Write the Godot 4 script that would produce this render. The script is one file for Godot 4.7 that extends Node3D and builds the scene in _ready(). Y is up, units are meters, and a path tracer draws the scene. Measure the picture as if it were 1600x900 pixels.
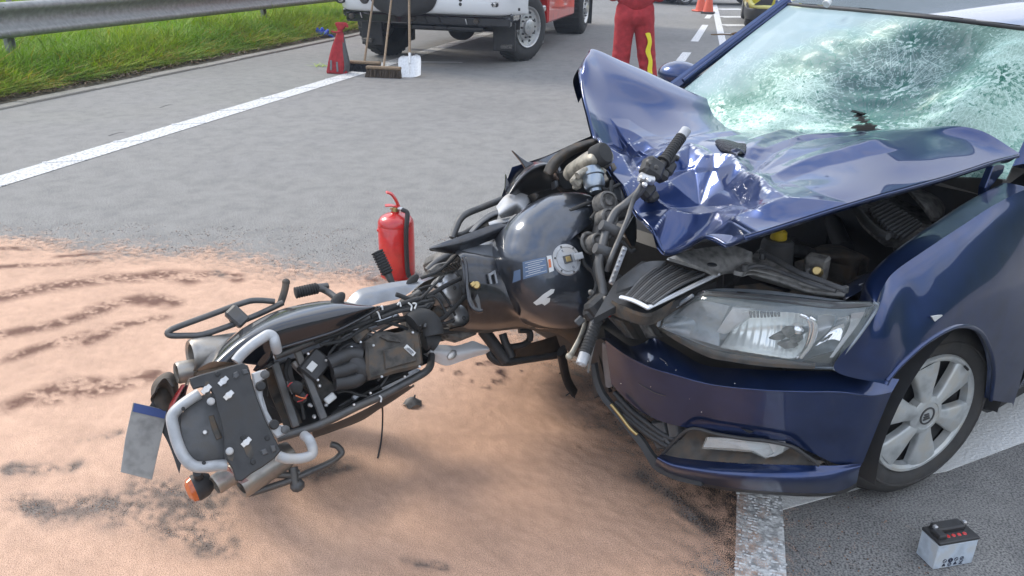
extends Node3D

# A road accident: a black motorcycle lies against the crushed front of a blue car, on sand spread over a motorway.
# Shapes are built in metres. The car and the motorcycle each have axes of their own: x forward, y up, z to the right.

var taken := {}
var M := {}
var group_id := 1


func V(x: float, y: float, z: float) -> Vector3:
	return Vector3(x, y, z)


# ---------- naming and describing ----------
func numbered(called: String) -> String:
	if not taken.has(called):
		taken[called] = 0
		return called
	taken[called] += 1
	return "%s_%03d" % [called, taken[called]]


func tag(o: Node, label: String, category: String, group := "") -> void:
	o.set_meta("label", label)
	o.set_meta("category", category)
	if group:
		o.set_meta("group", group)


func thing(called: String, label: String, category: String, at := Transform3D.IDENTITY, group := "") -> Node3D:
	var o := Node3D.new()
	o.name = numbered(called)
	add_child(o, true)
	o.transform = at
	tag(o, label, category, group)
	return o


func obj(called: String, st: SurfaceTool, m: Material, parent: Node = null) -> MeshInstance3D:
	st.generate_normals()
	var o := MeshInstance3D.new()
	o.mesh = st.commit()
	o.material_override = m
	var p: Node = parent if parent else self
	if p == self:
		o.name = numbered(called)
	else:
		var n := called
		var k := 0
		while p.has_node(NodePath(n)):
			k += 1
			n = "%s_%03d" % [called, k]
		o.name = n
	p.add_child(o, true)
	return o


func struct(called: String, st: SurfaceTool, m: Material, parent: Node = null) -> MeshInstance3D:
	var o := obj(called, st, m, parent)
	if parent == null:
		o.set_meta("kind", "structure")
	return o


# ---------- shape helpers: each adds to a SurfaceTool ----------
func mb() -> SurfaceTool:
	var st := SurfaceTool.new()
	st.begin(Mesh.PRIMITIVE_TRIANGLES)
	return st


func smooth(st: SurfaceTool) -> void:
	group_id += 1
	st.set_smooth_group(group_id)


func flat(st: SurfaceTool) -> void:
	st.set_smooth_group(-1)


func tri(st: SurfaceTool, a: Vector3, b: Vector3, c: Vector3) -> void:
	st.add_vertex(a)
	st.add_vertex(b)
	st.add_vertex(c)


func quad(st: SurfaceTool, a: Vector3, b: Vector3, c: Vector3, d: Vector3) -> void:
	tri(st, a, b, c)
	tri(st, a, c, d)


func spline(p: Array, n: int, closed := false) -> PackedVector3Array:
	# n + 1 points along a curve through p (n points when closed)
	var out := PackedVector3Array()
	var m := p.size()
	var last := n if closed else n + 1
	for i in last:
		var t := float(i) / n * (m if closed else m - 1)
		var k := mini(int(t), m - 1 if closed else maxi(m - 2, 0))
		var w := t - k
		var a: Vector3
		var b: Vector3
		var c: Vector3
		var d: Vector3
		if closed:
			a = p[(k + m - 1) % m]
			b = p[k % m]
			c = p[(k + 1) % m]
			d = p[(k + 2) % m]
		else:
			b = p[k]
			c = p[mini(k + 1, m - 1)]
			a = p[k - 1] if k > 0 else b + (b - c)
			d = p[k + 2] if k + 2 < m else c + (c - b)
		out.append(b.cubic_interpolate(c, a, d, w))
	return out


func lattice(rows: Array, nu: int, nv: int, closed := false) -> Array:
	# resample a few rows of a few points to nv + 1 rows
	var wide := []
	for r in rows:
		wide.append(spline(r, nu, closed))
	var cols := []
	var count: int = wide[0].size()
	for i in count:
		var c := []
		for r in wide:
			c.append(r[i])
		cols.append(spline(c, nv))
	var out := []
	for j in nv + 1:
		var r := PackedVector3Array()
		for i in count:
			r.append(cols[i][j])
		out.append(r)
	return out


func sheet(st: SurfaceTool, rows: Array, closed := false, uv := false, tint = null, skip = null) -> void:
	smooth(st)
	var nr := rows.size()
	var nc: int = rows[0].size()
	for j in nr - 1:
		for i in (nc if closed else nc - 1):
			var i2 := (i + 1) % nc
			if skip != null and skip.call(float(i) / (nc - 1), float(j) / (nr - 1)):
				continue
			for k in [[i, j], [i2, j], [i2, j + 1], [i, j], [i2, j + 1], [i, j + 1]]:
				if uv:
					st.set_uv(Vector2(float(k[0]) / (nc - 1), float(k[1]) / (nr - 1)))
				if tint != null:
					st.set_color(tint.call(rows[k[1]][k[0]], float(k[0]) / (nc - 1), float(k[1]) / (nr - 1)))
				st.add_vertex(rows[k[1]][k[0]])


func surf(st: SurfaceTool, rows: Array, nu := 24, nv := 16, closed := false, uv := false) -> void:
	sheet(st, lattice(rows, nu, nv, closed), closed, uv)


func thick(st: SurfaceTool, rows: Array, nu: int, nv: int, inward: Vector3) -> void:
	# a panel with a back face and closed edges
	var f := lattice(rows, nu, nv)
	var b := []
	for r in f:
		var q := PackedVector3Array()
		for p in r:
			q.append(p + inward)
		b.append(q)
	sheet(st, f)
	b.reverse()
	sheet(st, b)
	b.reverse()
	flat(st)
	var n: int = f[0].size()
	for i in n - 1:
		quad(st, f[0][i + 1], f[0][i], b[0][i], b[0][i + 1])
		quad(st, f[-1][i], f[-1][i + 1], b[-1][i + 1], b[-1][i])
	for j in f.size() - 1:
		quad(st, f[j][0], f[j + 1][0], b[j + 1][0], b[j][0])
		quad(st, f[j + 1][-1], f[j][-1], b[j][-1], b[j + 1][-1])


func tube(st: SurfaceTool, p: Array, r: float, sides := 10, per := 6, r_end := -1.0, closed := false, squash := 1.0) -> void:
	var c := spline(p, (p.size() if closed else p.size() - 1) * per, closed) if per > 1 else PackedVector3Array(p)
	var n := c.size()
	var rows := []
	var side := Vector3.ZERO
	for i in n:
		var a := c[(i + n - 1) % n] if closed else c[maxi(i - 1, 0)]
		var b := c[(i + 1) % n] if closed else c[mini(i + 1, n - 1)]
		var t := (b - a).normalized()
		if side == Vector3.ZERO:
			side = t.cross(Vector3.UP if absf(t.y) < 0.9 else Vector3.RIGHT).normalized()
		side = (side - t * side.dot(t)).normalized()
		var up := side.cross(t)
		var rr := r if r_end < 0 else lerpf(r, r_end, float(i) / (n - 1))
		var ring := PackedVector3Array()
		for k in sides:
			var w := TAU * k / sides
			ring.append(c[i] + side * cos(w) * rr + up * sin(w) * rr * squash)
		rows.append(ring)
	if closed:
		rows.append(rows[0])
	sheet(st, rows, true)
	if not closed:
		flat(st)
		for k in range(1, sides - 1):
			tri(st, rows[0][0], rows[0][k + 1], rows[0][k])
			tri(st, rows[-1][0], rows[-1][k], rows[-1][k + 1])


func along(a: Vector3, b: Vector3) -> Transform3D:
	# a frame at a whose y axis points to b
	var y := (b - a).normalized()
	var x := y.cross(Vector3.BACK if absf(y.z) < 0.9 else Vector3.RIGHT).normalized()
	return Transform3D(Basis(x, y, x.cross(y)), a)


func lathe(st: SurfaceTool, prof: Array, t: Transform3D, seg := 24) -> void:
	# prof: Vector2(radius, height) along the frame's y axis; sharp corners stay sharp
	var old := Vector2.ZERO
	smooth(st)
	for j in prof.size() - 1:
		var d: Vector2 = (prof[j + 1] - prof[j]).normalized()
		if j > 0 and d.dot(old) < 0.8:
			smooth(st)
		old = d
		for k in seg:
			var w0 := TAU * k / seg
			var w1 := TAU * (k + 1) / seg
			var a: Vector3 = t * Vector3(cos(w0) * prof[j].x, prof[j].y, sin(w0) * prof[j].x)
			var b: Vector3 = t * Vector3(cos(w1) * prof[j].x, prof[j].y, sin(w1) * prof[j].x)
			var c: Vector3 = t * Vector3(cos(w1) * prof[j + 1].x, prof[j + 1].y, sin(w1) * prof[j + 1].x)
			var e: Vector3 = t * Vector3(cos(w0) * prof[j + 1].x, prof[j + 1].y, sin(w0) * prof[j + 1].x)
			if prof[j].x > 1e-5:
				tri(st, a, b, c)
			if prof[j + 1].x > 1e-5:
				tri(st, a, c, e)


func rod(st: SurfaceTool, a: Vector3, b: Vector3, r: float, r2 := -1.0, seg := 12) -> void:
	var h := a.distance_to(b)
	var q := r if r2 < 0 else r2
	var c := minf(minf(r, q) * 0.2, h * 0.2)
	lathe(st, [Vector2(0, 0), Vector2(r - c, 0), Vector2(r, c), Vector2(q, h - c), Vector2(q - c, h), Vector2(0, h)], along(a, b), seg)


func ball(st: SurfaceTool, at: Vector3, r: Vector3, basis := Basis.IDENTITY, seg := 16, rings := 10) -> void:
	var rows := []
	for j in rings + 1:
		var v := PI * j / rings
		var ring := PackedVector3Array()
		for k in seg:
			var w := TAU * k / seg
			ring.append(at + basis * (Vector3(sin(v) * cos(w), cos(v), sin(v) * sin(w)) * r))
		rows.append(ring)
	sheet(st, rows, true)


func rbox(st: SurfaceTool, t: Transform3D, size: Vector3, bevel := 0.004) -> void:
	var h := size / 2
	var b := minf(bevel, minf(h.x, minf(h.y, h.z)) * 0.9)
	flat(st)
	var v := func(s: Vector3, axis: int) -> Vector3:
		var q := h - Vector3(b, b, b)
		q[axis] = h[axis]
		return t * (s * q)
	var o := t.origin
	for ax in 3:
		var a1 := (ax + 1) % 3
		var a2 := (ax + 2) % 3
		for sg in [-1.0, 1.0]:
			var c := []
			for k in [[-1, -1], [1, -1], [1, 1], [-1, 1]]:
				var s := Vector3.ONE
				s[ax] = sg
				s[a1] = k[0]
				s[a2] = k[1]
				c.append(v.call(s, ax))
			out_poly(st, c, o)
		for k in [[-1, -1], [1, -1], [1, 1], [-1, 1]]:
			var s0 := Vector3.ONE
			s0[a1] = k[0]
			s0[a2] = k[1]
			var s1 := s0
			s0[ax] = -1
			s1[ax] = 1
			out_poly(st, [v.call(s0, a1), v.call(s1, a1), v.call(s1, a2), v.call(s0, a2)], o)
	for k in 8:
		var s := Vector3(1 if k & 1 else -1, 1 if k & 2 else -1, 1 if k & 4 else -1)
		out_poly(st, [v.call(s, 0), v.call(s, 1), v.call(s, 2)], o)


func out_poly(st: SurfaceTool, c: Array, o: Vector3) -> void:
	var n: Vector3 = (c[2] - c[0]).cross(c[1] - c[0])
	if n.dot(c[0] - o) < 0:
		c.reverse()
	for k in range(1, c.size() - 1):
		tri(st, c[0], c[k], c[k + 1])


func box_at(st: SurfaceTool, a: Vector3, b: Vector3, width: float, height: float, bevel := 0.003, up := Vector3.UP) -> void:
	# a bar from a to b
	var x := (b - a).normalized()
	var z := x.cross(up).normalized()
	rbox(st, Transform3D(Basis(x, z.cross(x), z), (a + b) / 2), Vector3(a.distance_to(b), height, width), bevel)


func plate(st: SurfaceTool, pts: Array, depth: Vector3, bevel := 0.0) -> void:
	# an outline with thickness, its upper rim bevelled
	var n := depth.normalized()
	var x := n.cross(Vector3.UP if absf(n.y) < 0.9 else Vector3.RIGHT).normalized()
	var y := n.cross(x)
	var flat2 := PackedVector2Array()
	for p in pts:
		flat2.append(Vector2(p.dot(x), p.dot(y)))
	var idx := Geometry2D.triangulate_polygon(flat2)
	var m := pts.size()
	var top := pts
	if bevel > 0.0:
		top = []
		var ccw := not Geometry2D.is_polygon_clockwise(flat2)
		for i in m:
			var e0 := (flat2[i] - flat2[(i + m - 1) % m]).normalized()
			var e1 := (flat2[(i + 1) % m] - flat2[i]).normalized()
			var inn := (e0.orthogonal() + e1.orthogonal()).normalized() * (-1.0 if ccw else 1.0) * -1.0
			inn = inn if Geometry2D.is_point_in_polygon(flat2[i] + inn * bevel * 0.5, flat2) else -inn
			top.append(pts[i] + (x * inn.x + y * inn.y) * bevel)
	flat(st)
	for k in range(0, idx.size(), 3):
		tri(st, top[idx[k]], top[idx[k + 1]], top[idx[k + 2]])
		tri(st, pts[idx[k]] + depth, pts[idx[k + 2]] + depth, pts[idx[k + 1]] + depth)
	var drop := n * bevel
	for i in m:
		var j := (i + 1) % m
		if bevel > 0.0:
			quad(st, top[i], top[j], pts[j] + drop, pts[i] + drop)
		quad(st, pts[i] + drop, pts[j] + drop, pts[j] + depth, pts[i] + depth)


func dome(st: SurfaceTool, outline: Array, top: Vector3, up: Vector3, n := 40, rings := 10, skirt := 0.0, full := 1.0) -> void:
	# a bulging body over a closed outline
	var o := spline(outline, n, true)
	var rows := []
	if skirt > 0.0:
		var low := PackedVector3Array()
		for p in o:
			low.append(p.lerp(top, 0.08) - up * skirt)
		rows.append(low)
	for j in rings + 1:
		var w := PI / 2 * j / rings
		var a := 1.0 - pow(cos(w), full)
		var b := sin(w)
		var r := PackedVector3Array()
		for p in o:
			var d := top - p
			var v := up * d.dot(up)
			r.append(p + (d - v) * a + v * b)
		rows.append(r)
	sheet(st, rows, true)


func bolts(parent: Node3D, called: String, m: Material, pts: Array, up: Vector3, r: float, h: float) -> void:
	for p in pts:
		var st := mb()
		rod(st, p - up * h * 0.5, p + up * h, r, r * 0.85, 8)
		obj(called, st, m, parent)


# ---------- materials ----------
func lin(r: float, g: float, b: float) -> Color:
	return Color(r, g, b).linear_to_srgb()


func mat(called: String, c: Color, rough := 0.6, metal := 0.0, coat := 0.0) -> StandardMaterial3D:
	var m := StandardMaterial3D.new()
	m.resource_name = called
	m.albedo_color = c
	m.roughness = rough
	m.metallic = metal
	m.cull_mode = BaseMaterial3D.CULL_DISABLED
	if coat > 0.0:
		m.clearcoat_enabled = true
		m.clearcoat = coat
		m.clearcoat_roughness = 0.03
	M[called] = m
	return m


func noise(freq: float, seed_: int, oct := 4, kind := FastNoiseLite.TYPE_SIMPLEX_SMOOTH) -> FastNoiseLite:
	var f := FastNoiseLite.new()
	f.noise_type = kind
	f.frequency = freq
	f.seed = seed_
	f.fractal_octaves = oct
	return f


func noise_tex(freq: float, seed_: int, stops: Array, size := 512, oct := 4, kind := FastNoiseLite.TYPE_SIMPLEX_SMOOTH, gain := 0.5) -> NoiseTexture2D:
	# stops: [offset, colour] pairs
	var t := NoiseTexture2D.new()
	t.width = size
	t.height = size
	t.seamless = true
	var f := noise(freq, seed_, oct, kind)
	f.fractal_gain = gain
	t.noise = f
	if stops:
		var g := Gradient.new()
		g.offsets = PackedFloat32Array(stops.map(func(s): return s[0]))
		g.colors = PackedColorArray(stops.map(func(s): return s[1]))
		t.color_ramp = g
	return t


func textured(m: StandardMaterial3D, albedo: Texture2D, scale: float, height: Texture2D = null, cm := 0.2, world := false) -> StandardMaterial3D:
	m.albedo_texture = albedo
	m.uv1_triplanar = true
	m.uv1_world_triplanar = world
	m.uv1_scale = Vector3.ONE * scale
	if height:
		m.heightmap_enabled = true
		m.heightmap_texture = height
		m.heightmap_scale = cm
	return m


func grey(v: float) -> Color:
	return Color(v, v, v)


func make_materials() -> void:
	var dust := noise_tex(0.012, 3, [[0.0, grey(0.78)], [0.5, grey(1.0)], [0.75, Color(1.0, 0.97, 0.93)]], 512, 5)
	var fine := noise_tex(0.12, 8, [], 512, 3)
	var grain := noise_tex(0.22, 5, [], 512, 3, FastNoiseLite.TYPE_CELLULAR)
	# the road
	var stone := noise_tex(0.16, 21, [[0.0, grey(0.36)], [0.3, grey(0.68)], [0.5, grey(0.88)], [0.62, Color(0.97, 0.96, 0.94)], [0.8, grey(1.0)]], 1024, 4)
	var road := textured(mat("asphalt", lin(0.305, 0.302, 0.294), 0.9), stone, 0.7, grain, 0.16, true)
	road.vertex_color_use_as_albedo = true
	road.detail_enabled = true
	road.detail_blend_mode = BaseMaterial3D.BLEND_MODE_MUL
	road.detail_uv_layer = BaseMaterial3D.DETAIL_UV_2
	road.uv2_triplanar = true
	road.uv2_world_triplanar = true
	road.uv2_scale = Vector3.ONE * 0.4
	road.detail_albedo = noise_tex(0.01, 22, [[0.1, grey(0.86)], [0.4, Color(0.94, 0.935, 0.925)], [0.6, Color(0.98, 0.975, 0.965)], [0.9, Color(1.0, 1.0, 0.99)]], 1024, 8, FastNoiseLite.TYPE_SIMPLEX_SMOOTH, 0.78)
	var white := noise_tex(0.05, 31, [[0.0, grey(0.62)], [0.38, grey(0.8)], [0.55, grey(0.96)], [1.0, grey(1.0)]], 512, 5)
	textured(mat("road_paint", lin(0.66, 0.66, 0.64), 0.75), white, 1.1, fine, 0.3, true)
	textured(mat("road_paint_ridge", lin(0.78, 0.78, 0.77), 0.7), white, 1.4, null, 0.3, true)
	var worn := noise_tex(0.3, 33, [[0.0, grey(0.45)], [0.22, grey(0.78)], [0.5, grey(0.92)], [1.0, grey(1.0)]], 1024, 4)
	textured(mat("worn_paint", lin(0.8, 0.8, 0.77), 0.8), worn, 1.0, fine, 0.3, true)
	textured(mat("kerb_stone", lin(0.34, 0.32, 0.28), 0.95), stone, 0.8, grain, 0.4, true)
	textured(mat("soil", lin(0.16, 0.13, 0.085), 1.0), noise_tex(0.04, 41, [[0.0, grey(0.5)], [1.0, grey(1.0)]]), 0.6, null, 0.2, true)
	textured(mat("bank_green", lin(0.045, 0.085, 0.025), 1.0), noise_tex(0.06, 43, [[0.0, grey(0.4)], [1.0, grey(1.0)]]), 0.4, null, 0.2, true)
	var sand := textured(mat("sand", Color.WHITE, 0.95), noise_tex(0.28, 51, [[0.24, Color(0.62, 0.6, 0.58, 0.0)], [0.5, Color(0.93, 0.93, 0.93, 0.5)], [0.76, Color(1, 1, 1, 1)]], 1024, 3), 1.0, noise_tex(0.2, 52, [], 512, 3), 0.1, true)
	sand.transparency = BaseMaterial3D.TRANSPARENCY_ALPHA_SCISSOR
	sand.alpha_scissor_threshold = 0.08
	mat("wet_asphalt", lin(0.022, 0.021, 0.021), 0.5)
	M.wet_asphalt.albedo_texture = stone
	M.wet_asphalt.uv1_triplanar = true
	M.wet_asphalt.uv1_world_triplanar = true
	textured(mat("crushed_metal", lin(0.09, 0.095, 0.11), 0.35, 0.8), noise_tex(0.05, 95, [[0.0, grey(0.2)], [0.55, grey(0.6)], [0.8, grey(1.0)]], 512, 4), 6.0, noise_tex(0.03, 96, [], 512, 4), 1.5)
	textured(mat("wood_green", lin(0.11, 0.14, 0.11), 1.0), noise_tex(0.06, 43, [[0.0, grey(0.8)], [1.0, grey(1.0)]]), 0.1, null, 0.2, true)
	var grit := mat("grit", Color.WHITE, 0.95)
	grit.vertex_color_use_as_albedo = true
	sand.vertex_color_use_as_albedo = true
	for g in [["grass_blade", 0.27, 0.4, 0.045], ["dry_litter", 0.16, 0.11, 0.06]]:
		var gm := mat(g[0], lin(g[1], g[2], g[3]), 0.7)
		gm.backlight_enabled = true
		gm.backlight = lin(g[1] * 2.2, g[2] * 2.0, g[3] * 1.5)
		gm.vertex_color_use_as_albedo = true
	# metal, paint, plastic, rubber
	textured(mat("galvanized", lin(0.36, 0.37, 0.36), 0.55, 0.25), noise_tex(0.03, 61, [[0.0, grey(0.7)], [1.0, grey(1.0)]], 512, 4), 0.7)
	var blue := textured(mat("blue_paint", lin(0.013, 0.034, 0.122), 0.34, 0.75, 1.0), dust, 0.9)
	var hood := mat("hood_paint", Color.WHITE, 0.34, 0.75, 1.0)
	hood.vertex_color_use_as_albedo = true
	textured(mat("gloss_black", lin(0.016, 0.018, 0.024), 0.25, 0.0, 1.0), dust, 1.6)
	M.gloss_black.clearcoat_roughness = 0.06
	M.gloss_black.metallic = 0.4
	textured(mat("black_plastic", lin(0.034, 0.034, 0.035), 0.55), dust, 2.0, fine, 0.02)
	textured(mat("dusty_plastic", lin(0.1, 0.09, 0.078), 0.75), noise_tex(0.02, 71, [[0.0, grey(0.45)], [0.5, grey(0.85)], [0.75, Color(1.0, 0.9, 0.8)]], 512, 5), 1.7, fine, 0.03)
	textured(mat("grey_plastic", lin(0.085, 0.086, 0.088), 0.6), dust, 2.3, fine, 0.02)
	textured(mat("engine_grey", lin(0.2, 0.19, 0.175), 0.6, 0.3), noise_tex(0.03, 73, [[0.0, grey(0.35)], [0.6, grey(0.9)], [1.0, grey(1.0)]], 512, 5), 2.0, fine, 0.05)
	textured(mat("rubber", lin(0.036, 0.036, 0.036), 0.85), dust, 2.0, fine, 0.03)
	textured(mat("tyre_rubber", lin(0.05, 0.048, 0.046), 0.85), dust, 2.0, fine, 0.03)
	textured(mat("silver", lin(0.56, 0.57, 0.58), 0.38, 0.75), dust, 2.0)
	textured(mat("silver_paint", lin(0.2, 0.215, 0.235), 0.35, 0.5, 0.6), dust, 1.5)
	textured(mat("white_silver", lin(0.44, 0.45, 0.46), 0.45, 0.1), dust, 1.8)
	textured(mat("bare_metal", lin(0.55, 0.55, 0.56), 0.3, 1.0), dust, 4.0, fine, 0.05)
	textured(mat("bay_grey", lin(0.3, 0.29, 0.27), 0.6, 0.2), noise_tex(0.03, 74, [[0.0, grey(0.5)], [0.6, grey(0.95)], [1.0, grey(1.0)]], 512, 5), 2.0)
	mat("bright_trim", lin(0.75, 0.76, 0.77), 0.25, 0.5)
	mat("pale_silver", lin(0.62, 0.63, 0.64), 0.4, 0.15)
	textured(mat("exhaust_steel", lin(0.36, 0.34, 0.31), 0.42, 0.8), dust, 3.0)
	mat("chrome", lin(0.75, 0.76, 0.77), 0.1, 1.0)
	textured(mat("dark_steel", lin(0.11, 0.11, 0.11), 0.5, 0.5), dust, 2.0, fine, 0.03)
	mat("bright_reflector", lin(0.85, 0.88, 0.86), 0.2, 0.45)
	textured(mat("satin_lamp", lin(0.3, 0.34, 0.38), 0.4, 0.3), dust, 3.0)
	textured(mat("red_paint", lin(0.55, 0.018, 0.016), 0.32, 0.0, 0.7), dust, 1.7)
	textured(mat("hubcap", lin(0.52, 0.54, 0.53), 0.42, 0.35), dust, 1.6)
	textured(mat("wood", lin(0.36, 0.25, 0.15), 0.7), noise_tex(0.03, 81, [[0.0, grey(0.6)], [1.0, grey(1.0)]], 512, 4), 3.0)
	mat("red_cloth", lin(0.45, 0.035, 0.042), 0.9)
	textured(M.red_cloth, noise_tex(0.02, 83, [[0.0, grey(0.75)], [1.0, grey(1.0)]]), 1.5, fine, 0.1)
	mat("yellow_tape", lin(0.75, 0.66, 0.03), 0.6)
	mat("skin", lin(0.5, 0.3, 0.22), 0.6)
	mat("hair", lin(0.05, 0.035, 0.025), 0.8)
	mat("white_paint", lin(0.62, 0.63, 0.63), 0.35, 0.0, 0.6)
	mat("truck_red", lin(0.5, 0.016, 0.014), 0.35, 0.0, 0.7)
	textured(M.truck_red, dust, 0.7)
	textured(mat("yellow_paint", lin(0.62, 0.56, 0.03), 0.35, 0.0, 0.7), dust, 0.8)
	mat("lamp_white", lin(0.7, 0.7, 0.7), 0.3)
	mat("orange_lens", lin(0.5, 0.1, 0.01), 0.2, 0.0, 0.6)
	mat("red_lens", lin(0.35, 0.01, 0.012), 0.2, 0.0, 0.6)
	mat("label_white", lin(0.6, 0.6, 0.58), 0.6)
	mat("label_blue", lin(0.1, 0.15, 0.24), 0.5)
	mat("print_dark", lin(0.03, 0.035, 0.06), 0.7)
	mat("plate_blue", lin(0.03, 0.06, 0.2), 0.5)
	mat("blue_cloth", lin(0.02, 0.07, 0.45), 0.7)
	mat("orange_cone", lin(0.62, 0.1, 0.05), 0.6)
	mat("yellow_cap", lin(0.6, 0.42, 0.02), 0.5)
	mat("brass", lin(0.45, 0.33, 0.14), 0.35, 0.8)
	textured(mat("seat_cloth", lin(0.03, 0.032, 0.035), 0.95), dust, 2.0, fine, 0.05)
	mat("bristle", lin(0.085, 0.062, 0.042), 0.95)
	mat("dark_bristle", lin(0.012, 0.013, 0.018), 0.9)
	textured(mat("battery_case", lin(0.5, 0.56, 0.62), 0.45), dust, 2.0)
	textured(mat("shovel_metal", lin(0.62, 0.63, 0.63), 0.45, 0.3), noise_tex(0.03, 91, [[0.0, grey(0.85)], [0.6, grey(1.0)], [1.0, grey(1.0)]], 512, 5), 2.0)
	var pane := mat("clear_pane", Color(0.9, 0.95, 0.93, 0.1), 0.03)
	pane.transparency = BaseMaterial3D.TRANSPARENCY_ALPHA
	var wind := mat("windscreen_pane", Color(0.7, 0.86, 0.8, 0.14), 0.04)
	wind.transparency = BaseMaterial3D.TRANSPARENCY_ALPHA
	var dim := mat("dark_pane", Color(0.05, 0.06, 0.06, 0.55), 0.04)
	dim.transparency = BaseMaterial3D.TRANSPARENCY_ALPHA



const ROAD_D := Vector3(0.2504, 0, -0.9681)
const ROAD_R := Vector3(0.9681, 0, 0.2504)


func rd(s: float, t: float, h := 0.0) -> Vector3:
	# s metres up the road, t metres to the right of the place below the camera
	return ROAD_D * s + ROAD_R * t + Vector3.UP * h


func make_sky() -> PanoramaSkyMaterial:
	var f := noise(1.6, 77, 5)
	var g := noise(5.0, 78, 4)
	var w := 1024
	var im := Image.create(w, w / 2, false, Image.FORMAT_RGBF)
	for y in w / 2:
		var el := PI / 2 - PI * (y + 0.5) / (w / 2)
		for x in w:
			var az := TAU * (x + 0.5) / w
			var d := Vector3(cos(el) * sin(az), sin(el), cos(el) * cos(az))
			var up := clampf(d.y, 0.0, 1.0)
			var c := Color(0.56, 0.65, 0.79).lerp(Color(0.27, 0.43, 0.76), pow(up, 0.55))
			var q := Vector3(d.x, d.y * 1.8, d.z)
			var n := f.get_noise_3dv(q) * 0.75 + g.get_noise_3dv(q) * 0.3 + 0.16
			var cover := smoothstep(-0.3, 0.36, n) * 0.88
			c = c.lerp(Color(0.86, 0.88, 0.92), cover)
			if d.y < 0.0:
				c = Color(0.5, 0.52, 0.5)
			im.set_pixel(x, y, c)
	var p := PanoramaSkyMaterial.new()
	p.panorama = ImageTexture.create_from_image(im)
	p.energy_multiplier = SKY_ENERGY
	return p


const SKY_ENERGY := 0.78
const SUN_ENERGY := 0.36
const EXPOSURE := 2.8


func set_view() -> void:
	var cam := Camera3D.new()
	cam.name = "camera"
	cam.transform = Transform3D(Basis(Vector3(0.999803, 0.018296, -0.007669), Vector3(-0.019838, 0.922071, -0.386512), Vector3(-0.000000, 0.386589, 0.922252)), Vector3(0.000000, 1.589843, 0.000000))
	cam.fov = 39.412
	cam.near = 0.05
	cam.far = 2000.0
	add_child(cam)
	cam.current = true
	var env := Environment.new()
	env.background_mode = Environment.BG_SKY
	var sky := Sky.new()
	sky.sky_material = make_sky()
	env.sky = sky
	env.tonemap_mode = Environment.TONE_MAPPER_LINEAR
	env.tonemap_exposure = EXPOSURE
	env.fog_enabled = true
	env.fog_density = 0.002
	env.fog_light_color = Color(0.8, 0.86, 0.94)
	env.sdfgi_enabled = true
	env.ssao_enabled = true
	env.ssil_enabled = true
	var we := WorldEnvironment.new()
	we.name = "world_environment"
	we.environment = env
	add_child(we)
	var sun := DirectionalLight3D.new()
	sun.name = "sun"
	sun.light_energy = SUN_ENERGY
	sun.light_color = Color(1.0, 0.965, 0.91)
	sun.light_angular_distance = 18.0
	sun.shadow_enabled = true
	sun.transform = Transform3D(Basis.looking_at(Vector3(0.64, -0.62, 0.46), Vector3.UP), Vector3(0, 20, 0))
	add_child(sun)


# ---------- the ground ----------
func verge_height(s: float, t: float) -> float:
	var k := clampf((-7.2 - t) / 6.0, 0.0, 1.0)
	var q := clampf((-12.0 - t) / 30.0, 0.0, 1.0)
	return 0.02 + 0.22 * k + 3.0 * q + 0.04 * sin(s * 1.3 + t) * k


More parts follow.
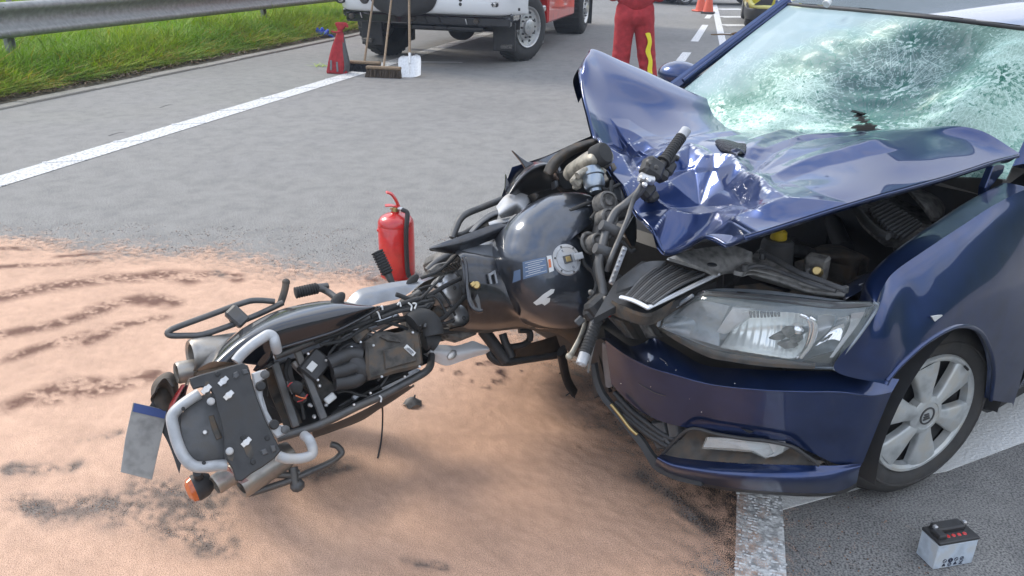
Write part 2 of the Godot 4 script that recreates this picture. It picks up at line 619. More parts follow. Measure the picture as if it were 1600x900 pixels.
func make_ground() -> void:
	var f := noise(0.35, 11, 4)
	var f2 := noise(0.05, 12, 2)
	# the road, one sheet; lanes worn lighter where wheels run
	var tint := func(p: Vector3, _u: float, _v: float) -> Color:
		var t := p.dot(ROAD_R)
		var v := 1.0 + 0.16 * f.get_noise_2d(p.x, p.z) + 0.2 * f2.get_noise_2d(p.x * 3.0, p.z * 3.0)
		if t < -4.9:
			v *= 0.96
			return Color(v * 1.0, v * 1.01, v * 0.98)
		if t > 0.95:
			v *= 0.92
		return Color(v, v, v * 1.01)
	var st := mb()
	var rows := []
	var ss := []
	var tt := []
	for i in 70:
		ss.append(-6.0 + i * 0.5)
	ss.append_array([32.0, 45.0, 70.0, 150.0, 400.0])
	for i in 45:
		tt.append(-7.15 + i * 0.5)
	tt.append_array([20.0, 30.0])
	for s in [-60.0, -20.0] + ss:
		var r := PackedVector3Array()
		for t in tt:
			r.append(rd(s, t))
		rows.append(r)
	sheet(st, rows, false, false, tint)
	struct("road", st, M.asphalt)
	# verge and the land beyond
	st = mb()
	rows = []
	for s in [-60.0, -20.0, -8.0, -4.0, 0.0, 2.0, 4.0, 6.0, 8.0, 10.0, 12.0, 14.0, 16.0, 18.0, 20.0, 24.0, 28.0, 34.0, 50.0, 90.0, 400.0]:
		var r := PackedVector3Array()
		for t in [-400.0, -120.0, -60.0, -42.0, -30.0, -20.0, -16.0, -14.0, -13.0, -12.0, -11.0, -10.0, -9.0, -8.2, -7.7, -7.3]:
			r.append(rd(s, t, verge_height(s, t)))
		rows.append(r)
	sheet(st, rows)
	struct("verge_ground", st, M.soil)
	# wooded ridge where the road runs on, above the frame
	st = mb()
	rows = []
	var wood := noise(0.06, 14, 5)
	for i in 60:
		var w := -1.9 + 3.8 * i / 59.0
		var r := PackedVector3Array()
		for k in 14:
			var dist := 95.0 + k * 9.0
			var up := smoothstep(0.0, 9.0, float(k))
			var p := Vector3(sin(w) * dist * 1.3, 0, -cos(w) * dist)
			r.append(p + Vector3.UP * (26.0 * up + 9.0 * up * wood.get_noise_2d(p.x, p.z)))
		rows.append(r)
	sheet(st, rows)
	struct("wooded_ridge", st, M.wood_green)
	# the cutting on the far side of the road, overgrown
	st = mb()
	rows = []
	var shrub := noise(0.5, 13, 4)
	for i in 90:
		var s := -40.0 + i * 1.5
		var r := PackedVector3Array()
		for k in 26:
			var t := 15.5 + k * 0.7
			var up := smoothstep(16.0, 26.0, t)
			r.append(rd(s, t + 0.5 * shrub.get_noise_2d(s, t * 3.0) * up, 7.0 * up + 1.6 * up * shrub.get_noise_2d(s * 1.5, t * 1.5)))
		rows.append(r)
	sheet(st, rows)
	struct("overgrown_bank", st, M.bank_green)
	st = mb()
	quad(st, Vector3(-900, -0.3, -900), Vector3(900, -0.3, -900), Vector3(900, -0.3, 900), Vector3(-900, -0.3, 900))
	struct("land", st, M.soil)
	# kerb: a low concrete strip with open joints
	var rng := RandomNumberGenerator.new()
	rng.seed = 5
	var kerb := Node3D.new()
	kerb.name = "kerb"
	add_child(kerb)
	kerb.set_meta("kind", "structure")
	for i in 26:
		st = mb()
		var s := 3.0 + i * 1.0
		rbox(st, Transform3D(Basis(ROAD_R, Vector3.UP, -ROAD_D), rd(s + 0.5, -7.22 + rng.randf_range(-0.008, 0.008), 0.0 + rng.randf_range(-0.004, 0.004))), Vector3(0.17, 0.05, 0.985), 0.008)
		obj("kerb_block", st, M.kerb_stone, kerb)


func strip(st: SurfaceTool, a: Vector3, b: Vector3, width: float, h: float, skew := 0.0) -> void:
	# a painted bar on the road from a to b
	var d := (b - a).normalized()
	var r := Vector3(-d.z, 0, d.x) * width / 2
	var e := d * skew
	var n := maxi(1, int(a.distance_to(b) / 1.5))
	for k in n:
		var p := a.lerp(b, float(k) / n)
		var q := a.lerp(b, float(k + 1) / n)
		p.y = h
		q.y = h
		quad(st, p - r - e, q - r - e, q + r + e, p + r + e)


func make_markings() -> void:
	# the edge line left: thermoplastic laid in lengths, each ending in a raised rib
	var line := Node3D.new()
	line.name = "edge_line"
	add_child(line)
	line.set_meta("kind", "structure")
	var rng := RandomNumberGenerator.new()
	rng.seed = 9
	for i in 32:
		var s := 1.15 + i * 0.79
		var st := mb()
		strip(st, rd(s, -4.96), rd(s + 0.79, -4.96), 0.245, 0.004, 0.1)
		obj("line_length", st, M.road_paint, line)
		st = mb()
		for k in 1:
			var a := rd(s + 0.685 - 0.0, -4.96 - 0.122, 0.006)
			var b := rd(s + 0.685 + 0.2, -4.96 + 0.122, 0.006)
			box_at(st, a, b, 0.03, 0.008, 0.003)
		obj("line_rib", st, M.road_paint_ridge, line)
	# the near line with rows of raised studs, running under the car
	var near := Node3D.new()
	near.name = "ribbed_lane_line"
	add_child(near)
	near.set_meta("kind", "structure")
	var p0 := V(0.734,0,-2.131)
	var p1 := V(0.866,0,-2.086)
	var d := (V(0.734,0,-2.131) - V(0.634,0,-1.756)).normalized()
	var st2 := mb()
	var a0 := p0 - d * 1.1
	var b0 := p1 - d * 1.1
	for k in 14:
		var q0 := a0 + d * k * 0.12
		var q1 := b0 + d * k * 0.12
		q0.y = 0.004
		q1.y = 0.004
		quad(st2, q0, q0 + d * 0.12, q1 + d * 0.12, q1)
	obj("line_base", st2, M.road_paint, near)
	st2 = mb()
	for k in 120:
		var q0 := a0 + d * (k * 0.0136 + rng.randf() * 0.004)
		var q1 := b0 + d * (k * 0.0136 + rng.randf() * 0.004)
		var m := 14
		for c in m:
			if rng.randf() < 0.6:
				continue
			var u := (c + 0.5 + rng.randf_range(-0.5, 0.5)) / m
			var p := q0.lerp(q1, u)
			p.y = 0.0055
			rbox(st2, Transform3D(Basis.from_euler(Vector3(0, atan2(-d.x, -d.z) + rng.randf_range(-0.2, 0.2), 0)), p), Vector3(rng.randf_range(0.005, 0.014), 0.004, rng.randf_range(0.004, 0.009)), 0.002)
	var studs := obj("line_studs", st2, M.road_paint_ridge, near)
	studs.set_meta("kind", "stuff")
	# the broad bar under the front wheel
	st2 = mb()
	var h := [V(0.853,0.004,-2.046),V(1.145,0.004,-2.165),V(1.477,0.004,-2.27),V(1.907,0.004,-2.487),V(2.168,0.004,-2.926),V(1.853,0.004,-2.731),V(1.378,0.004,-2.439),V(0.889,0.004,-2.164)]
	plate(st2, h, Vector3(0, -0.003, 0))
	struct("broad_white_bar", st2, M.worn_paint)
	# lane dashes and the hatched wedge further up the road
	var dashes := Node3D.new()
	dashes.name = "lane_dashes"
	add_child(dashes)
	dashes.set_meta("kind", "structure")
	for q in [[V(4.615,0,-20.732),V(3.513,0,-16.592)], [V(2.993,0,-14.653),V(2.431,0,-12.628)], [V(5.504,0,-24.288),V(5.12,0,-22.889)], [V(2.174,0,-11.704),V(1.714,0,-9.996)]]:
		var st := mb()
		strip(st, q[0], q[1], 0.15, 0.004)
		obj("dash", st, M.road_paint_ridge, dashes)
	var wedge := Node3D.new()
	wedge.name = "hatched_wedge"
	add_child(wedge)
	wedge.set_meta("kind", "structure")
	var st3 := mb()
	plate(st3, [V(6.809,0.004,-29.935),V(7.003,0.004,-29.998),V(3.933,0.004,-15.598),V(3.411,0.004,-13.123),V(3.285,0.004,-13.104),V(3.784,0.004,-15.571)], Vector3(0, -0.003, 0))
	obj("wedge_line", st3, M.road_paint_ridge, wedge)
	for q in [[V(6.365,0,-27.01),V(7.201,0,-27.258)], [V(5.637,0,-23.596),V(6.402,0,-23.797)], [V(5.041,0,-20.739),V(5.812,0,-20.919)], [V(4.511,0,-18.18),V(5.323,0,-18.568)]]:
		var st := mb()
		strip(st, q[0], q[1], 0.55, 0.004)
		obj("wedge_bar", st, M.road_paint_ridge, wedge)
	# black fluid soaked into the asphalt between the sand and the line
	st3 = mb()
	plate(st3, [V(0.528,0.002,-2.266),V(0.594,0.002,-2.218),V(0.661,0.002,-2.186),V(0.74,0.002,-2.168),V(0.712,0.002,-2.031),V(0.67,0.002,-1.884),V(0.646,0.002,-1.773),V(0.625,0.002,-1.793),V(0.607,0.002,-1.839),V(0.598,0.002,-1.916),V(0.583,0.002,-2.009),V(0.548,0.002,-2.095),V(0.522,0.002,-2.181)], Vector3(0, -0.0015, 0))
	struct("fluid_stain", st3, M.wet_asphalt)
	# short tar marks and cracks in the shoulder and lane
	for q in [[V(-3.627,0.002,-7.122),V(-3.61,0.002,-7.233),V(-3.556,0.002,-7.294)], [V(-3.741,0.002,-8.51),V(-3.723,0.002,-8.665),V(-3.685,0.002,-8.708)]]:
		var st := mb()
		tube(st, q, 0.007, 6, 5, 0.003, false, 0.12)
		struct("tar_mark", st, M.wet_asphalt)
	# thin scuffs of white left on the road in front of the truck
	st3 = mb()
	strip(st3, V(-1.483,0,-12.632), V(-0.901,0,-12.684), 0.07, 0.003)
	strip(st3, V(-0.889,0,-12.647), V(-0.833,0,-12.694), 0.05, 0.003)
	struct("white_scuff", st3, M.worn_paint)


func poly_distance(p: Vector2, poly: PackedVector2Array) -> float:
	var d := 1e9
	var inside := false
	var n := poly.size()
	var j := n - 1
	for i in n:
		var a := poly[j]
		var b := poly[i]
		var e := b - a
		var w := p - a
		var q := w - e * clampf(w.dot(e) / e.length_squared(), 0.0, 1.0)
		d = minf(d, q.length_squared())
		if (a.y > p.y) != (b.y > p.y) and p.x < (b.x - a.x) * (p.y - a.y) / (b.y - a.y) + a.x:
			inside = not inside
		j = i
	return sqrt(d) * (1.0 if inside else -1.0)


func stroke(s: Array) -> Array:
	# [points, half width] flattened, with the box it can reach
	var p := PackedVector2Array()
	for q in s[0]:
		p.append(Vector2(q.x, q.z))
	var r := Rect2(p[0], Vector2.ZERO)
	for q in p:
		r = r.expand(q)
	return [p, s[1], r.grow(s[1] * 1.3)]


func stroke_share(p: Vector2, strokes: Array) -> float:
	# how far any of the swept strokes covers p
	var best := 0.0
	for s in strokes:
		if not s[2].has_point(p):
			continue
		var q: PackedVector2Array = s[0]
		var d := 1e9
		for i in maxi(q.size() - 1, 1):
			var e := q[mini(i + 1, q.size() - 1)] - q[i]
			var w := p - q[i]
			var t := 0.0 if e.length_squared() < 1e-6 else clampf(w.dot(e) / e.length_squared(), 0.0, 1.0)
			d = minf(d, (w - e * t).length())
		best = maxf(best, clampf(1.3 - d / s[1], 0.0, 1.0))
	return best


func make_sand() -> void:
	var edge := PackedVector2Array()
	for p in [V(-4.728,0,-4.283),V(-3.402,0,-4.363),V(-2.961,0,-4.367),V(-2.658,0,-4.287),V(-2.33,0,-4.21),V(-1.937,0,-4.212),V(-1.699,0,-4.247),V(-1.391,0,-4.063),V(-1.114,0,-3.928),V(-0.807,0,-3.908),V(-0.454,0,-3.753),V(0.003,0,-3.406),V(0.409,0,-2.862),V(0.456,0,-2.628),V(0.537,0,-2.314),V(0.61,0,-2.14),V(0.648,0,-2.032),V(0.663,0,-1.887),V(0.633,0,-1.707),V(0.508,0,-1.213),V(-1.991,0,-1.159)]:
		edge.append(Vector2(p.x, p.z))
	# dark wet streaks where fluid was swept into the sand
	var wet := [
		[[V(-2.532,0,-3.444),V(-2.334,0,-3.632),V(-2.033,0,-3.799),V(-1.761,0,-3.857),V(-1.637,0,-3.793)], 0.085], [[V(-3.012,0,-4.213),V(-2.712,0,-4.188)], 0.04], [[V(-2.453,0,-4.102),V(-2.297,0,-4.14)], 0.03],
		[[V(-1.604,0,-3.865),V(-1.489,0,-3.889),V(-1.405,0,-3.806)], 0.05], [[V(-2.264,0,-3.104),V(-2.072,0,-3.208),V(-1.924,0,-3.372),V(-1.883,0,-3.476)], 0.06], [[V(-2.049,0,-2.924),V(-1.973,0,-3.025),V(-1.886,0,-3.121)], 0.05],
		[[V(-1.921,0,-3.459),V(-1.805,0,-3.54),V(-1.615,0,-3.489)], 0.06], [[V(-1.699,0,-3.546),V(-1.633,0,-3.473)], 0.05], [[V(-1.828,0,-3.062),V(-1.747,0,-3.243),V(-1.61,0,-3.331)], 0.045],
		[[V(-2.692,0,-3.916),V(-2.45,0,-3.966),V(-2.236,0,-4.016)], 0.04], [[V(-1.685,0,-2.63),V(-1.526,0,-2.703),V(-1.417,0,-2.799)], 0.07], [[V(-1.85,0,-2.541),V(-1.739,0,-2.685),V(-1.617,0,-2.739)], 0.06],
		[[V(-0.764,0,-3.857),V(-0.712,0,-3.842)], 0.03], [[V(-0.676,0,-3.933),V(-0.584,0,-3.875)], 0.03],
	]
	var spots := [
		[[V(-0.121,0,-2.949),V(-0.074,0,-2.962)], 0.022], [[V(-0.04,0,-2.897),V(-0.024,0,-2.845),V(-0.048,0,-2.802)], 0.025], [[V(-0.211,0,-2.874),V(-0.2,0,-2.864)], 0.016], [[V(-0.092,0,-2.75),V(-0.082,0,-2.74)], 0.014],
		[[V(0.054,0,-2.901)], 0.008], [[V(0.041,0,-2.853)], 0.007], [[V(-0.15,0,-2.798)], 0.008], [[V(-0.023,0,-2.788)], 0.01],
		[[V(-0.28,0,-2.887)], 0.009], [[V(0.197,0,-2.529)], 0.006], [[V(0.245,0,-2.366)], 0.006],
	]
	# places where the sand is swept thin and the asphalt shows through
	var thin := [
		[[V(-1.322,0,-1.971),V(-1.176,0,-1.991),V(-1.07,0,-2.016),V(-0.896,0,-1.97)], 0.09], [[V(-1.131,0,-1.933),V(-0.982,0,-1.894),V(-0.898,0,-1.82)], 0.085], [[V(-0.931,0,-2.014),V(-0.792,0,-2.075),V(-0.73,0,-2.144)], 0.075],
		[[V(-1.146,0,-2.103),V(-0.989,0,-2.012),V(-0.87,0,-1.898)], 0.08], [[V(-0.648,0,-2.146),V(-0.535,0,-2.198)], 0.05], [[V(-1.511,0,-1.996),V(-1.353,0,-1.956)], 0.05], [[V(-0.997,0,-1.839),V(-0.797,0,-1.791)], 0.06],
		[[V(-1.561,0,-3.904),V(-1.481,0,-3.836)], 0.035], [[V(-1.594,0,-2.139),V(-1.409,0,-2.18)], 0.045], [[V(-0.272,0,-1.781),V(-0.162,0,-1.758)], 0.02], [[V(0.434,0,-2.206),V(0.534,0,-2.06),V(0.627,0,-1.942)], 0.05],
		[[V(-1.492,0,-2.344),V(-1.357,0,-2.389)], 0.03],
	]
	wet = wet.map(stroke)
	spots = spots.map(stroke)
	thin = thin.map(stroke)
	var big := noise(0.9, 61, 3)
	var mid := noise(4.0, 62, 3)
	var fine := noise(22.0, 63, 2)
	var spark := noise(60.0, 64, 1)
	var nx := 370
	var nz := 270
	var x0 := -3.9
	var z0 := -4.75
	var st := PackedVector3Array()
	var col := PackedColorArray()
	var base := Color(0.66, 0.43, 0.305)
	for j in nz:
		for i in nx:
			var x := x0 + 5.2 * i / (nx - 1)
			var z := z0 + 3.9 * j / (nz - 1)
			var p := Vector2(x, z)
			var nb := big.get_noise_2dv(p)
			var nm := mid.get_noise_2dv(p)
			# streaks follow the sweep of the broom, curving round the fallen motorcycle
			var sweep := mid.get_noise_2d(x * 0.35 + z * 0.9, (z - 0.35 * x) * 2.2)
			var nf := fine.get_noise_2dv(p)
			var ns := spark.get_noise_2dv(p)
			var m := poly_distance(p, edge) + 0.1 * nb + 0.05 * nm + 0.05 * sweep
			var t := stroke_share(p + Vector2(nm, nb) * 0.06, thin)
			var cover := smoothstep(-0.34, 0.4, m + 0.08 * nf) * (1.0 - 0.42 * t * clampf(0.75 + 0.9 * sweep + 0.7 * nm + 0.9 * nf, 0.0, 1.3))
			var h := 0.002 + 0.009 * cover + 0.003 * nf * cover + 0.0015 * ns * cover + 0.0025 * nm * cover + 0.001 * sweep * cover
			var w := stroke_share(p + Vector2(nm, -nm) * 0.05, wet)
			w *= clampf(0.85 + 1.3 * sweep + 1.0 * nf + 0.5 * ns, 0.0, 1.0)
			var spot := stroke_share(p + Vector2(nf, ns) * 0.018, spots)
			var v := 1.0 + 0.1 * nb + 0.1 * nm + 0.09 * sweep + 0.1 * nf
			var c := base * v
			# fresh sand in front of the car is redder
			c = c.lerp(Color(0.67, 0.41, 0.275) * v, smoothstep(-0.6, -0.1, x - 0.15 * nb) * 0.75)
			c = c.lerp(Color(0.13, 0.055, 0.036), w * 0.9)
			c = c.lerp(Color(0.05, 0.018, 0.014), clampf(spot * (0.7 + nf), 0.0, 1.0))
			c = c.lerp(Color(0.15, 0.13, 0.115) * v, clampf(t * (0.5 + 0.9 * nm + 0.8 * nf), 0.0, 0.8))
			c.a = 0.08 / clampf(1.02 - 0.98 * (cover + 0.25 * nf * (1.0 - cover)), 0.08, 1.2)
			st.append(Vector3(x, h, z))
			col.append(c)
	var idx := PackedInt32Array()
	for j in nz - 1:
		for i in nx - 1:
			var k := j * nx + i
			if maxf(maxf(col[k].a, col[k + 1].a), maxf(col[k + nx].a, col[k + nx + 1].a)) > 0.083:
				idx.append_array([k, k + 1, k + nx + 1, k, k + nx + 1, k + nx])
	var tool := SurfaceTool.new()
	tool.begin(Mesh.PRIMITIVE_TRIANGLES)
	tool.set_smooth_group(0)
	for k in idx:
		tool.set_color(col[k])
		tool.add_vertex(st[k])
	var o := obj("spread_sand", tool, M.sand)
	o.set_meta("kind", "stuff")
	tag(o, "orange absorbent sand spread over the road around the fallen motorcycle", "sand")
	# grit at the ragged edges
	var rng := RandomNumberGenerator.new()
	rng.seed = 17
	var gm := mb()
	ball(gm, Vector3.ZERO, Vector3(1, 0.7, 1), Basis.IDENTITY, 5, 3)
	gm.generate_normals()
	var mm := MultiMesh.new()
	mm.transform_format = MultiMesh.TRANSFORM_3D
	mm.use_colors = true
	mm.mesh = gm.commit()
	var spots2 := []
	while spots2.size() < 52000:
		var p := Vector2(rng.randf_range(-3.6, 1.2), rng.randf_range(-4.7, -1.2))
		var d := poly_distance(p, edge)
		var t := stroke_share(p, thin)
		var q := stroke_share(p, wet)
		var nn := mid.get_noise_2dv(p) + 0.7 * fine.get_noise_2dv(p)
		if rng.randf() < maxf(exp(-pow((d - 0.02) / 0.1, 2)) * (0.25 if p.y < -3.4 else 1.0), maxf(t * 0.5, q * 0.6)) * clampf(0.5 + 1.6 * nn, 0.05, 1.0) or rng.randf() < 0.05 * clampf(0.4 + 2.0 * nn, 0.0, 1.0):
			spots2.append([p, d, q])
	mm.instance_count = spots2.size()
	for i in spots2.size():
		var r := rng.randf_range(0.001, 0.0028)
		var p: Vector2 = spots2[i][0]
		mm.set_instance_transform(i, Transform3D(Basis.from_euler(Vector3(0, rng.randf() * TAU, 0)).scaled(Vector3(r, r, r * rng.randf_range(0.8, 1.5))), Vector3(p.x, 0.006 if spots2[i][1] > 0.08 else 0.002, p.y)))
		var dark := rng.randf() < 0.7
		mm.set_instance_color(i, (Color(0.06, 0.026, 0.02) if spots2[i][2] > 0.2 else Color(0.065, 0.055, 0.05)) if dark else Color(0.33, 0.18, 0.11) * rng.randf_range(0.6, 1.1))
	var mi := MultiMeshInstance3D.new()
	mi.name = "sand_grit"
	mi.multimesh = mm
	mi.material_override = M.grit
	mi.set_meta("kind", "stuff")
	tag(mi, "loose dark and orange grains along the ragged edge of the sand", "grit")
	add_child(mi)


func make_verge() -> void:
	var rng := RandomNumberGenerator.new()
	rng.seed = 23
	# one tuft of bent blades, copied
	var clumps := []
	for kind in 4:
		var st := mb()
		flat(st)
		for b in 9:
			var w := rng.randf() * TAU
			var lean := rng.randf_range(0.1, 0.55)
			var h := rng.randf_range(0.55, 1.0)
			var o := Vector3(rng.randf_range(-0.09, 0.09), 0, rng.randf_range(-0.09, 0.09))
			var side := Vector3(cos(w), 0, sin(w)) * 0.011
			var out := Vector3(-sin(w), 0, cos(w)) * lean
			var m := o + out * 0.3 * h + Vector3.UP * h * 0.6
			var tip := o + out * h + Vector3.UP * h * 0.95
			quad(st, o - side, o + side, m + side * 0.8, m - side * 0.8)
			tri(st, m - side * 0.8, m + side * 0.8, tip)
		st.generate_normals()
		clumps.append(st.commit())
	var patch := noise(0.5, 24, 3)
	var per := [[], [], [], []]
	for i in 46000:
		var s := 5.0 + 27.0 * pow(rng.randf(), 1.15)
		var t := -7.6 - 9.0 * pow(rng.randf(), 1.3)
		per[i % 4].append([s, t])
	for k in 4:
		var mm := MultiMesh.new()
		mm.transform_format = MultiMesh.TRANSFORM_3D
		mm.use_colors = true
		mm.mesh = clumps[k]
		mm.instance_count = per[k].size()
		for i in per[k].size():
			var s: float = per[k][i][0]
			var t: float = per[k][i][1]
			var q := clampf((-7.5 - t) / 0.8, 0.0, 1.0)
			var n := patch.get_noise_2d(s, t)
			if rng.randf() < 0.05:
				q *= 1.5
			var h := lerpf(0.08, 0.42, q) * rng.randf_range(0.6, 1.15) * (1.0 + 0.4 * n)
			var b := Basis.from_euler(Vector3(rng.randf_range(-0.2, 0.2), rng.randf() * TAU, rng.randf_range(-0.2, 0.2))).scaled(Vector3(0.9, h, 0.9))
			mm.set_instance_transform(i, Transform3D(b, rd(s, t, verge_height(s, t) - 0.01)))
			var c := Color(1, 1, 1) * rng.randf_range(0.7, 1.15)
			if n > 0.1 or s > 17.0:
				c = c * Color(1.35, 1.1, 0.9)
			if rng.randf() < lerpf(0.28, 0.03, q):
				c = Color(1.9, 0.9, 1.6)
			mm.set_instance_color(i, c)
		var mi := MultiMeshInstance3D.new()
		mi.name = numbered("verge_grass")
		mi.multimesh = mm
		mi.material_override = M.grass_blade
		mi.set_meta("kind", "stuff")
		tag(mi, "long fresh green grass on the verge under and behind the guardrail", "grass", "verge grass")
		add_child(mi)
	# brown litter along the kerb
	var st2 := mb()
	flat(st2)
	quad(st2, Vector3(-1, 0, -0.25), Vector3(1, 0.2, -0.2), Vector3(1, 0.25, 0.2), Vector3(-1, 0.1, 0.25))
	st2.generate_normals()
	var lm := MultiMesh.new()
	lm.transform_format = MultiMesh.TRANSFORM_3D
	lm.use_colors = true
	lm.mesh = st2.commit()
	lm.instance_count = 5200
	for i in 5200:
		var s := rng.randf_range(4.0, 26.0)
		var t := -7.34 - absf(rng.randfn(0.0, 0.26))
		var r := rng.randf_range(0.012, 0.045)
		lm.set_instance_transform(i, Transform3D(Basis.from_euler(Vector3(rng.randf_range(-0.5, 0.5), rng.randf() * TAU, rng.randf_range(-0.5, 0.5))).scaled(Vector3.ONE * r), rd(s, t, 0.035 + rng.randf() * 0.03)))
		lm.set_instance_color(i, Color(1, 1, 1) * rng.randf_range(0.4, 1.3))
	var li := MultiMeshInstance3D.new()
	li.name = "dead_leaf_litter"
	li.multimesh = lm
	li.material_override = M.dry_litter
	li.set_meta("kind", "stuff")
	tag(li, "brown dead leaves and stalks along the grassy edge of the kerb", "leaf litter")
	add_child(li)
	# a few weeds lying on the shoulder
	var w := thing("torn_weed", "torn green weed lying on the asphalt left of the red bag", "plant", Transform3D(Basis.IDENTITY, V(-2.815,0,-11.917)))
	st2 = mb()
	for k in 14:
		var a := rng.randf() * TAU
		var o := Vector3(rng.randf_range(-0.1, 0.1), 0.004, rng.randf_range(-0.05, 0.05))
		var e := o + Vector3(cos(a) * 0.16, rng.randf_range(0.01, 0.06), sin(a) * 0.09)
		var sd := Vector3(-sin(a), 0, cos(a)) * 0.008
		quad(st2, o - sd, o + sd, e + sd * 0.3, e - sd * 0.3)
	obj("weed_leaves", st2, M.grass_blade, w)


func make_guardrail() -> void:
	var rail := thing("guardrail", "grey galvanized steel guardrail along the grass verge", "guardrail")
	# the W-shaped beam in bolted lengths, its back a second sheet
	var prof := [Vector2(0.0, 0.93), Vector2(0.055, 0.915), Vector2(0.08, 0.88), Vector2(0.075, 0.84), Vector2(0.02, 0.79), Vector2(0.0, 0.745), Vector2(0.0, 0.7), Vector2(0.02, 0.655), Vector2(0.075, 0.605), Vector2(0.08, 0.565), Vector2(0.055, 0.53), Vector2(0.0, 0.515)]
	var cuts := [-20.0, -8.0, 0.0, 8.05, 19.4, 30.0, 60.0, 140.0]
	for i in cuts.size() - 1:
		var rows := []
		var lift := 0.004 * (i % 2)
		for s in [cuts[i], lerpf(cuts[i], cuts[i + 1], 0.5), cuts[i + 1] + 0.25]:
			var r := []
			for p in prof:
				r.append(rd(s, -8.55 + p.x + lift, p.y - 0.02))
			rows.append(r)
		var st := mb()
		thick(st, rows, 33, 8, -ROAD_R * 0.004)
		obj("beam", st, M.galvanized, rail)
		for q in [[0.08, 0.86], [0.08, 0.545], [0.004, 0.72]]:
			for k in 2:
				st = mb()
				var p := rd(cuts[i] + 0.06 + 0.13 * k, -8.55 + q[0] + 0.004, q[1])
				rod(st, p, p + ROAD_R * 0.012, 0.014, 0.011, 8)
				obj("splice_bolt", st, M.galvanized, rail)
	for i in 9:
		var s: float = [8.35, 14.2, 20.0, 25.8, 31.6, 37.4, 2.55, -3.3, 43.0][i]
		var st := mb()
		var b := Basis(ROAD_R, Vector3.UP, -ROAD_D)
		rbox(st, Transform3D(b, rd(s, -8.625, 0.42)), Vector3(0.012, 0.96, 0.11), 0.003)
		rbox(st, Transform3D(b, rd(s - 0.055, -8.60, 0.42)), Vector3(0.06, 0.96, 0.01), 0.003)
		rbox(st, Transform3D(b, rd(s + 0.055, -8.60, 0.42)), Vector3(0.06, 0.96, 0.01), 0.003)
		obj("post", st, M.galvanized, rail)
	# two steel posts standing in the grass behind the rail
	for q in [[8.35, -9.6, "grey steel post behind the guardrail at the left edge of the view"], [9.6, -9.75, "thinner grey steel post behind the guardrail, second from the left"]]:
		var t := thing("steel_post", q[2], "post", Transform3D(Basis.IDENTITY, rd(q[0], q[1], 0.0)), "steel posts behind the guardrail")
		var st := mb()
		rod(st, Vector3(0, 0, 0), Vector3(0, 2.4, 0), 0.045 if q[0] < 9.0 else 0.035)
		obj("tube", st, M.galvanized, t)



# ---------- the blue car ----------
func crack_line(a: PackedFloat32Array, w: int, h: int, p: Vector2, q: Vector2, strong: float, fat: bool) -> void:
	var n := int(maxf(absf(q.x - p.x), absf(q.y - p.y))) + 1
	for s in n + 1:
		var c := p.lerp(q, float(s) / n)
		var x := int(c.x)
		var y := int(c.y)
		if x < 0 or y < 0 or x >= w - 1 or y >= h - 1:
			continue
		var k := y * w + x
		a[k] = maxf(a[k], strong)
		if fat:
			a[k + 1] = maxf(a[k + 1], strong * 0.8)
			a[k + w] = maxf(a[k + w], strong * 0.8)
		else:
			a[k + 1] = maxf(a[k + 1], strong * (c.x - x) * 0.7)


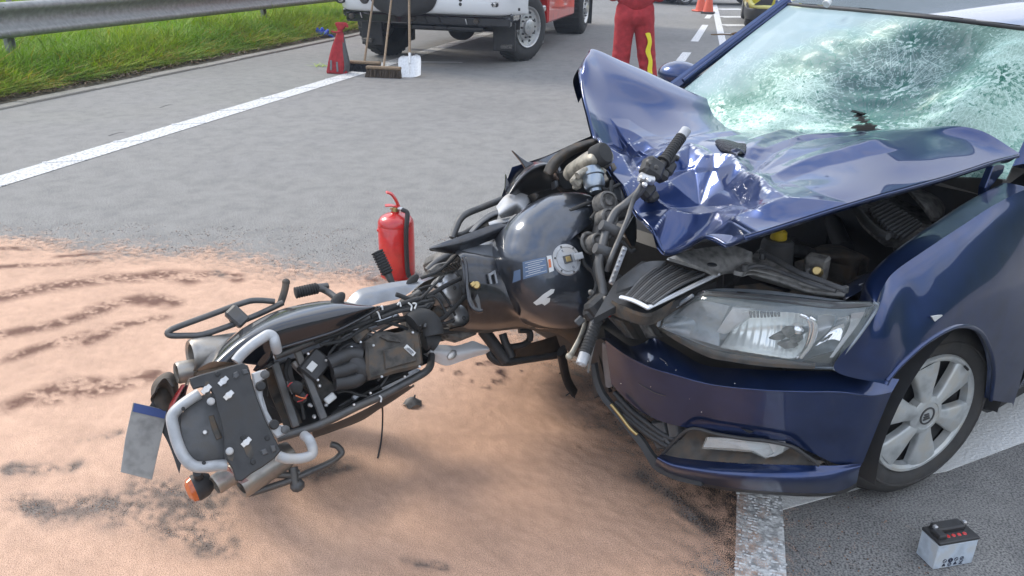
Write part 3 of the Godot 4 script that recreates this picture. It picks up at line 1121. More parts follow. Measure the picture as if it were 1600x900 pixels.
func crack_texture() -> ImageTexture:
	# laminated glass struck in several places: straight rays, rings broken from ray to ray, and crushed milky zones
	var w := 1280
	var h := 640
	var a := PackedFloat32Array()
	a.resize(w * h)
	a.fill(0.0)
	var rng := RandomNumberGenerator.new()
	rng.seed = 31
	var size := Vector2(w, h)
	# [centre, rays, reach, rings]
	for hit in [[Vector2(0.64, 0.66), 64, 0.42, 15], [Vector2(0.27, 0.80), 46, 0.26, 12], [Vector2(0.90, 0.40), 70, 0.3, 18], [Vector2(0.55, 0.12), 44, 0.26, 9], [Vector2(0.62, 0.36), 60, 0.26, 16], [Vector2(0.44, 0.55), 34, 0.24, 9], [Vector2(0.82, 0.88), 40, 0.2, 10]]:
		var angs := []
		for k in hit[1]:
			angs.append(TAU * (k + rng.randf_range(-0.35, 0.35)) / hit[1])
		for k in hit[1]:
			var d := Vector2(cos(angs[k]), sin(angs[k])) * w
			var p: Vector2 = hit[0] * size
			var reach: float = hit[2] * rng.randf_range(0.35, 1.0)
			var at := 0.0
			while at < reach:
				var nx := at + rng.randf_range(0.02, 0.07)
				var q: Vector2 = hit[0] * size + d.rotated(rng.randf_range(-0.03, 0.03)) * nx
				crack_line(a, w, h, p, q, rng.randf_range(0.35, 0.95) * (1.0 - 0.5 * at / reach), k % 3 == 0)
				p = q
				at = nx
			for r in hit[3]:
				if rng.randf() < 0.4:
					continue
				var r0: float = hit[2] * pow((r + rng.randf_range(0.1, 0.9)) / hit[3], 1.4)
				var r1: float = r0 * rng.randf_range(0.94, 1.06)
				var e := Vector2(cos(angs[(k + 1) % angs.size()]), sin(angs[(k + 1) % angs.size()])) * w
				crack_line(a, w, h, hit[0] * size + d * r0, hit[0] * size + e * r1, rng.randf_range(0.3, 0.9), rng.randf() < 0.25)
	for k in 2600:
		var p := Vector2(rng.randf_range(0.16, 1.0) * w, rng.randf() * h)
		var g := rng.randf() * TAU
		crack_line(a, w, h, p, p + Vector2(cos(g), sin(g)) * rng.randf_range(6.0, 34.0), rng.randf_range(0.2, 0.7), false)
	var big := noise(2.2, 33, 3)
	var fine := noise(30.0, 34, 3)
	var dense := noise(46.0, 37, 1, FastNoiseLite.TYPE_CELLULAR)
	dense.cellular_return_type = FastNoiseLite.RETURN_DISTANCE2_SUB
	var im := Image.create(w, h, false, Image.FORMAT_RGBA8)
	for y in h:
		var v := float(y) / h
		for x in w:
			var u := float(x) / w
			var n := big.get_noise_2d(u * 2.0, v)
			var f := fine.get_noise_2d(u * 2.0, v)
			# milky where crushed: low down, and all of the driver's side; thin where a whole pane sagged inwards
			var crushed := smoothstep(0.35, 0.85, v + 0.3 * n) * smoothstep(0.98, 0.5, u)
			crushed = maxf(crushed, smoothstep(0.72, 0.82, u + 0.06 * n + 0.12 * (v - 0.4)))
			var hole := smoothstep(1.25, 0.55, Vector2((u - 0.585) / 0.16, (v - 0.34) / 0.34).length() + 0.4 * n) * smoothstep(0.84, 0.74, u)
			var whole := smoothstep(0.34, 0.16, u + 0.22 * (v - 0.3) + 0.06 * n - 0.16 * (1.0 - v))
			var milk := lerpf(0.66, 0.88, crushed)
			milk = lerpf(milk, 0.74, hole)
			milk = lerpf(milk, 0.5, whole)
			milk += 0.06 * f * (1.0 - whole)
			var cell := smoothstep(0.25, 0.04, dense.get_noise_2d(u * 2.0, v) + 1.0) * crushed * 0.25
			var line := clampf(a[y * w + x] * (1.0 - 0.9 * whole) + cell, 0.0, 1.0)
			var g := Color(0.4, 0.56, 0.5).lerp(Color(0.7, 0.83, 0.77), clampf(milk + 0.15 * n, 0.0, 1.0))
			g = g.lerp(Color(0.44, 0.54, 0.54), hole * 0.8)
			g = g.lerp(Color(0.68, 0.79, 0.82), whole)
			# between the bright lines a few deep green ones, seen edge-on
			g = g.lerp(Color(0.9, 0.97, 0.94) if n + f > -0.1 else Color(0.1, 0.38, 0.31), line)
			im.set_pixel(x, y, Color(g.r, g.g, g.b, clampf(milk + line * 0.6, 0.0, 0.97)))
	return ImageTexture.create_from_image(im)


const PAINT := Color(0.013, 0.034, 0.122)


func mirrored(rows: Array) -> Array:
	var out := []
	for r in rows:
		var q := []
		for p in r:
			q.append(Vector3(p.x, p.y, -p.z))
		q.reverse()
		out.append(q)
	return out


func wheel_arch(front: float, back: float, r: float, cx: float, z: float, n := 9) -> Array:
	var out := []
	for i in n:
		var w := lerpf(front, back, float(i) / (n - 1))
		out.append(Vector3(cx + cos(w) * r, 0.305 + sin(w) * r, z))
	return out


func make_wheel(parent: Node3D, at: Vector3, steer: float, mirror := false) -> void:
	var root := Node3D.new()
	var n := "wheel"
	var k := 0
	while parent.has_node(NodePath(n)):
		k += 1
		n = "wheel_%03d" % k
	root.name = n
	parent.add_child(root, true)
	# the wheel's own frame: y axis points outward along the axle
	var out := Vector3(0, 0, 1.0 if mirror else -1.0)
	var b := Basis(Vector3(1, 0, 0), out, Vector3(1, 0, 0).cross(out))
	root.transform = Transform3D(Basis(Vector3.UP, steer) * b, at)
	var st := mb()
	var id := Transform3D.IDENTITY
	lathe(st, [Vector2(0.196, -0.16), Vector2(0.215, -0.178), Vector2(0.265, -0.176), Vector2(0.29, -0.15), Vector2(0.3, -0.11), Vector2(0.302, -0.07), Vector2(0.3, -0.035), Vector2(0.287, 0.0), Vector2(0.262, 0.02), Vector2(0.235, 0.026), Vector2(0.212, 0.018), Vector2(0.2, 0.008), Vector2(0.19, -0.02)], id, 72)
	# tread grooves as raised bands between them
	for q in [-0.135, -0.095, -0.05]:
		lathe(st, [Vector2(0.3, q - 0.012), Vector2(0.3045, q - 0.009), Vector2(0.3045, q + 0.016), Vector2(0.3, q + 0.019)], id, 72)
	lathe(st, [Vector2(0.243, 0.0245), Vector2(0.245, 0.0275), Vector2(0.249, 0.0275), Vector2(0.251, 0.0235)], id, 72)
	obj("tyre", st, M.tyre_rubber, root)
	st = mb()
	lathe(st, [Vector2(0.2, -0.155), Vector2(0.185, -0.14), Vector2(0.18, -0.02), Vector2(0.15, -0.032), Vector2(0.06, -0.03), Vector2(0.0, -0.03)], id, 48)
	for j in 10:
		var w := TAU * j / 10
		rod(st, Vector3(cos(w) * 0.13, -0.04, sin(w) * 0.13), Vector3(cos(w) * 0.13, -0.024, sin(w) * 0.13), 0.014, 0.01, 10)
	for j in 5:
		var w := TAU * j / 5 + 0.3
		rod(st, Vector3(cos(w) * 0.05, -0.04, sin(w) * 0.05), Vector3(cos(w) * 0.05, -0.01, sin(w) * 0.05), 0.012, 0.01, 6)
	obj("rim", st, M.black_plastic, root)
	# the six-spoked wheel cover
	st = mb()
	lathe(st, [Vector2(0.2, 0.0), Vector2(0.203, 0.012), Vector2(0.199, 0.019), Vector2(0.19, 0.019), Vector2(0.181, 0.012), Vector2(0.178, -0.012)], id, 72)
	for j in 6:
		var w := TAU * j / 6 + 0.28
		var rows := []
		for q in [[0.05, 0.024, 0.019], [0.08, 0.027, 0.019], [0.115, 0.037, 0.019], [0.15, 0.048, 0.018], [0.186, 0.058, 0.014]]:
			var r := []
			for e in [[-1.0, -0.024], [-0.98, -0.006], [-0.8, 0.002], [-0.1, 0.006], [0.35, 0.004], [0.85, -0.001], [0.98, -0.008], [1.0, -0.024]]:
				# each spoke fans out and leans a little one way
				var ww: float = w + (e[0] * q[1] + 0.03 * (q[0] - 0.05)) / q[0]
				r.append(Vector3(cos(ww) * q[0], q[2] + e[1], sin(ww) * q[0]))
			rows.append(r)
		surf(st, rows, 21, 10)
	lathe(st, [Vector2(0.066, -0.01), Vector2(0.064, 0.018), Vector2(0.055, 0.024), Vector2(0.046, 0.0245), Vector2(0.045, 0.022), Vector2(0.0, 0.0215)], id, 40)
	obj("wheel_cover", st, M.hubcap, root)
	# centre badge: a ringed winged arrow
	st = mb()
	lathe(st, [Vector2(0.03, 0.0215), Vector2(0.03, 0.0245), Vector2(0.025, 0.025), Vector2(0.025, 0.0215)], id, 32)
	for f in 3:
		var y := 0.0235
		plate(st, [Vector3(-0.016 + 0.004 * f, y, -0.012 + f * 0.008), Vector3(0.012, y, -0.016 + f * 0.009), Vector3(0.016, y, -0.010 + f * 0.009), Vector3(-0.012 + 0.004 * f, y, -0.007 + f * 0.008)], Vector3(0, -0.004, 0))
	obj("badge", st, M.dark_steel, root)
	st = mb()
	lathe(st, [Vector2(0.0, -0.06), Vector2(0.125, -0.06), Vector2(0.125, -0.075), Vector2(0.0, -0.075)], id, 40)
	obj("brake_disc", st, M.dark_steel, root)
	st = mb()
	rbox(st, Transform3D(Basis.IDENTITY, Vector3(0.09, -0.065, 0.06)), Vector3(0.1, 0.08, 0.1), 0.02)
	obj("brake_caliper", st, M.dark_steel, root)
	st = mb()
	rod(st, Vector3(-0.12, 0.01, 0.148), Vector3(-0.115, 0.035, 0.142), 0.004, 0.004, 8)
	obj("valve", st, M.rubber, root)


func make_bumper(car: Node3D) -> void:
	var a := [V(0.704,0.494,-0.072),V(0.703,0.486,-0.138),V(0.7,0.482,-0.196),V(0.698,0.513,-0.243),V(0.693,0.543,-0.282),V(0.685,0.539,-0.356),V(0.665,0.523,-0.455),V(0.632,0.55,-0.562),V(0.587,0.575,-0.66),V(0.521,0.593,-0.747),V(0.449,0.588,-0.805),V(0.352,0.564,-0.846)]
	var b := [V(0.833,0.545,-0.223),V(0.829,0.533,-0.286),V(0.821,0.526,-0.346),V(0.811,0.527,-0.402),V(0.797,0.535,-0.466),V(0.78,0.538,-0.526),V(0.757,0.544,-0.588),V(0.708,0.561,-0.681),V(0.645,0.573,-0.759),V(0.573,0.574,-0.812),V(0.482,0.552,-0.847),V(0.403,0.541,-0.858)]
	var c := [V(0.806,0.464,-0.213),V(0.802,0.446,-0.266),V(0.796,0.427,-0.325),V(0.787,0.424,-0.384),V(0.776,0.425,-0.438),V(0.754,0.434,-0.517),V(0.733,0.443,-0.582),V(0.683,0.458,-0.678),V(0.617,0.464,-0.759),V(0.541,0.457,-0.814),V(0.473,0.448,-0.841),V(0.421,0.459,-0.853)]
	var d := [V(0.785,0.385,-0.21),V(0.78,0.36,-0.27),V(0.773,0.345,-0.329),V(0.765,0.343,-0.383),V(0.755,0.35,-0.438),V(0.737,0.364,-0.505),V(0.713,0.379,-0.574),V(0.671,0.395,-0.66),V(0.628,0.4,-0.723),V(0.577,0.377,-0.774),V(0.512,0.34,-0.818),V(0.441,0.334,-0.844)]
	var st := mb()
	surf(st, [a, b.map(func(p): return p + Vector3(-0.002, 0.004, 0)), b, c, d], 66, 40)
	var inner := mb()
	obj("bumper", st, M.blue_paint, car)
	for q in [V(0.807,0.475,-0.307), V(0.806,0.511,-0.321), V(0.789,0.55,-0.423), V(0.782,0.542,-0.456), V(0.797,0.46,-0.383), V(0.757,0.444,-0.54), V(0.729,0.558,-0.613), V(0.799,0.534,-0.365), V(0.81,0.477,-0.284), V(0.768,0.471,-0.503), V(0.81,0.424,-0.277), V(0.695,0.495,-0.672), V(0.794,0.528,-0.396)]:
		st = mb()
		ball(st, q, Vector3(0.001, 0.0014, 0.0018), Basis(Vector3.UP, q.z * 9.0), 7, 4)
		obj("paint_chip", st, M.label_white, car)
	for q in [[V(0.813,0.486,-0.248),V(0.81,0.478,-0.283),V(0.808,0.48,-0.301)], [V(0.802,0.452,-0.341),V(0.794,0.446,-0.394),V(0.786,0.45,-0.432)], [V(0.683,0.513,-0.689),V(0.658,0.517,-0.725),V(0.638,0.522,-0.746)], [V(0.793,0.559,-0.403),V(0.79,0.554,-0.423),V(0.788,0.545,-0.429)]]:
		st = mb()
		tube(st, q, 0.0011, 5)
		obj("scratch", st, M.grey_plastic, car)
	# lower lip
	var e := [V(0.774,0.254,-0.43),V(0.764,0.261,-0.47),V(0.74,0.285,-0.547),V(0.705,0.311,-0.631),V(0.658,0.334,-0.709),V(0.607,0.344,-0.764),V(0.567,0.345,-0.795),V(0.52,0.343,-0.822),V(0.449,0.337,-0.847)]
	var f := [V(0.816,0.264,-0.451),V(0.803,0.262,-0.502),V(0.775,0.278,-0.58),V(0.74,0.295,-0.653),V(0.684,0.312,-0.733),V(0.616,0.32,-0.795),V(0.558,0.321,-0.826),V(0.516,0.326,-0.841),V(0.468,0.333,-0.853)]
	var g := [V(0.758,0.183,-0.392),V(0.746,0.179,-0.452),V(0.72,0.197,-0.542),V(0.687,0.214,-0.62),V(0.634,0.235,-0.708),V(0.571,0.245,-0.775),V(0.518,0.247,-0.812),V(0.474,0.255,-0.832),V(0.446,0.271,-0.842)]
	st = mb()
	surf(st, [e, f, g], 48, 14)
	obj("bumper_lip", st, M.blue_paint, car)
	# underside lip in black plastic
	var h := [V(0.704,0.127,-0.328),V(0.691,0.121,-0.406),V(0.668,0.142,-0.502),V(0.638,0.162,-0.586),V(0.588,0.188,-0.68),V(0.53,0.203,-0.753),V(0.481,0.21,-0.794),V(0.442,0.22,-0.817),V(0.416,0.237,-0.829)]
	st = mb()
	surf(st, [g, h], 48, 3)
	obj("splitter", st, M.black_plastic, car)
	# the fog lamp bay
	var top := [V(0.749,0.365,-0.498),V(0.723,0.381,-0.572),V(0.694,0.392,-0.639),V(0.662,0.401,-0.691),V(0.624,0.399,-0.739),V(0.597,0.377,-0.765),V(0.565,0.346,-0.791)]
	var low := [V(0.773,0.252,-0.431),V(0.764,0.261,-0.47),V(0.74,0.285,-0.547),V(0.705,0.312,-0.63),V(0.661,0.332,-0.702),V(0.618,0.344,-0.754),V(0.568,0.346,-0.794)]
	var mid := []
	for i in 7:
		mid.append((top[i] + low[i]) / 2 - Vector3(0.045 if i in [2, 3, 4] else 0.025, 0, 0))
	st = mb()
	surf(st, [top, mid, low], 36, 10)
	obj("fog_lamp_bay", st, M.dusty_plastic, car)
	st = mb()
	tube(st, [V(0.785,0.265,-0.443),V(0.766,0.376,-0.512),V(0.74,0.392,-0.586),V(0.709,0.402,-0.65),V(0.676,0.41,-0.701),V(0.637,0.405,-0.748),V(0.61,0.384,-0.773),V(0.577,0.353,-0.799)], 0.0055, 8)
	obj("fog_lamp_trim", st, M.black_plastic, car)
	var fog := Node3D.new()
	fog.name = "fog_lamp"
	car.add_child(fog)
	st = mb()
	plate(st, [V(0.73,0.356,-0.548),V(0.722,0.366,-0.573),V(0.698,0.381,-0.624),V(0.668,0.395,-0.677),V(0.638,0.401,-0.72),V(0.633,0.392,-0.726),V(0.634,0.372,-0.723),V(0.648,0.353,-0.708),V(0.66,0.345,-0.689),V(0.679,0.357,-0.662),V(0.704,0.346,-0.614),V(0.734,0.322,-0.541)], Vector3(-0.03, 0, 0), 0.004)
	obj("reflector", st, M.white_silver, fog)
	st = mb()
	plate(st, [V(0.665,0.401,-0.694),V(0.643,0.406,-0.724),V(0.639,0.393,-0.728),V(0.641,0.376,-0.726),V(0.653,0.358,-0.713),V(0.664,0.353,-0.697),V(0.654,0.371,-0.709)], Vector3(-0.012, 0, 0), 0.003)
	obj("side_lens", st, M.silver, fog)
	st = mb()
	plate(st, [V(0.739,0.363,-0.552),V(0.698,0.391,-0.643),V(0.642,0.407,-0.726),V(0.638,0.396,-0.733),V(0.641,0.373,-0.728),V(0.665,0.349,-0.698),V(0.686,0.359,-0.666),V(0.742,0.323,-0.544)], Vector3(-0.004, 0, 0))
	obj("lens", st, M.clear_pane, fog)
	# torn opening under the bumper skin: grille bars, brackets and the bent beam
	st = mb()
	var t0 := [V(0.749,0.492,-0.078),V(0.748,0.378,-0.13),V(0.746,0.338,-0.181),V(0.741,0.309,-0.266),V(0.73,0.3,-0.347),V(0.718,0.311,-0.419),V(0.708,0.315,-0.467)]
	var t1 := [V(0.619,0.244,0.052),V(0.62,0.206,-0.015),V(0.619,0.167,-0.079),V(0.617,0.143,-0.166),V(0.613,0.132,-0.234),V(0.607,0.13,-0.295),V(0.604,0.137,-0.331)]
	surf(st, [t0, t1], 24, 6)
	obj("torn_grille_back", st, M.black_plastic, car)
	for q in [[V(0.765,0.345,-0.206),V(0.76,0.318,-0.272),V(0.753,0.304,-0.331),V(0.742,0.29,-0.397),V(0.73,0.29,-0.457)], [V(0.769,0.322,-0.222),V(0.762,0.297,-0.291),V(0.755,0.284,-0.349),V(0.744,0.276,-0.413)], [V(0.77,0.295,-0.26),V(0.764,0.278,-0.327),V(0.754,0.268,-0.387),V(0.746,0.265,-0.429)]]:
		st = mb()
		tube(st, q, 0.009, 8)
		obj("grille_bar", st, M.black_plastic, car)
	for q in [[V(0.752,0.297,-0.337),V(0.743,0.329,-0.393),V(0.741,0.295,-0.408),V(0.749,0.258,-0.352)], [V(0.745,0.346,-0.405),V(0.738,0.351,-0.439),V(0.736,0.306,-0.449),V(0.742,0.289,-0.424)], [V(0.757,0.263,-0.366),V(0.749,0.292,-0.416),V(0.744,0.262,-0.439),V(0.754,0.239,-0.391)]]:
		st = mb()
		plate(st, q, Vector3(-0.03, 0, 0), 0.004)
		obj("grille_bracket", st, M.grey_plastic, car)
	st = mb()
	thick(st, [[V(0.798,0.418,-0.128),V(0.797,0.358,-0.146),V(0.796,0.32,-0.182),V(0.793,0.293,-0.242),V(0.786,0.261,-0.299),V(0.781,0.235,-0.344),V(0.776,0.204,-0.378),V(0.771,0.182,-0.405),V(0.756,0.181,-0.473),V(0.731,0.196,-0.552)], [V(0.788,0.421,-0.133),V(0.787,0.367,-0.154),V(0.785,0.33,-0.189),V(0.782,0.306,-0.248),V(0.775,0.276,-0.307),V(0.77,0.25,-0.351),V(0.765,0.222,-0.384),V(0.759,0.21,-0.414),V(0.746,0.207,-0.472),V(0.724,0.207,-0.544)]], 40, 4, Vector3(-0.012, 0, 0))
	obj("bent_lower_beam", st, M.black_plastic, car)
	st = mb()
	tube(st, [V(0.807,0.334,-0.24),V(0.803,0.312,-0.281),V(0.8,0.291,-0.319),V(0.795,0.28,-0.347)], 0.0055, 8)
	obj("copper_strip", st, M.brass, car)
	st = mb()
	thick(st, [[V(0.796,0.508,-0.17),V(0.795,0.51,-0.199),V(0.795,0.498,-0.208)], [V(0.787,0.438,-0.169),V(0.786,0.427,-0.19),V(0.785,0.424,-0.207)], [V(0.786,0.364,-0.188),V(0.785,0.365,-0.201),V(0.784,0.375,-0.213)]], 6, 10, Vector3(-0.006, 0, 0))
	obj("split_grille_edge", st, M.silver_paint, car)
	st = mb()
	thick(st, [[V(0.759,0.469,-0.092),V(0.759,0.491,-0.118),V(0.758,0.491,-0.145)], [V(0.739,0.356,-0.064),V(0.738,0.361,-0.099),V(0.738,0.366,-0.134)], [V(0.738,0.256,-0.087),V(0.738,0.294,-0.119),V(0.737,0.31,-0.153)]], 8, 10, Vector3(-0.02, 0, 0))
	obj("torn_bumper_foam", st, M.black_plastic, car)
	# debris between bumper top and grille: broken brackets
	for q in [[[V(0.777,0.594,-0.164),V(0.774,0.594,-0.22),V(0.769,0.556,-0.269),V(0.773,0.548,-0.242)], M.dusty_plastic], [[V(0.738,0.609,-0.138),V(0.732,0.652,-0.232),V(0.727,0.631,-0.291),V(0.723,0.594,-0.322),V(0.728,0.56,-0.282),V(0.733,0.597,-0.226)], M.dusty_plastic], [[V(0.76,0.617,-0.259),V(0.757,0.621,-0.299),V(0.752,0.587,-0.337),V(0.756,0.569,-0.304)], M.engine_grey], [[V(0.729,0.557,-0.098),V(0.727,0.588,-0.142),V(0.726,0.567,-0.183),V(0.727,0.531,-0.161)], M.grey_plastic]]:
		st = mb()
		plate(st, q[0], Vector3(-0.035, -0.01, 0), 0.006)
		obj("broken_bracket", st, q[1], car)
	st = mb()
	tube(st, [V(0.786,0.611,-0.166),V(0.786,0.603,-0.172),V(0.786,0.603,-0.182)], 0.008, 8)
	obj("red_clip", st, M.red_lens, car)


func make_headlight(car: Node3D) -> void:
	var lamp := Node3D.new()
	lamp.name = "headlight"
	car.add_child(lamp)
	# outline rows from the top edge to the bottom edge
	var top := [V(0.706,0.62,-0.312),V(0.699,0.677,-0.361),V(0.687,0.741,-0.424),V(0.676,0.758,-0.474),V(0.646,0.777,-0.565),V(0.603,0.789,-0.655),V(0.549,0.793,-0.733),V(0.511,0.797,-0.77),V(0.474,0.798,-0.8)]
	var up := [V(0.746,0.628,-0.342),V(0.738,0.68,-0.395),V(0.725,0.738,-0.454),V(0.711,0.754,-0.506),V(0.679,0.77,-0.593),V(0.634,0.779,-0.68),V(0.575,0.781,-0.753),V(0.534,0.782,-0.789),V(0.49,0.795,-0.816)]
	var mid := [V(0.769,0.635,-0.362),V(0.755,0.664,-0.435),V(0.739,0.691,-0.496),V(0.718,0.705,-0.563),V(0.688,0.715,-0.63),V(0.649,0.727,-0.696),V(0.602,0.728,-0.751),V(0.559,0.728,-0.789),V(0.522,0.74,-0.811)]
	var low := [V(0.769,0.63,-0.361),V(0.752,0.629,-0.448),V(0.737,0.62,-0.505),V(0.713,0.628,-0.571),V(0.683,0.637,-0.639),V(0.642,0.647,-0.705),V(0.607,0.651,-0.746),V(0.572,0.652,-0.777),V(0.548,0.683,-0.796)]
	var bot := [V(0.75,0.616,-0.346),V(0.744,0.611,-0.389),V(0.732,0.599,-0.446),V(0.717,0.585,-0.503),V(0.697,0.591,-0.563),V(0.666,0.6,-0.632),V(0.634,0.609,-0.686),V(0.592,0.618,-0.741),V(0.555,0.621,-0.776)]
	var st := mb()
	var back := []
	for r in [top, up, mid, low, bot]:
		var q := []
		for p in r:
			q.append(p)
		back.append(q)
	for j in [1, 2, 3]:
		for i in back[j].size():
			var deep: float = 0.13 * sin(PI * (i + 0.6) / (back[j].size() + 0.2))
			back[j][i] += Vector3(-deep, -deep * 0.1, deep * 0.25)
	for j in [0, 4]:
		for i in back[j].size():
			back[j][i] += Vector3(-0.012, 0, 0)
	surf(st, back, 40, 16)
	obj("housing", st, M.satin_lamp, lamp)
	# inner satin panel and pale divider
	st = mb()
	thick(st, [[V(0.712,0.614,-0.332),V(0.705,0.668,-0.38),V(0.695,0.72,-0.434),V(0.673,0.732,-0.52)], [V(0.704,0.597,-0.32),V(0.696,0.625,-0.377),V(0.686,0.649,-0.431),V(0.67,0.659,-0.496)], [V(0.719,0.601,-0.359),V(0.709,0.607,-0.416),V(0.697,0.611,-0.469),V(0.686,0.613,-0.511)]], 16, 10, Vector3(-0.006, 0, 0))
	obj("inner_panel", st, M.satin_lamp, lamp)
	st = mb()
	plate(st, [V(0.674,0.732,-0.529),V(0.66,0.74,-0.572),V(0.655,0.728,-0.581),V(0.663,0.699,-0.56),V(0.673,0.662,-0.531),V(0.678,0.647,-0.516),V(0.685,0.646,-0.494)], Vector3(-0.02, 0, 0), 0.004)
	obj("divider", st, M.white_silver, lamp)
	# main reflector: a ribbed bright bowl with its bulb
	var r0 := [V(0.669,0.73,-0.56),V(0.659,0.739,-0.582),V(0.643,0.748,-0.619),V(0.625,0.754,-0.653),V(0.605,0.758,-0.686),V(0.594,0.753,-0.703)]
	var r1 := [V(0.632,0.669,-0.517),V(0.62,0.688,-0.553),V(0.605,0.703,-0.596),V(0.586,0.712,-0.631),V(0.569,0.718,-0.662),V(0.555,0.714,-0.687)]
	var r2 := [V(0.629,0.632,-0.498),V(0.613,0.652,-0.547),V(0.595,0.672,-0.594),V(0.578,0.682,-0.63),V(0.562,0.684,-0.658),V(0.545,0.682,-0.686)]
	var r3 := [V(0.657,0.61,-0.503),V(0.638,0.622,-0.562),V(0.618,0.631,-0.608),V(0.598,0.638,-0.648),V(0.584,0.645,-0.672),V(0.566,0.665,-0.699)]
	var r4 := [V(0.692,0.616,-0.522),V(0.671,0.623,-0.579),V(0.65,0.627,-0.624),V(0.631,0.63,-0.66),V(0.61,0.634,-0.693),V(0.595,0.656,-0.712)]
	st = mb()
	var bowl := lattice([r0, r1, r2, r3, r4], 44, 22)
	for r in bowl:
		for i in r.size():
			r[i] += Vector3(0.006 * absf(sin(i * 0.9)), 0, 0)
	sheet(st, bowl)
	obj("reflector", st, M.bright_reflector, lamp)
	for k in 9:
		st = mb()
		var x := 690.0 + k * 21.0
		rod(st, FLUTES[k][0], FLUTES[k][1], 0.004, 0.003, 8)
		obj("reflector_flute", st, M.dark_steel, lamp)
	st = mb()
	var bulb := V(0.583,0.7,-0.673)
	ball(st, bulb, Vector3(0.018, 0.02, 0.02))
	rod(st, bulb - Vector3(0.05, 0, 0), bulb, 0.016)
	obj("bulb", st, M.chrome, lamp)
	st = mb()
	tube(st, [V(0.608,0.756,-0.689),V(0.596,0.748,-0.705),V(0.589,0.723,-0.714),V(0.589,0.692,-0.715),V(0.593,0.659,-0.71),V(0.602,0.634,-0.699)], 0.006, 8)
	tube(st, [V(0.606,0.757,-0.713),V(0.596,0.746,-0.724),V(0.594,0.717,-0.729),V(0.597,0.679,-0.724),V(0.606,0.643,-0.711)], 0.008, 8)
	obj("reflector_rim", st, M.chrome, lamp)
	for q in [[V(0.635,0.67,-0.625),V(0.627,0.687,-0.642),V(0.618,0.69,-0.659),V(0.619,0.67,-0.654),V(0.629,0.665,-0.637)], [V(0.625,0.703,-0.652),V(0.615,0.709,-0.671),V(0.608,0.696,-0.68),V(0.613,0.68,-0.672),V(0.62,0.685,-0.662)], [V(0.614,0.685,-0.672),V(0.602,0.691,-0.689),V(0.6,0.676,-0.693),V(0.608,0.666,-0.681)], [V(0.632,0.663,-0.65),V(0.617,0.677,-0.676),V(0.608,0.658,-0.687),V(0.621,0.651,-0.669)]]:
		st = mb()
		plate(st, q, Vector3(-0.02, 0.005, 0), 0.004)
		obj("reflector_facet", st, M.engine_grey, lamp)
	# outer turn signal bowl and slivers
	st = mb()
	surf(st, [[V(0.592,0.763,-0.728),V(0.578,0.77,-0.744),V(0.564,0.768,-0.76)], [V(0.557,0.713,-0.71),V(0.547,0.72,-0.723),V(0.535,0.727,-0.738)], [V(0.585,0.686,-0.726),V(0.579,0.692,-0.732),V(0.569,0.712,-0.744)]], 10, 10)
	obj("turn_reflector", st, M.silver, lamp)
	st = mb()
	thick(st, [[V(0.565,0.767,-0.768),V(0.551,0.772,-0.779),V(0.543,0.772,-0.785)], [V(0.562,0.722,-0.751),V(0.544,0.737,-0.768),V(0.528,0.734,-0.781)], [V(0.595,0.683,-0.738),V(0.572,0.706,-0.762),V(0.553,0.703,-0.777)]], 10, 10, Vector3(-0.005, 0, 0))
	obj("outer_reflector", st, M.chrome, lamp)
	st = mb()
	thick(st, [[V(0.551,0.783,-0.791),V(0.525,0.787,-0.808)], [V(0.542,0.735,-0.785),V(0.527,0.744,-0.796)], [V(0.576,0.66,-0.771),V(0.571,0.661,-0.776)]], 6, 12, Vector3(-0.004, 0, 0))
	obj("light_guide", st, M.white_silver, lamp)
	st = mb()
	plate(st, [V(0.604,0.631,-0.714),V(0.589,0.649,-0.733),V(0.558,0.668,-0.764),V(0.543,0.687,-0.778),V(0.553,0.625,-0.769),V(0.586,0.622,-0.736)], Vector3(-0.01, 0, 0), 0.003)
	obj("lower_bezel", st, M.black_plastic, lamp)
	# bezel along the bottom edge and the upper rim
	st = mb()
	thick(st, [[V(0.754,0.617,-0.357),V(0.744,0.617,-0.418),V(0.721,0.611,-0.503),V(0.702,0.616,-0.564),V(0.672,0.625,-0.632),V(0.631,0.632,-0.699),V(0.597,0.635,-0.742)], [V(0.759,0.618,-0.36),V(0.747,0.604,-0.423),V(0.725,0.59,-0.509),V(0.705,0.597,-0.569),V(0.674,0.606,-0.637),V(0.632,0.616,-0.704),V(0.598,0.622,-0.745)]], 30, 4, Vector3(-0.01, 0, 0))
	obj("lower_rim", st, M.dusty_plastic, lamp)
	st = mb()
	thick(st, [[V(0.696,0.682,-0.37),V(0.687,0.74,-0.424),V(0.676,0.758,-0.474),V(0.646,0.777,-0.565),V(0.603,0.789,-0.655),V(0.549,0.793,-0.733),V(0.474,0.798,-0.8)], [V(0.73,0.689,-0.395),V(0.719,0.744,-0.451),V(0.706,0.76,-0.501),V(0.675,0.776,-0.589),V(0.629,0.785,-0.675),V(0.571,0.787,-0.75),V(0.489,0.798,-0.813)]], 30, 4, Vector3(-0.01, -0.004, 0))
	obj("upper_rim", st, M.grey_plastic, lamp)
	st = mb()
	surf(st, [top, up, mid, low, bot], 40, 18)
	obj("lens", st, M.clear_pane, lamp)
	st = mb()
	tube(st, [V(0.508,0.813,-0.819),V(0.499,0.801,-0.824),V(0.509,0.768,-0.819),V(0.532,0.714,-0.806),V(0.55,0.674,-0.794),V(0.565,0.627,-0.783)], 0.004, 6)
	obj("lens_edge", st, M.satin_lamp, lamp)
	st = mb()
	tube(st, [V(0.769,0.635,-0.362),V(0.767,0.662,-0.371),V(0.759,0.718,-0.419),V(0.749,0.757,-0.457)], 0.005, 6)
	obj("lens_edge", st, M.satin_lamp, lamp)


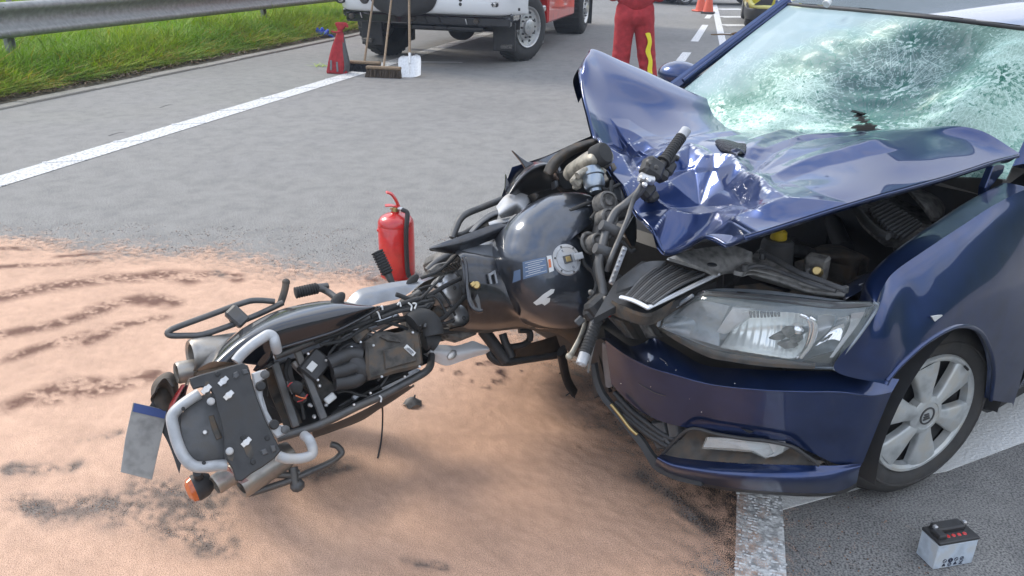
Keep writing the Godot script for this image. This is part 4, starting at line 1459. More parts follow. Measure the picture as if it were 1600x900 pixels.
var FLUTES := [
	[V(0.662,0.736,-0.579),V(0.661,0.719,-0.584)], [V(0.659,0.738,-0.588),V(0.658,0.722,-0.592)], [V(0.655,0.741,-0.596),V(0.655,0.724,-0.6)], [V(0.652,0.743,-0.605),V(0.65,0.726,-0.608)], [V(0.648,0.744,-0.612),V(0.647,0.729,-0.616)],
	[V(0.645,0.746,-0.62),V(0.644,0.732,-0.624)], [V(0.641,0.747,-0.628),V(0.639,0.734,-0.631)], [V(0.636,0.748,-0.635),V(0.636,0.737,-0.639)], [V(0.632,0.749,-0.643),V(0.631,0.739,-0.646)],
]


func make_hood(car: Node3D) -> void:
	# rows from the crushed leading edge back to the windscreen; columns from the far side to the near side
	var rows := [
		[V(0.358,1.21,0.52),V(0.421,1.206,0.44),V(0.486,1.141,0.34),V(0.536,1.049,0.22),V(0.59,0.987,0.09),V(0.629,0.934,-0.03),V(0.675,0.888,-0.17),V(0.7,0.835,-0.31),V(0.758,0.932,-0.5),V(0.803,0.988,-0.64)],
		[V(0.316,1.251,0.53),V(0.391,1.23,0.44),V(0.424,1.113,0.35),V(0.431,1.013,0.24),V(0.478,0.969,0.09),V(0.5,0.936,-0.03),V(0.537,0.905,-0.18),V(0.587,0.895,-0.34),V(0.704,0.968,-0.53),V(0.751,1.001,-0.66)],
		[V(0.273,1.266,0.54),V(0.309,1.206,0.45),V(0.319,1.092,0.36),V(0.342,1.003,0.24),V(0.402,0.978,0.09),V(0.418,0.97,-0.05),V(0.444,0.961,-0.2),V(0.53,0.979,-0.38),V(0.653,1.017,-0.57),V(0.649,1.016,-0.68)],
		[V(0.135,1.214,0.53),V(0.182,1.172,0.44),V(0.189,1.069,0.36),V(0.225,0.994,0.22),V(0.312,0.999,0.05),V(0.326,1.008,-0.1),V(0.382,1.019,-0.26),V(0.452,1.025,-0.43),V(0.534,1.043,-0.6),V(0.517,1.032,-0.7)],
		[V(-0.028,1.148,0.5),V(0.032,1.122,0.42),V(0.036,1.047,0.34),V(0.087,1,0.19),V(0.179,1.018,0.02),V(0.202,1.042,-0.13),V(0.266,1.063,-0.3),V(0.32,1.071,-0.47),V(0.338,1.068,-0.62),V(0.333,1.049,-0.72)],
		[V(-0.191,1.08,0.46),V(-0.147,1.065,0.4),V(-0.12,1.021,0.32),V(-0.043,1.002,0.17),V(0.031,1.03,0.01),V(0.056,1.059,-0.15),V(0.113,1.088,-0.33),V(0.166,1.107,-0.51),V(0.123,1.096,-0.64),V(0.11,1.06,-0.73)],
		[V(-0.354,1.013,0.41),V(-0.331,1.009,0.37),V(-0.285,0.993,0.29),V(-0.204,1.001,0.15),V(-0.15,1.03,-0.01),V(-0.125,1.054,-0.18),V(-0.055,1.094,-0.36),V(-0.023,1.124,-0.53),V(-0.107,1.109,-0.64),V(-0.121,1.066,-0.73)],
		[V(-0.427,0.98,0.38),V(-0.417,0.982,0.34),V(-0.395,0.981,0.27),V(-0.343,0.994,0.14),V(-0.29,1.019,-0.03),V(-0.242,1.045,-0.2),V(-0.182,1.088,-0.38),V(-0.128,1.135,-0.55),V(-0.184,1.134,-0.65),V(-0.27,1.072,-0.74)],
	]
	# the hidden far flank folds down behind the ridge
	for r in rows:
		r.insert(0, r[0] + Vector3(-0.05, -0.13, 0.05))
		r.insert(1, r[1] + Vector3(-0.02, -0.05, 0.05))
	# folds pressed into the sheet: [line, height, reach, scraped bare]
	var folds := [
		[[V(0.522,1.056,0.23),V(0.423,1.027,0.25),V(0.368,0.994,0.22),V(0.4,0.987,0.12)], -0.028, 0.05, 0.3],
		[[V(0.42,0.993,0.1),V(0.355,0.994,0.06),V(0.211,0.999,0.1),V(0.104,1.01,0.1),V(0.036,1.031,0.02)], 0.014, 0.06, 0.0],
		[[V(0.481,0.957,0.05),V(0.41,0.954,0.02),V(0.403,0.951,-0.03),V(0.312,0.967,0),V(0.362,0.957,-0.1),V(0.368,0.981,-0.22),V(0.432,0.984,-0.32),V(0.6,1.004,-0.54)], 0.028, 0.045, 0.8],
		[[V(0.456,0.983,-0.34),V(0.253,0.987,-0.28),V(0.126,1.031,-0.3),V(0.051,1.077,-0.4)], -0.016, 0.05, 0.0],
		[[V(0.396,0.976,-0.3),V(0.167,0.984,-0.2),V(-0.01,1.032,-0.18),V(-0.114,1.055,-0.2)], -0.014, 0.06, 0.0],
		[[V(0.331,0.984,-0.24),V(0.151,0.995,-0.16),V(-0.069,1.019,-0.1)], 0.012, 0.05, 0.0],
		[[V(0.512,0.995,-0.42),V(0.393,1.01,-0.44),V(0.256,1.054,-0.5),V(0.094,1.081,-0.55)], 0.014, 0.06, 0.0],
	]
	var nu := 360
	var nv := 240
	var f := lattice(rows, nu, nv)
	var bent := noise(9.0, 44, 2)
	var broad := noise(2.2, 45, 2)
	var scrape := noise(34.0, 46, 4)
	# flat facets where the sheet was crushed: a net of triangles between points pushed up and down
	var rng := RandomNumberGenerator.new()
	rng.seed = 8
	var pts := PackedVector2Array()
	var push := []
	for i in 12:
		for j in 5:
			var edge := i < 2 or i > 10 or j == 4
			pts.append(Vector2(0.34 + 0.66 * (i + (0.0 if edge else rng.randf_range(-0.42, 0.42))) / 11.0, -0.02 + 0.46 * (j + (0.0 if j == 0 or edge else rng.randf_range(-0.45, 0.45))) / 4.0))
			push.append(0.0 if edge else rng.randf_range(0.45, 1.0) * (0.034 if (i + j / 2) % 2 else -0.034) * (1.0 - 0.14 * j))
	var net := Geometry2D.triangulate_delaunay(pts)
	var bare := []
	for j in nv + 1:
		var v := float(j) / nv
		var br := PackedFloat32Array()
		for i in nu + 1:
			var u := float(i) / nu
			var p: Vector3 = f[j][i]
			var lift := 0.0
			var rub := 0.0
			var wob := Vector2(p.x + 0.006 * bent.get_noise_2d(p.x, p.z), p.z + 0.006 * bent.get_noise_2d(p.z, p.x + 7.0))
			if v < 0.45 and u > 0.33:
				for t in range(0, net.size(), 3):
					var a := pts[net[t]]
					var e0 := pts[net[t + 1]] - a
					var e1 := pts[net[t + 2]] - a
					var det := e0.cross(e1)
					var w := Vector2(u, v) - a
					var s0 := w.cross(e1) / det
					var s1 := e0.cross(w) / det
					if s0 >= 0.0 and s1 >= 0.0 and s0 + s1 <= 1.0:
						var h2: float = push[net[t]] * (1.0 - s0 - s1) + push[net[t + 1]] * s0 + push[net[t + 2]] * s1
						lift += h2
						var brink := minf(s0, minf(s1, 1.0 - s0 - s1))
						if brink < 0.05 and h2 > 0.014:
							rub = 0.7 * (1.0 - brink / 0.05)
						break
			for fd in folds:
				var d := 1e9
				var lo: Vector2 = Vector2(fd[0][0].x, fd[0][0].z)
				var fade := 1.0
				var m: int = fd[0].size()
				for k in m - 1:
					var a := Vector2(fd[0][k].x, fd[0][k].z)
					var e := Vector2(fd[0][k + 1].x, fd[0][k + 1].z) - a
					var w := wob - a
					var t := clampf(w.dot(e) / e.length_squared(), 0.0, 1.0)
					var dd := (w - e * t).length()
					if dd < d:
						d = dd
						fade = clampf(minf((k + t) * 2.5, (m - 1 - k - t) * 2.5) + 0.15, 0.0, 1.0)
				if d < fd[2]:
					var q: float = 1.0 - d / fd[2]
					lift += fd[1] * fade * q
				if fd[3] > 0.0:
					rub = maxf(rub, fd[3] * clampf(1.0 - d / 0.016, 0.0, 1.0))
			br.append(rub)
			f[j][i] = p + Vector3(0.3, 0.92, -0.15) * (lift + 0.006 * broad.get_noise_3dv(p) * smoothstep(0.0, 0.2, v))
		bare.append(br)
	var paint := func(p: Vector3, u: float, v: float) -> Color:
		# paint rubbed off along the sharpest folds
		var r: float = bare[clampi(roundi(v * nv), 0, nv)][clampi(roundi(u * nu), 0, nu)]
		var w := smoothstep(0.35, 0.75, r * (0.75 + 1.3 * scrape.get_noise_3dv(p * Vector3(1, 1, 2))))
		return PAINT.lerp(Color(0.5, 0.52, 0.56), w)
	var st := mb()
	var back := []
	for r in f:
		var q := PackedVector3Array()
		for p in r:
			q.append(p + Vector3(0.004, -0.012, 0.004))
		back.append(q)
	sheet(st, f, false, false, paint)
	var hood := obj("crumpled_bonnet", st, M.hood_paint, car)
	back.reverse()
	st = mb()
	sheet(st, back)
	obj("underside", st, M.blue_paint, hood)
	# folded hem along the near side and the leading edge
	var near := []
	var lead := []
	for j in range(0, nv + 1, 10):
		near.append(f[j][nu] + Vector3(0.0, -0.008, 0.004))
	for i in range(60, nu + 1, 6):
		lead.append(f[0][i] + Vector3(-0.003, -0.006, 0.0))
	st = mb()
	tube(st, near, 0.006, 8, 3)
	tube(st, lead, 0.006, 8, 2)
	obj("hem", st, M.blue_paint, hood)
	# the near flange hangs below the edge
	st = mb()
	var fl := []
	for k in 3:
		var r := []
		for j in range(0, nv + 1, 12):
			r.append(f[j][nu] + Vector3(0, -0.007 - 0.012 * k, 0.012 * k))
		fl.append(r)
	surf(st, fl, 24, 4)
	obj("side_flange", st, M.blue_paint, hood)
	# a jagged hole torn through, its lips curled up and rubbed bare
	var hole := [V(0.218,1.019,-0.02),V(0.206,1.017,-0.04),V(0.212,1,-0.08),V(0.227,0.994,-0.12),V(0.25,0.995,-0.17),V(0.313,0.981,-0.22),V(0.347,0.978,-0.22),V(0.319,0.983,-0.17),V(0.299,0.99,-0.12),V(0.256,0.997,-0.06)]
	# drop the outline onto the sheet
	for i in hole.size():
		var best := 1e9
		for j in range(0, nv + 1, 3):
			for k in range(60, nu + 1, 3):
				var d := Vector2(f[j][k].x - hole[i].x, f[j][k].z - hole[i].z).length_squared()
				if d < best:
					best = d
					hole[i].y = f[j][k].y + 0.006
	st = mb()
	dome(st, hole, hole[3].lerp(hole[7], 0.5) + Vector3(0, 0.008, 0), Vector3.UP, 30, 5)
	obj("torn_hole", st, M.crushed_metal, hood)
	st = mb()
	thick(st, [[hole[5], hole[5].lerp(hole[6], 0.5) + Vector3(0.004, 0.012, 0), hole[6]], [hole[5].lerp(hole[7], 0.3) + Vector3(0.01, 0.016, 0), hole[6] + Vector3(0.012, 0.02, -0.004), hole[6].lerp(hole[7], 0.6) + Vector3(0.012, 0.012, 0)]], 8, 4, Vector3(0, -0.004, 0))
	obj("bare_metal_lip", st, M.bare_metal, hood)


func make_engine_bay(car: Node3D) -> void:
	var bay := Node3D.new()
	bay.name = "engine_bay"
	car.add_child(bay)
	var st := mb()
	# floor, inner wing, bulkhead
	quad(st, Vector3(0.7, 0.42, -0.66), Vector3(0.7, 0.42, 0.66), Vector3(-0.35, 0.42, 0.66), Vector3(-0.35, 0.42, -0.66))
	quad(st, Vector3(-0.3, 0.42, -0.7), Vector3(-0.3, 0.42, 0.7), Vector3(-0.3, 0.98, 0.7), Vector3(-0.3, 0.98, -0.7))
	quad(st, Vector3(0.5, 0.42, 0.68), Vector3(-0.35, 0.42, 0.68), Vector3(-0.35, 0.95, 0.7), Vector3(0.5, 0.75, 0.7))
	obj("bay_wall", st, M.black_plastic, bay)
	st = mb()
	thick(st, [[V(0.479,0.78,-0.727),V(0.338,0.78,-0.706),V(0.094,0.78,-0.67),V(-0.162,0.78,-0.642)], [V(0.331,0.76,-0.637),V(0.18,0.76,-0.616),V(0.041,0.76,-0.614),V(-0.137,0.76,-0.601)], [V(-0.002,0.62,-0.43),V(-0.169,0.62,-0.417),V(-0.319,0.62,-0.408),V(-0.563,0.62,-0.379)]], 18, 8, Vector3(0, -0.01, 0.006))
	obj("inner_wing", st, M.blue_paint, bay)
	# the slam panel: pressed grey sheet between the grille and the engine
	st = mb()
	thick(st, [[V(0.744,0.83,-0.353),V(0.631,0.83,-0.346),V(0.522,0.83,-0.38),V(0.514,0.83,-0.448)], [V(0.686,0.81,-0.4),V(0.625,0.81,-0.399),V(0.541,0.81,-0.411),V(0.517,0.81,-0.454)], [V(0.628,0.78,-0.427),V(0.596,0.78,-0.42),V(0.552,0.78,-0.435),V(0.505,0.78,-0.46)]], 18, 8, Vector3(-0.004, -0.01, 0))
	obj("slam_panel", st, M.bay_grey, bay)
	st = mb()
	ball(st, V(0.668,0.822,-0.441), Vector3(0.014, 0.004, 0.014))
	obj("panel_hole", st, M.black_plastic, bay)
	# the snapped headlamp carrier
	st = mb()
	thick(st, [[V(0.603,0.8,-0.466),V(0.492,0.8,-0.426),V(0.405,0.8,-0.388),V(0.4,0.8,-0.401)], [V(0.593,0.8,-0.49),V(0.495,0.8,-0.468),V(0.442,0.8,-0.484),V(0.466,0.8,-0.57)], [V(0.551,0.79,-0.47),V(0.515,0.79,-0.542),V(0.503,0.79,-0.629),V(0.456,0.79,-0.704)], [V(0.496,0.76,-0.449),V(0.477,0.76,-0.543),V(0.457,0.76,-0.619),V(0.414,0.76,-0.67)]], 24, 10, Vector3(0.002, -0.012, 0))
	obj("lamp_carrier", st, M.bay_grey, bay)
	st = mb()
	tube(st, [V(0.467,0.82,-0.442),V(0.489,0.82,-0.516),V(0.512,0.82,-0.601),V(0.513,0.82,-0.67),V(0.515,0.82,-0.743)], 0.008, 8)
	obj("carrier_rib", st, M.grey_plastic, bay)
	st = mb()
	tube(st, [V(0.592,0.81,-0.487),V(0.535,0.81,-0.498),V(0.525,0.81,-0.571),V(0.528,0.81,-0.655),V(0.518,0.81,-0.72)], 0.006, 8)
	obj("carrier_rib", st, M.grey_plastic, bay)
	bolts(bay, "carrier_bolt", M.dark_steel, [V(0.594,0.812,-0.492),V(0.474,0.812,-0.601),V(0.497,0.812,-0.732),V(0.482,0.812,-0.461)], Vector3.UP, 0.009, 0.012)
	st = mb()
	rbox(st, Transform3D(Basis(Vector3.UP, 0.35), V(0.394,0.8,-0.575)), Vector3(0.05, 0.07, 0.06), 0.006)
	obj("lamp_socket", st, M.engine_grey, bay)
	st = mb()
	rod(st, V(0.42,0.8,-0.6), V(0.471,0.825,-0.626), 0.014, 0.012)
	obj("brass_plug", st, M.brass, bay)
	# loose sheets and hoses in front of the engine
	for q in [[[V(0.424,0.76,-0.276),V(0.382,0.76,-0.341),V(0.46,0.76,-0.385),V(0.523,0.76,-0.362)], M.engine_grey], [[V(0.567,0.74,-0.445),V(0.487,0.74,-0.471),V(0.48,0.74,-0.549),V(0.537,0.74,-0.543),V(0.601,0.74,-0.487)], M.dusty_plastic], [[V(0.474,0.72,-0.326),V(0.419,0.72,-0.343),V(0.493,0.72,-0.385),V(0.554,0.72,-0.396)], M.black_plastic], [[V(0.33,0.77,-0.462),V(0.281,0.77,-0.465),V(0.354,0.77,-0.518),V(0.385,0.77,-0.516)], M.dusty_plastic]]:
		st = mb()
		plate(st, q[0], Vector3(0, -0.012, 0), 0.003)
		obj("broken_sheet", st, q[1], bay)
	# engine cover, filler cap, airbox
	st = mb()
	rbox(st, Transform3D(Basis(Vector3.UP, 0.1), Vector3(0.22, 0.62, -0.02)), Vector3(0.42, 0.2, 0.55), 0.03)
	obj("engine_cover", st, M.black_plastic, bay)
	st = mb()
	var cap := V(0.213,0.8,-0.313)
	rod(st, cap - Vector3(0, 0.03, 0), cap, 0.026, 0.024, 16)
	rod(st, cap - Vector3(0, 0.005, 0), cap + Vector3(0, 0.012, 0), 0.012, 0.01, 6)
	obj("filler_cap", st, M.yellow_cap, bay)
	st = mb()
	rod(st, cap - Vector3(0, 0.16, 0), cap - Vector3(0, 0.028, 0), 0.06, 0.05, 16)
	obj("reservoir", st, M.grey_plastic, bay)
	st = mb()
	thick(st, [[V(0.128,0.72,-0.355),V(0.011,0.72,-0.335),V(-0.04,0.72,-0.356),V(-0.045,0.72,-0.381)], [V(0.171,0.74,-0.431),V(0.092,0.74,-0.442),V(0.041,0.74,-0.474),V(0.036,0.74,-0.517)], [V(0.081,0.7,-0.402),V(0.06,0.7,-0.455),V(0.044,0.7,-0.484),V(-0.038,0.7,-0.478)]], 16, 8, Vector3(0, -0.1, 0))
	obj("air_box", st, M.dusty_plastic, bay)
	st = mb()
	tube(st, [V(0.162,0.72,-0.251),V(0.142,0.72,-0.295),V(0.118,0.72,-0.341),V(0.122,0.72,-0.379)], 0.022, 12)
	obj("air_hose", st, M.black_plastic, bay)
	st = mb()
	tube(st, [V(-0.501,0.7,-0.011),V(-0.321,0.7,-0.152),V(-0.186,0.7,-0.268),V(-0.07,0.7,-0.375)], 0.03, 12)
	obj("air_hose", st, M.black_plastic, bay)
	st = mb()
	rbox(st, Transform3D(Basis(Vector3.UP, 0.2), V(-0.335,0.66,-0.069)), Vector3(0.12, 0.16, 0.2), 0.02)
	obj("relay_box", st, M.black_plastic, bay)
	# scuttle tray with its air slats
	st = mb()
	thick(st, [[V(-0.089,0.86,-0.357),V(-0.21,0.86,-0.355),V(-0.343,0.86,-0.342),V(-0.435,0.86,-0.356)], [V(0.007,0.84,-0.458),V(-0.123,0.84,-0.447),V(-0.315,0.84,-0.417),V(-0.354,0.84,-0.467)], [V(0.038,0.82,-0.538),V(-0.045,0.82,-0.549),V(-0.187,0.82,-0.528),V(-0.248,0.82,-0.544)], [V(0.01,0.8,-0.55),V(-0.028,0.8,-0.594),V(-0.035,0.8,-0.638),V(0.001,0.8,-0.672)]], 20, 12, Vector3(0, -0.02, 0))
	obj("scuttle_tray", st, M.engine_grey, bay)
	st = mb()
	tube(st, [V(-0.016,0.875,-0.396),V(0.054,0.875,-0.468),V(0.132,0.875,-0.549),V(0.183,0.875,-0.617),V(0.191,0.875,-0.65)], 0.012, 8)
	obj("tray_seal", st, M.rubber, bay)
	for k in 11:
		st = mb()
		box_at(st, SLATS[k][0], SLATS[k][1], 0.008, 0.014, 0.002)
		obj("tray_slat", st, M.black_plastic, bay)
	st = mb()
	thick(st, [[V(-0.27,0.9,-0.424),V(-0.389,0.9,-0.428),V(-0.545,0.9,-0.422),V(-0.502,0.9,-0.565)], [V(-0.178,0.88,-0.539),V(-0.347,0.88,-0.52),V(-0.448,0.88,-0.529),V(-0.467,0.88,-0.593)], [V(-0.202,0.84,-0.565),V(-0.247,0.84,-0.571),V(-0.432,0.84,-0.515),V(-0.465,0.84,-0.586)]], 16, 10, Vector3(0, -0.012, 0))
	obj("scuttle_panel", st, M.engine_grey, bay)
	st = mb()
	thick(st, [[V(-0.064,0.86,-0.66),V(-0.376,0.86,-0.559),V(-0.612,0.86,-0.52),V(-0.672,0.86,-0.529)], [V(0.033,0.82,-0.631),V(-0.136,0.82,-0.606),V(-0.312,0.82,-0.583),V(-0.498,0.82,-0.58)]], 16, 6, Vector3(0, -0.02, 0.01))
	obj("wing_gutter", st, M.dusty_plastic, bay)
	for q in [V(-0.231,0.845,-0.635), V(-0.062,0.83,-0.656)]:
		st = mb()
		rbox(st, Transform3D(Basis(Vector3.UP, 0.5), q), Vector3(0.07, 0.01, 0.03), 0.004)
		obj("gutter_clip", st, M.black_plastic, bay)
	st = mb()
	ball(st, V(-0.076,0.77,-0.585), Vector3(0.06, 0.03, 0.05))
	obj("strut_top", st, M.black_plastic, bay)
	# hinge arm that held the bonnet
	st = mb()
	plate(st, [V(-0.245,1.037,-0.69),V(-0.314,1.021,-0.69),V(-0.314,0.998,-0.69),V(-0.253,0.96,-0.69),V(-0.254,0.913,-0.69),V(-0.24,0.906,-0.69),V(-0.223,0.964,-0.69)], Vector3(0, 0, 0.02), 0.003)
	obj("bonnet_hinge", st, M.blue_paint, bay)
	# the grille, pushed over backwards
	var grille := Node3D.new()
	grille.name = "grille"
	car.add_child(grille)
	var g := [V(0.651,0.78,-0.266),V(0.613,0.775,-0.419),V(0.887,0.745,-0.431),V(0.907,0.75,-0.349)]
	st = mb()
	tube(st, [g[0], g[0].lerp(g[1], 0.5), g[1]], 0.0075, 8, 4, -1.0, false, 0.6)
	tube(st, [g[1], g[1].lerp(g[2], 0.5), g[2]], 0.0085, 8, 4, -1.0, false, 0.6)
	tube(st, [g[2], g[2].lerp(g[3], 0.5) + Vector3(0, 0.004, 0), g[3]], 0.009, 8, 4, -1.0, false, 0.6)
	ball(st, g[1], Vector3(0.009, 0.006, 0.009), Basis.IDENTITY, 10, 6)
	ball(st, g[2], Vector3(0.009, 0.006, 0.009), Basis.IDENTITY, 10, 6)
	obj("chrome_frame", st, M.bright_trim, grille)
	st = mb()
	plate(st, [g[0] - Vector3(0, 0.02, 0), g[1] - Vector3(0, 0.02, 0), g[2] - Vector3(0, 0.02, 0), g[3] - Vector3(0, 0.02, 0), V(1.009,0.72,-0.362), V(0.85,0.75,-0.262), V(0.71,0.77,-0.22)], Vector3(0, -0.02, 0))
	obj("grille_back", st, M.black_plastic, grille)
	var e0 := [V(0.685,0.776,-0.278),V(0.646,0.776,-0.4)]
	var e1 := [V(0.9,0.752,-0.359),V(0.874,0.752,-0.433)]
	for k in 13:
		var w := k / 12.0
		st = mb()
		var a: Vector3 = e0[0].lerp(e0[1], w)
		var b: Vector3 = e1[0].lerp(e1[1], w)
		tube(st, [a, a.lerp(b, 0.5) + Vector3(0.0, 0.006, 0.004), b], 0.0042, 6, 5)
		obj("grille_slat", st, M.black_plastic if k % 3 else M.grey_plastic, grille)
	st = mb()
	thick(st, [[V(0.883,0.79,-0.319),V(0.75,0.79,-0.271),V(0.688,0.79,-0.291)], [V(0.9,0.775,-0.327),V(0.789,0.775,-0.296),V(0.713,0.775,-0.295)], [V(0.906,0.76,-0.329),V(0.833,0.76,-0.327),V(0.775,0.76,-0.313)]], 10, 6, Vector3(0, -0.008, 0))
	obj("grille_surround", st, M.grey_plastic, grille)
	st = mb()
	thick(st, [[V(0.924,0.74,-0.334),V(0.924,0.74,-0.369),V(0.904,0.74,-0.449),V(0.783,0.74,-0.425)], [V(0.917,0.71,-0.317),V(0.922,0.71,-0.37),V(0.885,0.71,-0.443),V(0.738,0.71,-0.408)]], 14, 4, Vector3(0, -0.01, 0))
	obj("grille_lower_rail", st, M.dusty_plastic, grille)


var SLATS := [
	[V(-0.01,0.868,-0.463),V(-0.156,0.868,-0.435)], [V(0.005,0.866,-0.483),V(-0.148,0.866,-0.454)], [V(0.017,0.863,-0.5),V(-0.142,0.863,-0.47)], [V(0.031,0.861,-0.519),V(-0.134,0.861,-0.488)], [V(0.045,0.859,-0.538),V(-0.126,0.859,-0.506)], [V(0.058,0.857,-0.556),V(-0.116,0.857,-0.525)],
	[V(0.068,0.854,-0.572),V(-0.109,0.854,-0.541)], [V(0.08,0.852,-0.59),V(-0.102,0.852,-0.556)], [V(0.088,0.85,-0.606),V(-0.1,0.85,-0.569)], [V(0.092,0.848,-0.62),V(-0.095,0.848,-0.581)], [V(0.091,0.846,-0.634),V(-0.085,0.846,-0.593)],
]


func make_body(car: Node3D) -> void:
	# near front wing, built from the wheel arch outwards
	var arch := [V(0.457,0.59,-0.866),V(0.446,0.607,-0.866),V(0.397,0.635,-0.866),V(0.289,0.668,-0.866),V(0.147,0.673,-0.866),V(0.011,0.626,-0.866),V(-0.103,0.535,-0.866),V(-0.183,0.432,-0.864),V(-0.228,0.318,-0.86)]
	var side := [V(0.573,0.632,-0.789), V(0.444,0.648,-0.86), Vector3(0.36, 0.70, -0.846), Vector3(0.22, 0.74, -0.848), Vector3(0.06, 0.76, -0.85), Vector3(-0.12, 0.74, -0.853), Vector3(-0.28, 0.64, -0.856), Vector3(-0.38, 0.45, -0.858), Vector3(-0.42, 0.24, -0.852)]
	var shoulder := [V(0.534,0.718,-0.805), V(0.45,0.747,-0.83), Vector3(0.33, 0.81, -0.795), Vector3(0.2, 0.845, -0.795), Vector3(0.04, 0.875, -0.797), Vector3(-0.14, 0.89, -0.80), Vector3(-0.34, 0.87, -0.81), Vector3(-0.44, 0.66, -0.845), Vector3(-0.45, 0.24, -0.85)]
	var top := [V(0.492,0.796,-0.814), Vector3(0.42, 0.818, -0.785), Vector3(0.34, 0.84, -0.765), Vector3(0.2, 0.875, -0.765), Vector3(0.04, 0.91, -0.765), Vector3(-0.14, 0.95, -0.768), Vector3(-0.32, 0.97, -0.78), Vector3(-0.45, 0.90, -0.80), Vector3(-0.46, 0.60, -0.845)]
	for r in [arch, side, shoulder, top]:
		r.insert(1, r[0].lerp(r[1], 0.5))
		r.insert(1, r[0].lerp(r[1], 0.5))
	var wing := Node3D.new()
	wing.name = "front_wing"
	car.add_child(wing)
	var st := mb()
	surf(st, [arch, side, shoulder, top], 60, 28)
	obj("panel", st, M.blue_paint, wing)
	var gutter := [Vector3(0.48, 0.798, -0.80), Vector3(0.42, 0.812, -0.74), Vector3(0.33, 0.835, -0.71), Vector3(0.2, 0.87, -0.70), Vector3(0.04, 0.905, -0.695), Vector3(-0.14, 0.945, -0.695), Vector3(-0.30, 0.97, -0.70)]
	var drop := []
	for p in gutter:
		drop.append(p + Vector3(0, -0.05, 0.012))
	st = mb()
	surf(st, [[top[0]] + top.slice(3, 9), gutter, drop], 40, 10)
	obj("top_face", st, M.blue_paint, wing)
	var lip := []
	for p in arch:
		lip.append(p + Vector3(0, 0, 0.02))
	st = mb()
	tube(st, arch, 0.007, 8)
	surf(st, [arch, lip], 30, 2)
	obj("arch_lip", st, M.blue_paint, wing)
	# chips and a scratch that show primer
	for q in [[V(0.279,0.732,-0.855),V(0.224,0.723,-0.855),V(0.207,0.708,-0.855),V(0.256,0.712,-0.855)], [V(0.156,0.717,-0.85),V(0.125,0.745,-0.85),V(0.115,0.736,-0.85),V(0.137,0.71,-0.85)]]:
		st = mb()
		for i in q.size():
			q[i] += Vector3(0.0, 0.0, -0.001)
		plate(st, q, Vector3(0, 0, 0.004))
		obj("paint_chip", st, M.label_white, wing)
	# liner behind the wheel
	st = mb()
	var l0 := []
	var l1 := []
	for i in 11:
		var w := lerpf(-0.25, PI + 0.25, i / 10.0)
		l0.append(Vector3(cos(w) * 0.36, 0.31 + sin(w) * 0.35, -0.845))
		l1.append(Vector3(cos(w) * 0.36, 0.31 + sin(w) * 0.35, -0.5))
	surf(st, [l0, l1], 30, 4)
	quad(st, Vector3(-0.36, 0.1, -0.5), Vector3(0.36, 0.1, -0.5), Vector3(0.36, 0.66, -0.5), Vector3(-0.36, 0.66, -0.5))
	obj("wheel_arch_liner", st, M.black_plastic, car)
	# doors and rear quarter, near and far
	for sgn in [-1.0, 1.0]:
		for k in 3:
			var x0: float = [-0.455, -1.45, -2.16][k]
			var x1: float = [-1.445, -2.15, -3.05][k]
			var rows := []
			for q in [[0.97, 0.765], [0.93, 0.815], [0.78, 0.845], [0.60, 0.85], [0.42, 0.862], [0.28, 0.845], [0.22, 0.80]]:
				var r := []
				for j in 7:
					var x := lerpf(x0, x1, j / 6.0)
					var taper := smoothstep(-1.9, -3.1, x)
					var y: float = q[0] + 0.05 * clampf((-0.45 - x) / 2.5, 0.0, 1.0) * (1.0 if q[0] > 0.9 else 0.0)
					r.append(Vector3(x, y, sgn * (q[1] - 0.16 * taper)))
				rows.append(r)
			if k == 2:
				# cut round the rear wheel
				for i in rows.size():
					for j in 7:
						var p: Vector3 = rows[i][j]
						var dd := Vector2(p.x + 2.47, p.y - 0.31)
						if dd.length() < 0.345:
							dd = dd.normalized() * 0.345 if dd.y > 0 else Vector2(dd.x, maxf(dd.y, 0.0)).normalized() * 0.345
							rows[i][j] = Vector3(-2.47 + dd.x, 0.31 + dd.y, p.z)
			st = mb()
			surf(st, rows, 30, 20)
			var panel := obj("door" if k < 2 else "rear_quarter", st, M.blue_paint, car)
			if k < 2:
				st = mb()
				tube(st, [Vector3(x1 + 0.24, 0.86, sgn * 0.85), Vector3(x1 + 0.2, 0.865, sgn * 0.885), Vector3(x1 + 0.1, 0.865, sgn * 0.885), Vector3(x1 + 0.06, 0.86, sgn * 0.85)], 0.012, 8)
				obj("handle", st, M.blue_paint, panel)
		# far front wing, sill
		if sgn > 0:
			var m := mirrored([arch, side, shoulder, top])
			st = mb()
			for r in m:
				for i in r.size():
					r[i] += Vector3(-0.03, 0.0, -0.03)
			surf(st, m, 40, 16)
			obj("front_wing", st, M.blue_paint, car)
		st = mb()
		box_at(st, Vector3(-0.4, 0.22, sgn * 0.76), Vector3(-2.1, 0.22, sgn * 0.76), 0.1, 0.1, 0.02)
		obj("sill", st, M.black_plastic, car)
	# floor pan and tail
	st = mb()
	rbox(st, Transform3D(Basis.IDENTITY, Vector3(-1.25, 0.24, 0)), Vector3(3.6, 0.08, 1.2), 0.02)
	obj("floor_pan", st, M.black_plastic, car)
	st = mb()
	var tail := []
	for q in [[0.98, -3.0], [0.8, -3.08], [0.55, -3.16], [0.3, -3.12], [0.22, -3.0]]:
		tail.append([Vector3(q[1] + 0.12, q[0], -0.69), Vector3(q[1] + 0.02, q[0], -0.5), Vector3(q[1], q[0], 0), Vector3(q[1] + 0.02, q[0], 0.5), Vector3(q[1] + 0.12, q[0], 0.69)])
	surf(st, tail, 24, 12)
	obj("tailgate", st, M.blue_paint, car)
